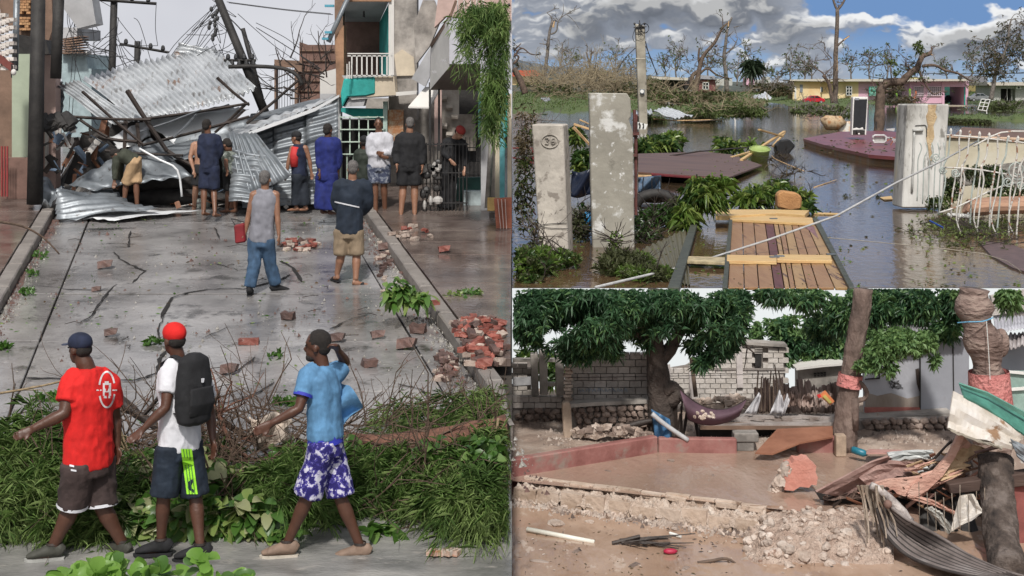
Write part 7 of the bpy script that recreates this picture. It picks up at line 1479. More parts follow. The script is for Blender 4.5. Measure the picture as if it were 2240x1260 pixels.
part(A_, 'footing', mort, lambda b: b.pp([(1236,878),(1432,872),(1432,886),(1236,886)], d-.1, .3))
bl = plain('faded_blue_spray', (.27,.33,.42), .9)
def scribble():
    b = MB(); x = 1266
    while x < 1370:
        h_ = rnd.uniform(5, 9); pts = [(x, 856), (x+rnd.uniform(-1,2), 856-h_), (x+rnd.uniform(2,5), 856-h_*rnd.random()), (x+rnd.uniform(3,6), 857)]
        b.tube([P(px_, py_, d-.045) for px_, py_ in pts], .0045, .0045, 4); x += rnd.uniform(7, 10)
    return b
mk('faded_scribble', scribble(), bl, A_)
RW_ = T('rubble_wall', 'dark rubble stone retaining wall with a leaning pale gatepost', 'wall', P(1330, 955, 17.95)); d = 17.95
stonewall(RW_, 1250, 886, 1432, 952, d, 17, slope=-.03)
part(RW_, 'gatepost', mat('pale_post', [(.30,.22,.16),(.42,.33,.26)], 3, .9, .6), lambda b: b.pp([(1229,884),(1236,879),(1246,880),(1249,890),(1253,961),(1233,963)], d-.18, .14), bevel=.015)
part(RW_, 'top_band', W['cement'], lambda b: b.pp([(1248,884),(1300,880),(1432,874),(1432,882),(1300,888),(1248,892)], d-.04, .2))
B_ = T('block_wall', 'long sunlit pale block wall with pilasters and a small dark window opening', 'wall', P(1600, 890, 19.5)); d = 19.4
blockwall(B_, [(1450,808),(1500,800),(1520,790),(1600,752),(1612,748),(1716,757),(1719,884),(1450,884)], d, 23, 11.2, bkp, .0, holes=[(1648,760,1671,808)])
for x in (1453, 1507, 1610): part(B_, 'pilaster', plain('pilaster_white', (.55,.5,.48)) if x == 1453 else bpy.data.materials['pilaster_white'], lambda b: b.pp([(x,800 if x < 1600 else 752),(x+13,798 if x < 1600 else 752),(x+16,880 if x < 1600 else 848),(x+3,880 if x < 1600 else 848)], d-.05, .06))
part(B_, 'window_opening', C['black'], lambda b: b.rect(1652, 776, 1666, 802, d-.02, .06)); part(B_, 'window_bars', W['cement'], lambda b: [b.rect(1651, 762+i*5, 1668, 764+i*5, d-.03, .03) for i in range(3)])
part(B_, 'coping', W['cement'], lambda b: b.pp([(1600,746),(1722,754),(1722,760),(1600,752)], d-.06, .25)); part(B_, 'band', mort, lambda b: b.rect(1530, 806, 1718, 810, d-.02, .05))
part(B_, 'leaning_post', BRR, lambda b: b.tube([P(1512,782,18.9), P(1522,868,18.8)], .03, .03, 7)); 
heap('pale stone in the rubble along the foot of the long pale block wall', 'stone', 'stones along the pale block wall', 1590, 884, 70, 9, 60, .06, lambda x, y: P(x, y, 19.1), [stp], name='stone')
# small outbuilding, zinc fence
OB = T('outbuilding', 'low pale outbuilding with a row of vent holes behind the rusty zinc fence', 'outbuilding', P(1800, 850, 19.8)); d = 19.9
part(OB, 'wall', W['cement'], lambda b: b.pp([(1745,808),(1850,793),(1850,880),(1745,880)], d, .2)); part(OB, 'roof', W['white'], lambda b: b.pp([(1742,806),(1800,798),(1850,795),(1850,799),(1800,803),(1742,810)], d-.15, .4))
for i in range(4): part(OB, 'vent_hole', C['black'], lambda b: (b.rect(1781+i*7, 816-i*.6, 1786+i*7, 819-i*.6, d-.02, .04), b.rect(1781+i*7, 821-i*.6, 1786+i*7, 824-i*.6, d-.02, .04)))
ZF = T('zinc_fence', 'rusty brown zinc sheet fence with torn uneven tops', 'fence', P(1740, 900, 18.9)); rz = mat('rusty_zinc', [(.13,.085,.07),(.24,.17,.145),(.36,.29,.26)], 1.6, .7, .4, 9, stretch=(3,1,.5), rand=.25, spots=[((.12,.06,.04), 2.2, .58, .08)])
x = 1650
while x < 1832:
    w = rnd.uniform(12, 22); b = MB(); t_ = rnd.uniform(-10, 10); lean = rnd.uniform(-4,4)
    b.corr(P(x,903,18.8+rnd.uniform(-.1,.1)), P(x+w,903,18.8), P(x+w+lean,838+t_+rnd.uniform(-5,5),18.85), P(x+lean,838+t_,18.9), 3, .012, 5, .08); mk('zinc_sheet', b, rz, ZF, smooth=True, solid=.004); x += w*.9
for i in range(10): part(ZF, 'crumpled_sheet', rz, lambda b: b.corr(*[P(1690+i*12+rnd.uniform(-8,8)+a, 890-c, 18.5-i*.01) for a, c in ((0,0),(22,2),(20,34),(4,28))], 3, .015, 5, .12), smooth=True)
for i in range(7): part(ZF, 'stake', BRR, lambda b: b.tube([P(1655+i*9+rnd.uniform(-3,3), 900, 18.4), P(1656+i*9, 850, 18.4), P(1658+i*8+rnd.uniform(-6,6), 788+rnd.uniform(-5,40), 18.45)], .014, .009, 5))
sk1 = T('plastic_sheet', 'pale plastic sheet hanging on the stakes beside the zinc fence', 'sheet', P(1680, 900, 18.2)); shp = plain('pale_plastic', (.55,.54,.56), .5, .12)
for pts in [[(1628,905),(1660,858),(1665,866),(1655,905)],[(1684,905),(1705,852),(1712,870),(1718,902)],[(1705,905),(1722,860),(1728,876),(1715,908)]]: part(sk1, 'plastic_fold', shp, lambda b: b.grid(lambda u, v: P((pts[0][0]*(1-v)+pts[1][0]*v)*(1-u)+(pts[3][0]*(1-v)+pts[2][0]*v)*u, (pts[0][1]*(1-v)+pts[1][1]*v)*(1-u)+(pts[3][1]*(1-v)+pts[2][1]*v)*u, 18.2+.06*math.sin(u*9+v*3)), 8, 6), smooth=True, solid=.004)
bx = T('drink_carton', 'crushed red and yellow packet caught on the zinc fence', 'packet', P(1810, 885, 18.1)); part(bx, 'packet', plain('packet_orange', (.6,.2,.08)), lambda b: b.pp([(1792,866),(1806,855),(1826,878),(1816,886)], 18.1, .04)); part(bx, 'label_band', plain('packet_yellow', (.5,.42,.12)), lambda b: b.pp([(1800,868),(1806,864),(1820,880),(1815,883)], 18.08, .02)); part(bx, 'red_end', plain('packet_red', (.6,.03,.03)), lambda b: b.pp([(1788,866),(1795,863),(1797,869),(1791,871)], 18.08, .05))
# platform of planks and mud
PF = T('platform', 'mud covered board platform between the trees', 'platform', P(1680, 935, 18)); d = 17.9
wpm = mat('muddy_board', [(.2,.16,.14),(.32,.28,.26),(.42,.38,.36)], 3, .85, .6, 20)
part(PF, 'deck', wpm, lambda b: b.prism([P(1540,930,d),P(1826,924,d),P(1826,905,d+.9),P(1570,905,d+.9)], (0,0,-.06))); part(PF, 'beam', W['brown'], lambda b: b.rect(1532, 932, 1826, 940, d-.02, .2)); part(PF, 'dark_void', C['black'], lambda b: b.rect(1530, 938, 1826, 962, d+.25, .1))
for i in range(12): part(PF, 'board', wpm, lambda b: b.box(P(1590+i*20, 916+rnd.uniform(-4,4), 18.2), (.28,.1,.03), rnd.uniform(-.6,.6)))
fs = part(None, 'sheet', mat('rust_sheet', [(.2,.08,.045),(.33,.15,.09)], 2, .7, .4), lambda b: b.prism([P(1652,990,16.95),P(1690,992,16.9),P(1750,968,17.1),P(1822,955,17.3),P(1822,932,17.6),P(1700,938,17.6)], (0,.0,-.02)), label='rust brown sheet slanting into the pool from the platform', cat='sheet')
part(None, 'concrete_block', W['cement'], lambda b: (b.rect(1606, 948, 1660, 968, 17.4, .2), b.rect(1612, 966, 1650, 988, 17.42, .15)), label='muddy concrete blocks in the gap of the red pool wall', cat='block', bevel=.012)
tp = T('hammock_tarp', 'purple brown tarpaulin slung between the mango tree and a stake, stones in it', 'tarpaulin', P(1560, 930, 17.5)); tpm = plain('purple_tarp', (.10,.055,.075), .75, .2, .2)
def tarp(u, v):
    top = (1487+u*146, 852+ (1-(2*u-1)**2)*32+u*22); bot = (1505+u*112, 918+(1-(2*u-1)**2)*16-u*8)
    return P(top[0]*(1-v)+bot[0]*v, top[1]*(1-v)+bot[1]*v, 17.45+.12*math.sin(v*3.1)*-1)
part(tp, 'cloth', tpm, lambda b: b.grid(tarp, 20, 10), smooth=True, solid=.008); part(tp, 'hem', C['darkwood'], lambda b: b.tube([tarp(u/14, 0) for u in range(15)], .012, .012, 5))
for i in range(20):
    q = (1540+rnd.uniform(-22,22), 916-abs(rnd.gauss(0,7))); inst('stone', rnd.choice(SPL), P(*q, 17.22), (rnd.random(), rnd.random(), rnd.random()), (.055,.05,.05), None, 'pale stone resting in the purple brown tarpaulin', 'stone', 'stones in the slung tarpaulin')
bt2 = T('tarpaulin', 'blue tarpaulin bunched at the foot of the mango tree', 'tarpaulin', P(1440, 960, 17.45)); part(bt2, 'cloth', plain('tarp_blue', (.05,.14,.27), .5), lambda b: b.grid(lambda u, v: P(1425+u*40+v*8, 895+v*66+u*22, 17.45+.06*math.sin(u*9+v*6)), 10, 10), smooth=True, solid=.01)
part(None, 'pipe', W['grey'], lambda b: b.tube(path([(1426,905),(1450,925),(1478,945),(1505,963)], 17.35), .03, .03, 8), label='grey pipe slanting across the blue tarpaulin', cat='pipe', smooth=True)
for i in range(16):
    x = 1468+rnd.uniform(0,60); part(PF, 'prop', C['darkwood'], lambda b: b.tube([P(x, 880+rnd.uniform(-5,25), 17.65), P(x+rnd.uniform(-12,14), 958, 17.65)], .014, .012, 4))
# shed with tin roof
SH = T('shed', 'grey plastered shed with stained wall and corrugated tin roof', 'shed', P(1990, 915, 19)); d = 19.2
shw = mat('shed_plaster', [(.29,.295,.325),(.40,.405,.44),(.47,.47,.50)], .9, .8, .25, 12, spots=[((.30,.28,.27), 1.3, .58, .12), ((.22,.19,.18), 3.2, .64, .05)])
shd = mat('shed_door', [(.26,.27,.30),(.34,.35,.39)], .8, .6, .2, 8, spots=[((.2,.14,.1), 1.1, .62, .15)])
part(SH, 'wall', shw, lambda b: b.pp([(1885,800),(1925,762),(2015,748),(2015,905),(1893,908),(1890,815)], d, .1)); part(SH, 'door', shd, lambda b: b.pp([(2015,748),(2084,740),(2086,898),(2013,903)], d-.03, .06)); part(SH, 'side_wall', shd, lambda b: b.pp([(2086,740),(2120,735),(2120,898),(2087,898)], d-.02, .1))
part(SH, 'joint', C['black'], lambda b: (b.rect(2012.5, 750, 2014.5, 902, d-.05, .02), b.pp([(2084,742),(2086,742),(2088,898),(2086,898)], d-.05, .02), b.pp([(1893,829),(1925,826),(1925,829),(1893,831)], d-.03, .02), b.rect(1923,810,1925,829,d-.03,.02)))
part(SH, 'mud_stain', mat('mud_stain', [(.25,.20,.16),(.38,.33,.29)], 2, .9, .3, stretch=(2,1,.6)), lambda b: b.pp([(1893,858),(1920,866),(1950,860),(1985,872),(2012,866),(2012,892),(1893,894)], d-.012, .01))
part(SH, 'red_plinth', plain('faded_red', (.34,.12,.10), .85, .25), lambda b: b.rect(1893, 892, 2013, 912, d-.05, .06)); part(SH, 'door_sill', W['cement'], lambda b: b.pp([(1878,916),(2086,904),(2086,910),(1878,926)], d-.35, .35))
part(SH, 'scrawl', C['black'], lambda b: [b.tube(path([(1960+rnd.uniform(-18,18),838+rnd.uniform(-8,14)) for _ in range(4)], d-.012), .003, .003, 4) for i in range(7)])
part(SH, 'black_streak', C['darkwood'], lambda b: b.pp([(2003,808),(2010,806),(2014,830),(2012,858),(2006,840)], d-.014, .01))
part(SH, 'fascia', plain('fascia', (.3,.32,.36)), lambda b: b.pp([(1925,758),(2110,738),(2112,744),(1925,764)], d-.2, .03))
b = MB(); b.corr(P(1925,758,d-.25), P(2115,738,d-.25), P(2115,706,d+1.0), P(1938,713,d+1.0), 24, .012, 4, .0); mk('tin_roof', b, mat('old_tin', [(.17,.15,.16),(.32,.30,.32),(.45,.44,.46)], 1.5, .55, .2, 12, metal=.2), SH, smooth=True, solid=.005)
SR = T('shed', 'further shed at the right edge under white and rusty tin roofing', 'shed', P(2210, 900, 19.6)); d = 19.5
part(SR, 'wall', shd, lambda b: b.rect(2178, 745, 2262, 900, d, .1)); 
b = MB(); b.corr(P(2178,728,d-.3), P(2262,714,d-.3), P(2262,682,d+.9), P(2172,688,d+.9), 12, .012, 4); mk('tin_roof', b, plain('pale_tin', (.42,.42,.46), .5, .2), SR, smooth=True, solid=.005)
part(SR, 'roof_edge', WHT, lambda b: b.pp([(2172,688),(2262,680),(2262,683),(2172,691)], d+.85, .05)); 
b = MB(); b.corr(P(2195,765,d-.4), P(2262,755,d-.4), P(2262,722,d), P(2200,732,d), 7, .02, 4, .1); mk('broken_tiles', b, mat('tile_grey', [(.25,.22,.22),(.5,.47,.47)], 4, .8), SR, smooth=True, solid=.006)
part(SR, 'mint_board', plain('mint_board', (.25,.36,.32)), lambda b: (b.rect(2200, 812, 2262, 900, d-.3, .05),)); part(SR, 'white_rail', WHT, lambda b: (b.pp([(2195,810),(2262,815),(2262,822),(2195,815)], d-.35, .03), b.pp([(2200,850),(2262,845),(2262,852),(2200,856)], d-.35, .03)))
BB_ = T('block_house', 'upper corner of a grey block house beyond the shed roofs', 'house', P(2205, 690, 20)); blockwall(BB_, [(2168,650),(2262,634),(2262,690),(2168,692)], 20.1, 26, 15, bkm, -.18); part(BB_, 'seam', C['darkwood'], lambda b: b.rect(2208, 636, 2211, 690, 20.05, .03))
SW2 = T('rubble_wall', 'dark rubble wall under the grey shed', 'wall', P(1980, 985, 18.4)); stonewall(SW2, 1880, 920, 2095, 978, 18.5, 17, slope=-.02)
b = MB(); b.tube([P(1890,722,16.85+1.5), P(2098,700,18), P(2180,690,18)], .004, .004, 4); b.tube([P(1250,826,18.2), P(1450,823,18.2), P(1720,818,18.6)], .004, .004, 4); mk('wire_line', b, C['wire'], None, 'thin wires strung between the yard trees', 'wire')
# trees of the yard
TB = mat('dark_trunk', [(.045,.035,.03),(.085,.065,.055)], 4, .9, 1, 18, bdist=.04); TB2 = mat('brown_trunk', [(.10,.07,.058),(.17,.12,.10),(.24,.18,.15)], 4, .9, 1, 14, stretch=(1,1,.5), bdist=.05)
PKT = mat('pink_painted_bark', [(.5,.16,.15),(.62,.25,.23)], 4, .85, 1, 20, contrast=.5, bdist=.05, spots=[((.13,.08,.07), 9, .6, .05)])
t1 = T('mango_tree', 'big dark mango tree whose crown fills the upper left of the yard', 'tree', P(1448, 955, 17.7)); d = 17.7; s = d/F
part(t1, 'trunk', TB, lambda b: b.loft(path([(1452,965),(1447,920),(1444,870),(1440,820),(1436,780),(1428,735),(1425,700),(1432,632)], d, 3), [31*s-i*.75*s for i in range(22)], None, 12, jit=.06), smooth=True)
part(t1, 'burl', TB, lambda b: b.loft(path([(1450,850),(1470,848),(1482,855),(1478,868),(1462,882)], d-.05), [.10,.12,.10,.09,.08,.07,.08,.09,.1,.1,.1,.09,.08][:13], None, 9, jit=.1), smooth=True)
part(t1, 'limb', TB, lambda b: b.tube(path([(1440,790),(1465,765),(1480,735),(1500,712),(1520,700)], d), .10, .05, 8, .1), smooth=True); part(t1, 'limb', TB, lambda b: b.tube(path([(1428,760),(1390,720),(1340,700),(1280,690)], d), .08, .04, 8, .1), smooth=True)
b = MB()
for i in range(26): twig(b, P(rnd.uniform(1200,1600), rnd.uniform(655,740), d+rnd.uniform(-.3,.5)), (rnd.uniform(-1,1), rnd.uniform(-.5,.5), rnd.uniform(-.3,.5)), rnd.uniform(.3,.7), .02, 1)
mk('twigs', b, TB, t1, kind='stuff')
ML = [leafmat('mango_dark', [(.03,.075,.035),(.065,.145,.065)], .4, 2), leafmat('mango_mid', [(.05,.12,.055),(.095,.20,.09)], .4, 2), leafmat('mango_light', [(.10,.19,.07),(.18,.31,.12)], .4, 2)]
bl1 = [(1180,690,85,62,17.3,.5),(1280,690,100,70,17.2,.6),(1380,690,80,55,17.4,.5),(1480,680,90,55,17.3,.6),(1560,690,75,68,17.3,.5),(1250,735,60,35,17.2,.3),(1310,750,40,25,17.2,.25),(1555,745,50,45,17.4,.3),(1500,760,35,25,17.4,.25),(1400,740,40,25,17.7,.3),(1590,720,35,50,17.5,.3),(1190,740,30,25,17.3,.2),(1230,775,22,22,17.3,.15),(1275,770,25,22,17.2,.15),(1380,775,16,14,17.4,.15),(1530,790,22,16,17.3,.15),(1480,790,20,14,17.3,.15),(1345,765,25,16,17.3,.15),(1610,665,30,30,17.5,.3)]
def topcut(q, e=.0): return q[((HY-q[:,2]/q[:,1]*F) > 622) & (q[:,0] > .02)]
q = inblob(bl1, 9500, .4); q = q[fbm(q[:,0]*3.2+q[:,1], q[:,2]*3.5+q[:,1]*2, 3, 9) > .48]; q = topcut(q, .12); print('mango', len(q))
rosettes('crown', q, 8, .135, .026, [ML[0],ML[1],ML[0],ML[2],ML[1]], t1, .25, up=-.15)
t2 = T('yard_tree', 'tree with a pink painted band leaning in the middle of the yard', 'tree', P(1850, 975, 17.5)); d = 17.5; s = d/F
part(t2, 'trunk', TB2, lambda b: b.loft(path([(1846,985),(1850,930),(1853,880),(1858,850),(1862,820),(1868,770),(1876,720),(1885,670),(1888,632)], d, 3), [30*s,29*s,28*s,27*s,26*s,25*s,24*s]+[22*s]*10+[21*s]*8, None, 12, jit=.05), smooth=True)
part(t2, 'pink_band', PKT, lambda b: b.loft([P(1857,846,d-.0), P(1861,818,d-.0)], [.163,.152], None, 14, jit=.02, cap=False), smooth=True)
part(t2, 'limb', TB2, lambda b: b.tube(path([(1870,830),(1885,840),(1896,858),(1890,872),(1872,878)], d-.1), .03, .03, 7), smooth=True); part(t2, 'limb', TB2, lambda b: b.tube(path([(1880,810),(1892,795),(1903,790)], d-.1), .02, .012, 6))
part(t2, 'side_stump', TB2, lambda b: b.tube([P(1872,872,d-.15), P(1870,940,d-.12)], .05, .05, 8, .1), smooth=True)
bl2 = [(1750,650,60,22,17.6,.3),(1800,665,45,35,17.8,.3),(1830,690,40,40,17.9,.3),(1900,670,60,40,17.9,.4),(1960,660,60,40,17.8,.4),(2030,665,60,45,17.8,.4),(1800,720,40,25,18.3,.2),(2080,690,20,40,17.8,.3),(1690,645,35,18,17.6,.3),(2060,720,35,25,17.9,.2)]
q = topcut(inblob(bl2, 4300, .45)); q = q[fbm(q[:,0]*3.5+q[:,1], q[:,2]*4, 3, 12) > .47]
rosettes('crown', q, 6, .13, .035, [ML[1],ML[2],ML[0]], t2, .4)
q = topcut(inblob([(1930,770,45,28,17.3,.25),(1990,755,50,25,17.3,.25),(1900,800,30,15,17.3,.2),(1945,810,16,15,17.3,.15),(2020,745,30,20,17.3,.2),(2045,790,7,18,17.3,.1),(1960,735,60,15,17.5,.2)], 900, .5)); lgt = leafmat('light_leaf', [(.12,.22,.08),(.22,.34,.12)], .5, 2, .4)
rosettes('low_leaves', q, 6, .09, .035, [lgt, ML[2], lgt], t2, .3)
t3 = T('yard_tree', 'thick scarred trunk painted pink below, with a blue cord, at the right of the yard', 'tree', P(2165, 985, 17)); d = 16.9; s = d/F
pts3 = path([(2172,1000),(2170,940),(2168,890),(2165,850),(2160,800),(2155,760),(2140,720),(2134,690),(2130,660),(2132,632)], d, 3)
part(t3, 'trunk', mat('scarred_bark', [(.13,.085,.07),(.24,.17,.145),(.33,.25,.21)], 5, .9, 1, 10, stretch=(.7,.7,1.6), bdist=.08), lambda b: b.loft(pts3, [(36+6*math.sin(i*.9))*s for i in range(len(pts3))], None, 16, jit=.06), smooth=True)
part(t3, 'pink_paint', PKT, lambda b: b.loft([P(2170,905,d-.005), P(2166,865,d-.005), P(2163,812,d-.005)], [.262,.258,.245], None, 18, jit=.015, cap=False), smooth=True)
part(t3, 'burl', bpy.data.materials['scarred_bark'], lambda b: b.ball(P(2190,750,d), (.10,.12,.18), 10, 8), smooth=True)
part(t3, 'cord', plain('cord_blue', (.15,.4,.6)), lambda b: b.tube(path([(2095,706,-.1),(2120,704,-.28),(2150,703,-.27),(2172,695,-.1)], d), .008, .008, 5)); part(t3, 'hanging_cord', WHT, lambda b: b.tube(path([(2158,703),(2162,760),(2166,830)], d-.3), .005, .005, 4))
rosettes('leaves', topcut(inblob([(2205,652,22,28,17.1,.15),(2100,645,16,12,17.1,.15)], 90), .1), 6, .13, .035, [lgt, ML[2]], t3, .6)
ft = T('background_trees', 'soft green tree crowns beyond the yard against the white sky', 'trees', P(1750, 800, 20.3)); q = topcut(inblob([(1680,740,45,42,20.2,.25),(1740,735,60,45,20.25,.25),(1800,760,60,40,20.25,.2),(1700,775,50,30,20.2,.2),(1900,740,60,40,20.3,.2),(1850,700,50,40,20.3,.2),(1970,690,80,40,20.35,.15),(1660,775,14,24,20.2,.1),(2110,670,30,30,20.3,.15)], 4600, .5)); q = q[fbm(q[:,0]*4, q[:,2]*4, 3, 15) > .36]
rosettes('crown', q, 5, .11, .05, [ML[2],lgt,ML[1]], ft, .3)
# pool walls
pwm = mat('red_oxide_wall', [(.20,.075,.065),(.29,.125,.11),(.34,.19,.165)], 2, .75, .5, 14, spots=[((.26,.20,.17), 2.6, .57, .1)]); PWL = T('pool_wall', 'low red oxide painted wall around the flooded pool', 'wall', P(1440, 990, 17.3))
pa, pb_ = V_(1120.6,1044,ZP), V_(1440,990,ZP); pb2 = V_(1612,992,ZP)
def seg(a, c, h, t, m, nm, **k): v = (c-a).normalized(); s_ = Vector((-v.y, v.x, 0)); a, c = a.copy(), c.copy(); a.z = c.z = -5.0; a.x = max(a.x, .004); return part(PWL, nm, m, lambda b: b.prism([a, c, c+s_*t, a+s_*t], (0,0,5+ZP+h)), **k)
seg(pa, pb_, .205, .12, pwm, 'left_wall', bevel=.015); seg(pb_+Vector((.002,0,0)), pb2, .18, .12, pwm, 'back_wall', bevel=.015); 
part(PWL, 'back_wall', pwm, lambda b: b.prism([V_(1745,994,ZP-.02),V_(1832,994,ZP-.02),V_(1832,994,ZP-.02)+Vector((0,.1,0)),V_(1745,994,ZP-.02)+Vector((0,.1,0))], (0,0,.22)), bevel=.012)
part(PWL, 'end_post', plain('post_tan', (.36,.27,.2), .85, .3), lambda b: b.prism([V_(1829,1000,ZP),V_(1852,1000,ZP),V_(1852,1000,ZP)+Vector((0,.12,0)),V_(1829,1000,ZP)+Vector((0,.12,0))], (0,0,.27)), bevel=.01)
# the broken block wall at the front of the pool
FW = T('broken_wall', 'broken line of muddy blocks and hollow masonry along the front of the pool', 'wall', V_(1400, 1130, ZM)); fa, fb_ = V_(1120.6,1098,ZM), V_(1660,1172,ZM)
mbk = mat('muddy_block', [(.38,.28,.21),(.50,.39,.31),(.58,.47,.39)], 3, .9, .9, 18, rand=.1, spots=[((.2,.13,.09), 4, .58, .08)])
v = (fb_-fa); L_ = v.length; v.normalize(); s_ = Vector((-v.y, v.x, 0)); ang = math.atan2(v.y, v.x); n_ = 10
for i in range(n_):
    c = fa+v*(L_*(i+.5)/n_); h_ = .17+rnd.uniform(-.045,.03)
    inst('block', blk_me, c+s_*.05+Vector((.005,0,h_/2-.01)), (rnd.uniform(-.08,.05), rnd.uniform(-.05,.05), ang+rnd.uniform(-.08,.08)), (L_/n_*rnd.uniform(.8,1.02)-.012, .09, h_), FW, mat=mbk)
    for _ in range(9): q_ = rnd.uniform(.03,.09); inst('stone', rnd.choice(SPL), c+v*rnd.uniform(-.14,.14)-s_*rnd.uniform(-.02,.16)+Vector((.0,0,rnd.uniform(-.01,.03))), (rnd.random()*3, rnd.random()*3, rnd.random()*6), (q_*1.3,q_,q_*.7), FW, mat=stp)
    inst('block', blk_me, c+s_*.36+Vector((.0,0,.10)), (0, rnd.uniform(-.02,.02), ang), (L_/n_-.008, .07, .235+rnd.uniform(-.02,.02)), FW, mat=mbk)
    if i % 3 != 1: inst('block', blk_me, c+s_*.30+Vector((.0,0,.19)), (0, rnd.uniform(-.08,.08), ang+rnd.uniform(-.06,.06)), (L_/n_*.8, .06, .05), FW, mat=mbk)
b = MB()
b.grid(lambda u, w: (lambda p: (max(p.x,.004), p.y, p.z))(fa+v*(L_*u)+s_*(.0+w*.34)+Vector((0,0,.15+.10*noise.noise(Vector((u*26,w*5,1)))+.05*noise.noise(Vector((u*80,w*14,5)))-.12*max(0,.12-w)*8))), 120, 10)
mk('mortar_fill', b, mat('crumbly_mortar', [(.36,.27,.21),(.5,.40,.33),(.6,.52,.45)], 6, .95, 1, 40, bdist=.03), FW, smooth=False)
# rubble heap at the right of it
b = MB(); X0 = [P(1650,1140,14.9)]
def hump(u, w):
    px = 1625+u*330; d_ = 15.3-w*1.55; hgt = .27*(1-abs(2*w-.9)**2.2)*(.2+.8*math.sin(min(u*5,1.57)))*(1-max(0,u-.8)*1.2)-.05*max(0,.15-u)*8
    x = (px-CX)*d_/F; return (x, d_, ZM-.03+max(-.1, hgt)+.06*noise.noise(Vector((x*6,d_*6,2)))+.03*noise.noise(Vector((x*22,d_*22,7))))
b.grid(hump, 110, 60); RB = T('rubble_heap', 'heap of pale broken masonry and stones at the front of the yard', 'rubble', P(1760, 1200, 14)); mk('rubble_mass', b, mat('pale_rubble_mass', [(.32,.22,.17),(.50,.38,.31),(.64,.53,.45)], 7, .95, 1, 45, bdist=.05, contrast=.8), RB, smooth=False)
for i in range(190):
    u, w = rnd.random(), rnd.random()**1.0; p = Vector(hump(u, w)); s1 = rnd.choice([.05,.06,.08,.10,.14])*rnd.uniform(.7,1.2)
    if p.z < ZM-.05: continue
    inst('stone', rnd.choice(SPL), p+Vector((0,0,.01)), (rnd.uniform(-.6,.6), rnd.uniform(-.6,.6), rnd.uniform(0,6)), (s1, s1, s1*.8), RB, mat=stp)
part(RB, 'plank_edge', mat('root_brown', [(.2,.12,.08),(.34,.23,.17)], 4, .9, .8), lambda b: b.tube(path([(1640,1112,15.1-15.1),(1700,1115),(1780,1118),(1850,1128),(1895,1132)], 15.1), .035, .045, 8, .25), smooth=True)
pkc = T('masonry_chunk', 'broken chunk of wall with a salmon pink painted face standing in the pool', 'masonry', P(1740, 1085, 15.9)); d = 15.6
part(pkc, 'pink_face', mat('salmon_paint', [(.50,.20,.15),(.62,.30,.24)], 3, .9, .8, 20, spots=[((.5,.38,.3), 5, .62, .06)]), lambda b: b.pp([(1716,1072),(1719,1052),(1714,1040),(1722,1030),(1721,1018),(1733,1014),(1738,1006),(1752,1008),(1760,1003),(1772,1006),(1777,1014),(1786,1020),(1784,1032),(1789,1045),(1786,1062),(1776,1060),(1770,1067),(1750,1065),(1735,1074)], d, .2))
for i in range(30):
    t_ = i/29; q_ = rnd.uniform(.08,.22); inst('stone', rnd.choice(SPL), P(1688+t_*50+rnd.uniform(-8,10), 1078-t_*68+rnd.uniform(-6,12), d+.08+rnd.uniform(-.05,.08)), (rnd.random()*3, rnd.random()*3, rnd.random()*6), (q_,q_*.8,q_*.9), pkc, mat=stp)
# debris at the right: torn pink board, sheets, beam, palm fibre
DB = T('torn_board', 'splintered salmon pink board bent over the wreck pile', 'board', P(2000, 1090, 15)); pkw = mat('pink_splinter', [(.36,.17,.13),(.56,.33,.26),(.66,.45,.37)], 3, .9, .9, 20, stretch=(1,1,2.2), contrast=.8)
def band(b, A0, A1, d0, d1, w=.02, n=14, j=3, amp=0):
    """a torn strip between two photo polylines"""
    def at(L, t): k = t*(len(L)-1); i_ = min(int(k), len(L)-2); f_ = k-i_; return (L[i_][0]*(1-f_)+L[i_+1][0]*f_, L[i_][1]*(1-f_)+L[i_+1][1]*f_)
    jj = [rnd.uniform(-j, j) for _ in range(n+1)]
    b.grid(lambda u, v_: (lambda a, c: P(a[0]*(1-v_)+c[0]*v_, (a[1]*(1-v_)+c[1]*v_)+(jj[int(round(u*n))] if v_ > .5 else 0), d0*(1-v_)+d1*v_+amp*math.sin(v_*9+u*5)))(at(A0, u), at(A1, u)), n, 5)
def strip(nm, A0, A1, d0, d1, m, par, j=3, amp=.02, n=14, solid=.02): b = MB(); band(b, A0, A1, d0, d1, n=n, j=j, amp=amp); return mk(nm, b, m, par, solid=solid)
strip('pink_panel', [(1785,1075),(1850,1040),(1905,1010),(1942,998)], [(1840,1088),(1880,1070),(1930,1045),(1950,1005)], 15.0, 15.2, mat('brown_pink', [(.24,.14,.12),(.38,.25,.22)], 3, .9, .8, 18), DB, 3)
strip('pink_panel', [(1915,1055),(1960,1050),(2020,1040),(2060,1020),(2100,950)], [(1990,1085),(2020,1082),(2050,1062),(2075,1042),(2140,985)], 14.8, 14.9, pkw, DB, 5)
part(DB, 'splintered_tail', mat('tan_splinter', [(.42,.28,.16),(.6,.44,.28)], 4, .9, .8, 20, stretch=(1,1,2.2)), lambda b: b.pp([(2068,1010,.0),(2100,955,.1),(2112,958,.1),(2125,972,.05),(2150,978,0),(2186,1000,0),(2150,998,0),(2128,1004,0),(2106,1012,-.05),(2125,1018,-.05),(2088,1030,-.05),(2108,1034,-.08),(2060,1052,-.1),(2048,1046,-.05)], 14.8, .03))
part(DB, 'pink_rib', pkw, lambda b: b.pp([(1995,1062),(2040,1035),(2075,995),(2098,948),(2110,955),(2090,1000),(2062,1042),(2030,1072),(2000,1090),(1985,1080)], 14.68, .05))
part(DB, 'pink_panel', pkw, lambda b: b.pp([(1915,1058),(1940,1050),(1990,1046),(2030,1040),(2040,1055),(2022,1070),(2016,1086),(1992,1078),(1980,1086),(1962,1080),(1955,1072)], 14.72, .05))
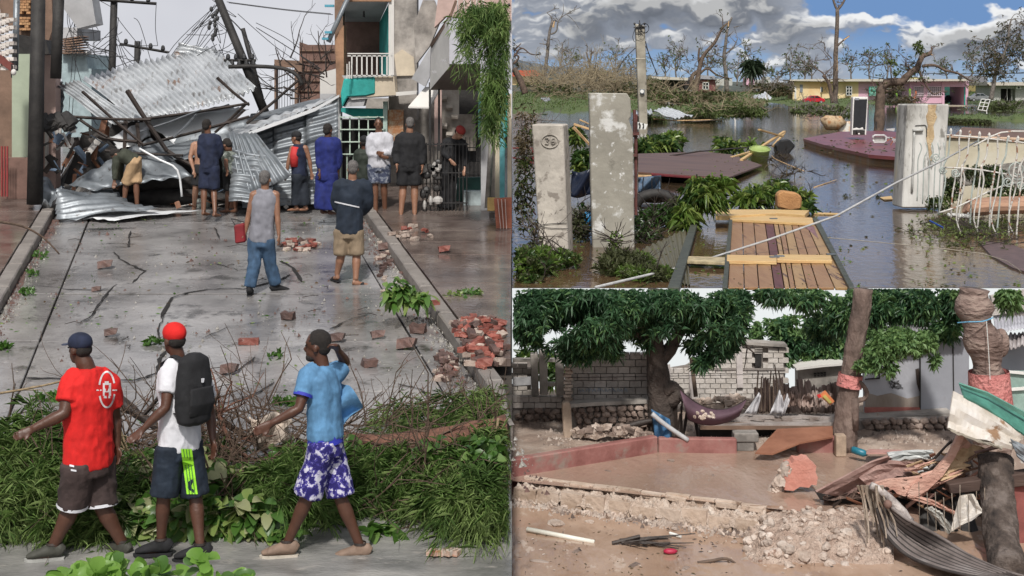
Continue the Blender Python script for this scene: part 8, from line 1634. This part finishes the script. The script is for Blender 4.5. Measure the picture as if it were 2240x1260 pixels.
strip('splintered_tail', [(1985,1080),(2040,1095),(2105,1128)], [(1985,1088),(2040,1104),(2104,1131)], 14.7, 14.7, pkw, DB, 1)
for i in range(16):
    a0_ = (rnd.uniform(2000,2080), rnd.uniform(1020,1075)); ln = rnd.uniform(20,55); part(DB, 'splinter', pkw if i % 2 else bpy.data.materials['tan_splinter'], lambda b: b.tube([P(a0_[0],a0_[1],14.75), P(a0_[0]+ln*.6,a0_[1]-ln*.22,14.72), P(a0_[0]+ln,a0_[1]-ln*rnd.uniform(.2,.5),14.7)], .022, .003, 4))
WS = T('white_sheets', 'crumpled white metal sheets lying on the wreck pile', 'sheet', P(1990, 1010, 15.4)); wtm = plain('dirty_white_metal', (.52,.53,.52), .45, .15)
strip('bent_sheet', [(1938,1005),(1970,988),(2010,985),(2040,988)], [(1940,1010),(1975,1003),(2030,1002),(2050,1008)], 15.25, 15.2, wtm, WS, 2, .04); strip('bent_sheet', [(1950,1043),(1985,1022),(2030,1022)], [(1955,1052),(1990,1038),(2035,1032)], 15.1, 15.05, wtm, WS, 2, .04); strip('bent_sheet', [(1940,990),(2040,984)], [(1945,998),(2045,996)], 15.4, 15.3, wtm, WS, 2)
GS = T('green_gutter_sheet', 'long green folded metal sheet slanting down at the right edge', 'sheet', P(2170, 900, 14.6)); grm = plain('faded_green_metal', (.07,.22,.17), .45, .25, .2)
strip('sheet', [(2098,838),(2160,860),(2262,915)], [(2108,868),(2160,895),(2262,968)], 14.9, 14.6, grm, GS, 1, .0); strip('fold', [(2098,838),(2160,858),(2262,912)], [(2108,846),(2165,868),(2262,924)], 14.7, 14.72, plain('light_green_metal', (.14,.32,.26), .4), GS, 0, .0); strip('lower_fold', [(2210,960),(2262,985)], [(2225,998),(2262,1030)], 14.4, 14.4, plain('grey_metal', (.18,.2,.22), .5), GS, 0)
CS = T('gutter', 'cream dented metal gutter sheet hanging below the green sheet', 'sheet', P(2150, 960, 14.5)); crm = mat('dented_cream_metal', [(.42,.36,.29),(.58,.53,.47),(.66,.63,.60)], 2.5, .5, .4, 8, spots=[((.28,.17,.1), 3, .62, .06)])
strip('sheet', [(2085,855),(2140,885),(2200,925),(2238,955)], [(2072,935),(2110,955),(2160,965),(2215,985)], 14.6, 14.4, crm, CS, 2, .035); strip('fold', [(2072,935),(2120,955),(2195,975)], [(2080,942),(2140,965),(2190,982)], 14.45, 14.35, plain('cream_dark', (.3,.27,.22)), CS, 2)
part(None, 'beam', mat('beam_brown', [(.05,.03,.025),(.11,.07,.055)], 2, .8, .5, stretch=(.4,1,3)), lambda b: b.prism([P(2075,1060,14.6),P(2262,1032,14.4),P(2262,1062,14.4),P(2080,1082,14.6)], (0,.16,0)), label='heavy dark wooden beam under the wreck pile at the right edge', cat='beam', bevel=.01)
for i in range(3): part(DB, 'dark_prop', C['black'], lambda b: b.tube([P(2010+i*40,1075,15.2), P(2040+i*50,1240,14.8)], .10, .14, 8, .15))
VD = T('dark_hollow', 'deep hollow beneath the wreck pile, its shade painted as a black backing', 'debris', P(2080, 1220, 15)); 
for pts in ([(1960,1070),(2262,1060),(2262,1235),(2120,1222),(2030,1180),(1960,1110)],): part(VD, 'shade_backing', C['black'], lambda b: b.pp(pts, 15.4, .1))  # flat black sheet, painted in for the shade inside the hollow
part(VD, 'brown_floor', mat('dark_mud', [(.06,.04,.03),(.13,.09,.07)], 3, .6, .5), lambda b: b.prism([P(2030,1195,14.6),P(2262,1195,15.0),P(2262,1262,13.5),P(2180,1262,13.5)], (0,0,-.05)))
tr4 = T('tree_stump', 'rough dark trunk base standing at the lower right edge', 'tree trunk', P(2190, 1240, 14)); part(tr4, 'trunk', mat('mossy_bark', [(.035,.027,.024),(.08,.06,.05),(.16,.13,.115)], 5, .95, 1, 14, bdist=.06), lambda b: b.loft(path([(2205,1256,-1.0),(2195,1200,-.6),(2186,1140,-.3),(2180,1070),(2178,1000,.2)], 14.5, 3), [38*14.2/F]*13, None, 12, jit=.1), smooth=True)
part(tr4, 'pink_side', plain('dark_pink', (.25,.08,.07), .9), lambda b: b.pp([(2216,1060),(2262,1060),(2262,1200),(2232,1200)], 14.5, .1))
pn = T('metal_sheet', 'dirty white metal panel hanging in the dark hollow', 'panel', P(2100, 1165, 14.4)); strip('panel', [(2078,1165),(2100,1085),(2112,1082)], [(2120,1140),(2150,1120),(2128,1080)], 14.4, 14.3, crm, pn, 1, .02); 
cf = strip('folded_sheet', [(2022,1112),(2050,1135),(2075,1168)], [(2035,1108),(2062,1125),(2085,1160)], 14.5, 14.5, plain('grey_cream', (.36,.35,.32)), pn, 2)
PFB = T('palm_boot', 'long grey ribbed palm stalk sweeping down to the lower right corner', 'palm stalk', P(1950, 1160, 14)); pfm = mat('palm_fibre', [(.075,.06,.055),(.18,.15,.14),(.32,.29,.28)], 2.5, .8, .8, 24, stretch=(1,1,.6), contrast=.9); pf2 = plain('palm_fibre_dark', (.05,.042,.04), .8, .4)
for k in range(23):
    u = k/22; a0_ = [(1920+u*30,1112-u*2),(1935+u*52,1165-u*28),(1985+u*75,1215-u*38),(2060+u*60,1245-u*30),(2140+u*50,1262-u*16),(2215+u*30,1266-u*4)]
    a0_ = [q_ for q_ in a0_ if q_[0] < 2262]; part(PFB, 'rib', pfm if k % 3 else pf2, lambda b: b.tube(path([(q_[0],q_[1],min(0, 4.74*F/(q_[1]-HY)-14.1)) for q_ in a0_], 14.1-.013*abs(k-11), 4), .021, .014, 6), smooth=True)
for k in range(16):
    x = 1880+k*3.4; ln = rnd.uniform(50, 135); part(PFB, 'hanging_fibre', mat('pale_fibre', [(.2,.15,.11),(.42,.36,.30)], 4, .9, .6, rand=.3) if k == 0 else bpy.data.materials['pale_fibre'], lambda b: b.tube(path([(x+rnd.uniform(-4,4),1062),(x+6,1062+ln*.4),(x+10+k,1062+ln*.8),(x+12+k*1.3,1062+ln*1.15)], 14.0+rnd.uniform(-.1,.1)), .014, .008, 5))
part(PFB, 'pale_leafbase', mat('mottled_bark', [(.22,.19,.18),(.55,.5,.47)], 9, .9, .6), lambda b: b.tube(path([(1905,1062),(1935,1080),(1965,1110),(1990,1142)], 14.0), .04, .05, 8, .15), smooth=True); part(PFB, 'round_stub', W['terr'], lambda b: b.ball(P(1942,1103,13.9), (.045,.045,.045), 8, 6), smooth=True)
for i in range(9): part(DB, 'hanging_fibre', bpy.data.materials['pale_fibre'], lambda b: b.tube([P(2010+i*18,1075+rnd.uniform(-20,20),14.3), P(2012+i*18+rnd.uniform(-3,3),1140+rnd.uniform(-10,50),14.3)], .005, .003, 4))
# litter in the muddy water
part(None, 'pipe', plain('white_pipe', (.75,.74,.66), .4, .06), lambda b: b.tube([V_(1153,1158,ZM+.03), V_(1300,1186,ZM+.005)], .028, .024, 10), label='white plastic pipe lying in the muddy water at the lower left of the yard', cat='pipe', smooth=True)
b = MB()
for i in range(16): a = V_(1345+rnd.uniform(0,60), 1185+rnd.uniform(-8,6), ZM+.03); b.tube([a, a+Vector((rnd.uniform(.2,.6), -rnd.uniform(-.05,.25), rnd.uniform(-.02,.05)))], .012, .005, 4)
b.tube([V_(1339,1188,ZM+.02), V_(1400,1173,ZM+.08)], .02, .02, 6); mk('sticks', b, C['darkwood'], None, 'tangle of dark sticks and roots floating in the muddy water', 'sticks', kind='stuff')
part(None, 'red_scrap', plain('crimson', (.4,.02,.06), .5), lambda b: b.ball(V_(1466,1206,ZM+.03), (.08,.04,.03), 7, 5), label='small crimson scrap among the floating sticks', cat='scrap', smooth=True)
b = MB(); b.tube(path([(1526,1232),(1560,1226),(1590,1222),(1612,1235),(1634,1256)], 13.9), .02, .008, 7, .1); b.tube(path([(1590,1222),(1600,1240),(1608,1252)], 13.9), .008, .005, 5); b.tube(path([(1560,1226),(1575,1245),(1595,1256)], 13.9), .008, .004, 5); mk('branch', b, BRR, None, 'thin forked branch in the mud at the bottom edge of the yard', 'branch', smooth=True)
for (x, y, s1, lb_) in [(1475,1158,.09,'pale stone with a white stick in the muddy water'),(1215,1146,.20,'flat pinkish stone breaking the muddy water'),(1290,1142,.1,'small pile of white chips in the mud'),(1420,1178,.09,'grey lump among the floating sticks'),(1606,1186,.08,'small dark stone near the broken wall'),(1553,1208,.05,'tiny stone in the mud above the forked branch'),(1650,1200,.16,'pale stone at the left foot of the rubble heap'),(1138,1096,.07,'small pale stones at the left end of the broken wall'),(1468,1008,.09,'dark driftwood bit floating in the pool')]:
    inst('stone', rnd.choice(SPL), V_(x, y, ZM if y > 1090 else ZP)+Vector((0,0,.005)), (0,0,rnd.uniform(0,6)), (s1*1.3,s1,s1*.45), None, lb_, 'stone', mat=stm if 'dark' in lb_ or 'grey' in lb_ else stp)
part(None, 'stick', WHT, lambda b: b.tube([V_(1465,1166,ZM+.03), V_(1490,1174,ZM+.02)], .016,.016,7), label='short white stick beside the pale stone', cat='stick')
part(None, 'bottle', plain('teal_plastic', (.02,.17,.24), .4), lambda b: b.loft([P(1862,983,17.0),P(1866,984,17.0),P(1890,992,16.9),P(1897,995,16.9)], [.03,.045,.045,.015], None, 9), label='teal plastic bottle at the edge of the pool right of the end post', cat='bottle', smooth=True)
part(None, 'sheet_scrap', plain('faded_salmon', (.45,.25,.22), .8), lambda b: b.prism([P(1895,990,16.8),P(1975,990,16.8),P(1975,984,17.1),P(1900,982,17.1)], (0,0,-.02)), label='faded salmon strip lying flat behind the wreck pile', cat='scrap')
# mud banks and grit: small stones spread over the back ground
pts = []
for i in range(2600):
    y = rnd.uniform(17.2, 19.2); x = rnd.uniform(.05, 1.0)*y*1120/F; px_ = CX+x/y*F; pts.append((x, y, gz(x, y)+.005))
for i in range(900):
    t_ = rnd.random(); p_ = fa+v*(L_*t_)-s_*abs(rnd.gauss(0,.09)); pts.append((max(p_.x,.03), p_.y, ZM+.004))
pts = np.array(pts); n = len(pts); sc_ = rng.gamma(1.6, .009, (n,1,1))+.005; V = pts[:,None]+tp_arr[None]*sc_*rng.uniform(.6,1.3,(n,4,3)) if False else pts[:,None]+np.array([(1,0,-.4),(-.5,.87,-.4),(-.5,-.87,-.4),(0,0,.9)])[None]*sc_*rng.uniform(.6,1.3,(n,4,3))
npmesh('grit', V, (np.arange(n)[:,None,None]*4+np.array([[0,1,3],[1,2,3],[2,0,3]])[None]).reshape(-1,3), [stp, stm], kind='stuff')
part(PF, 'fallen_trunk', C['darkwood'], lambda b: b.tube(path([(1345,945),(1380,930),(1432,918)], 17.6), .05, .04, 8, .15), smooth=True)
heap('loose stone on the muddy bank left of the mango tree', 'stone', 'stones on the muddy bank', 1340, 950, 90, 14, 46, .05, lambda x, y: P(x, y, 17.5), [stp, stm], name='stone', smin=.5)

# more of the wreck pile: torn brown boards and sheets round the pink board
for i in range(120):
    x, y = rnd.uniform(1815,2150), rnd.uniform(985,1108)
    if y < 1075-(x-1835)*.45+10: continue
    ln, an = rnd.uniform(14,60), rnd.choice([-.55,-.35,.2,.35])+rnd.uniform(-.3,.3); w = rnd.uniform(2,8); dx, dy = math.cos(an)*ln, math.sin(an)*ln; dd = 15.05-rnd.random()*.3
    part(DB, 'broken_board', rnd.choice([pkw, bpy.data.materials['brown_pink'], W['brown'], W['brown'], C['darkwood'], C['darkwood'], bpy.data.materials['rust_sheet'], bpy.data.materials['tan_splinter']]), lambda b: b.prism([P(x,y,dd),P(x+dx*.9,y+dy,dd-.1),P(x+dx,y+dy+w*.6,dd-.1),P(x+dx*.7,y+dy*.8+w,dd-.05),P(x+2,y+w,dd)], (0,.03,0)))
part(DB, 'painted_shade_underside', C['black'], lambda b: b.pp([(1785,1078),(1850,1088),(1900,1078),(1960,1072),(2060,1070),(2080,1120),(1990,1130),(1960,1112),(1880,1105),(1795,1094)], 15.22, .08))  # black sheet standing in for the shade under the pile
strip('crumpled_sheet', [(1870,1035),(1905,1012),(1950,1008),(2000,1012)], [(1900,1068),(1930,1052),(1975,1042),(2010,1040)], 15.1, 14.95, bpy.data.materials['brown_pink'], DB, 4, .05)
strip('crumpled_sheet', [(2040,1000),(2080,990),(2120,1000)], [(2030,1035),(2090,1030),(2130,1022)], 15.1, 15.0, bpy.data.materials['muddy_board'], DB, 5, .04)

b = MB(); b.grid(lambda u, w: (lambda x, y, dd: P(x, y+9*noise.noise(Vector((u*9,w*7,3)))+4*noise.noise(Vector((u*30,w*22,8))), dd+.12*noise.noise(Vector((u*20,w*14,1)))))(1800+u*320, 1092-(w**.8)*(18+75*math.sin(min(1,u*1.25)*2.1)), 15.1+w*.55), 60, 24)
mk('splinter_mass', b, mat('wreck_brown', [(.05,.035,.03),(.14,.09,.07),(.27,.18,.145)], 7, .85, 1, 35, contrast=.9, bdist=.04), DB, kind='stuff')
for (x, y, s1, lb_) in [(1262,1205,.10,'muddy clod left of the floating sticks'),(1180,1228,.14,'low silt lump at the bottom left of the yard'),(1500,1243,.10,'muddy clod near the bottom edge of the yard'),(1388,1236,.12,'flat silt lump below the floating sticks'),(1330,1030,.07,'dark chip floating on the pool'),(1560,1040,.06,'small chip floating left of the pink chunk'),(1390,1070,.06,'dark leaf like chip by the pool wall')]:
    inst('stone', rnd.choice(ST), V_(x, y, ZM if y > 1090 else ZP)+Vector((0,0,.0)), (0,0,rnd.uniform(0,6)), (s1*1.8,s1,s1*.3), None, lb_, 'stone')
n = 700; px_ = rng.uniform(1124, 2000, n); py_ = rng.uniform(1120, 1258, n); ok = fbm(px_/60, py_/20, 4, 19)+rng.normal(size=n)*.05 > .52; px_, py_ = px_[ok], py_[ok]; Dd = 4.79*F/(py_-HY)
p_ = np.stack([(px_-CX)/F*Dd, Dd, np.full_like(Dd, ZM+.008)], 1); leaves('mud_litter', p_, rng.normal(size=p_.shape)*np.array([1,1,.05]), rng.uniform(.015,.07,len(p_)), rng.uniform(.006,.02,len(p_)), [UG[2], stp, TB], bend=0, fold=.1, kind='stuff')
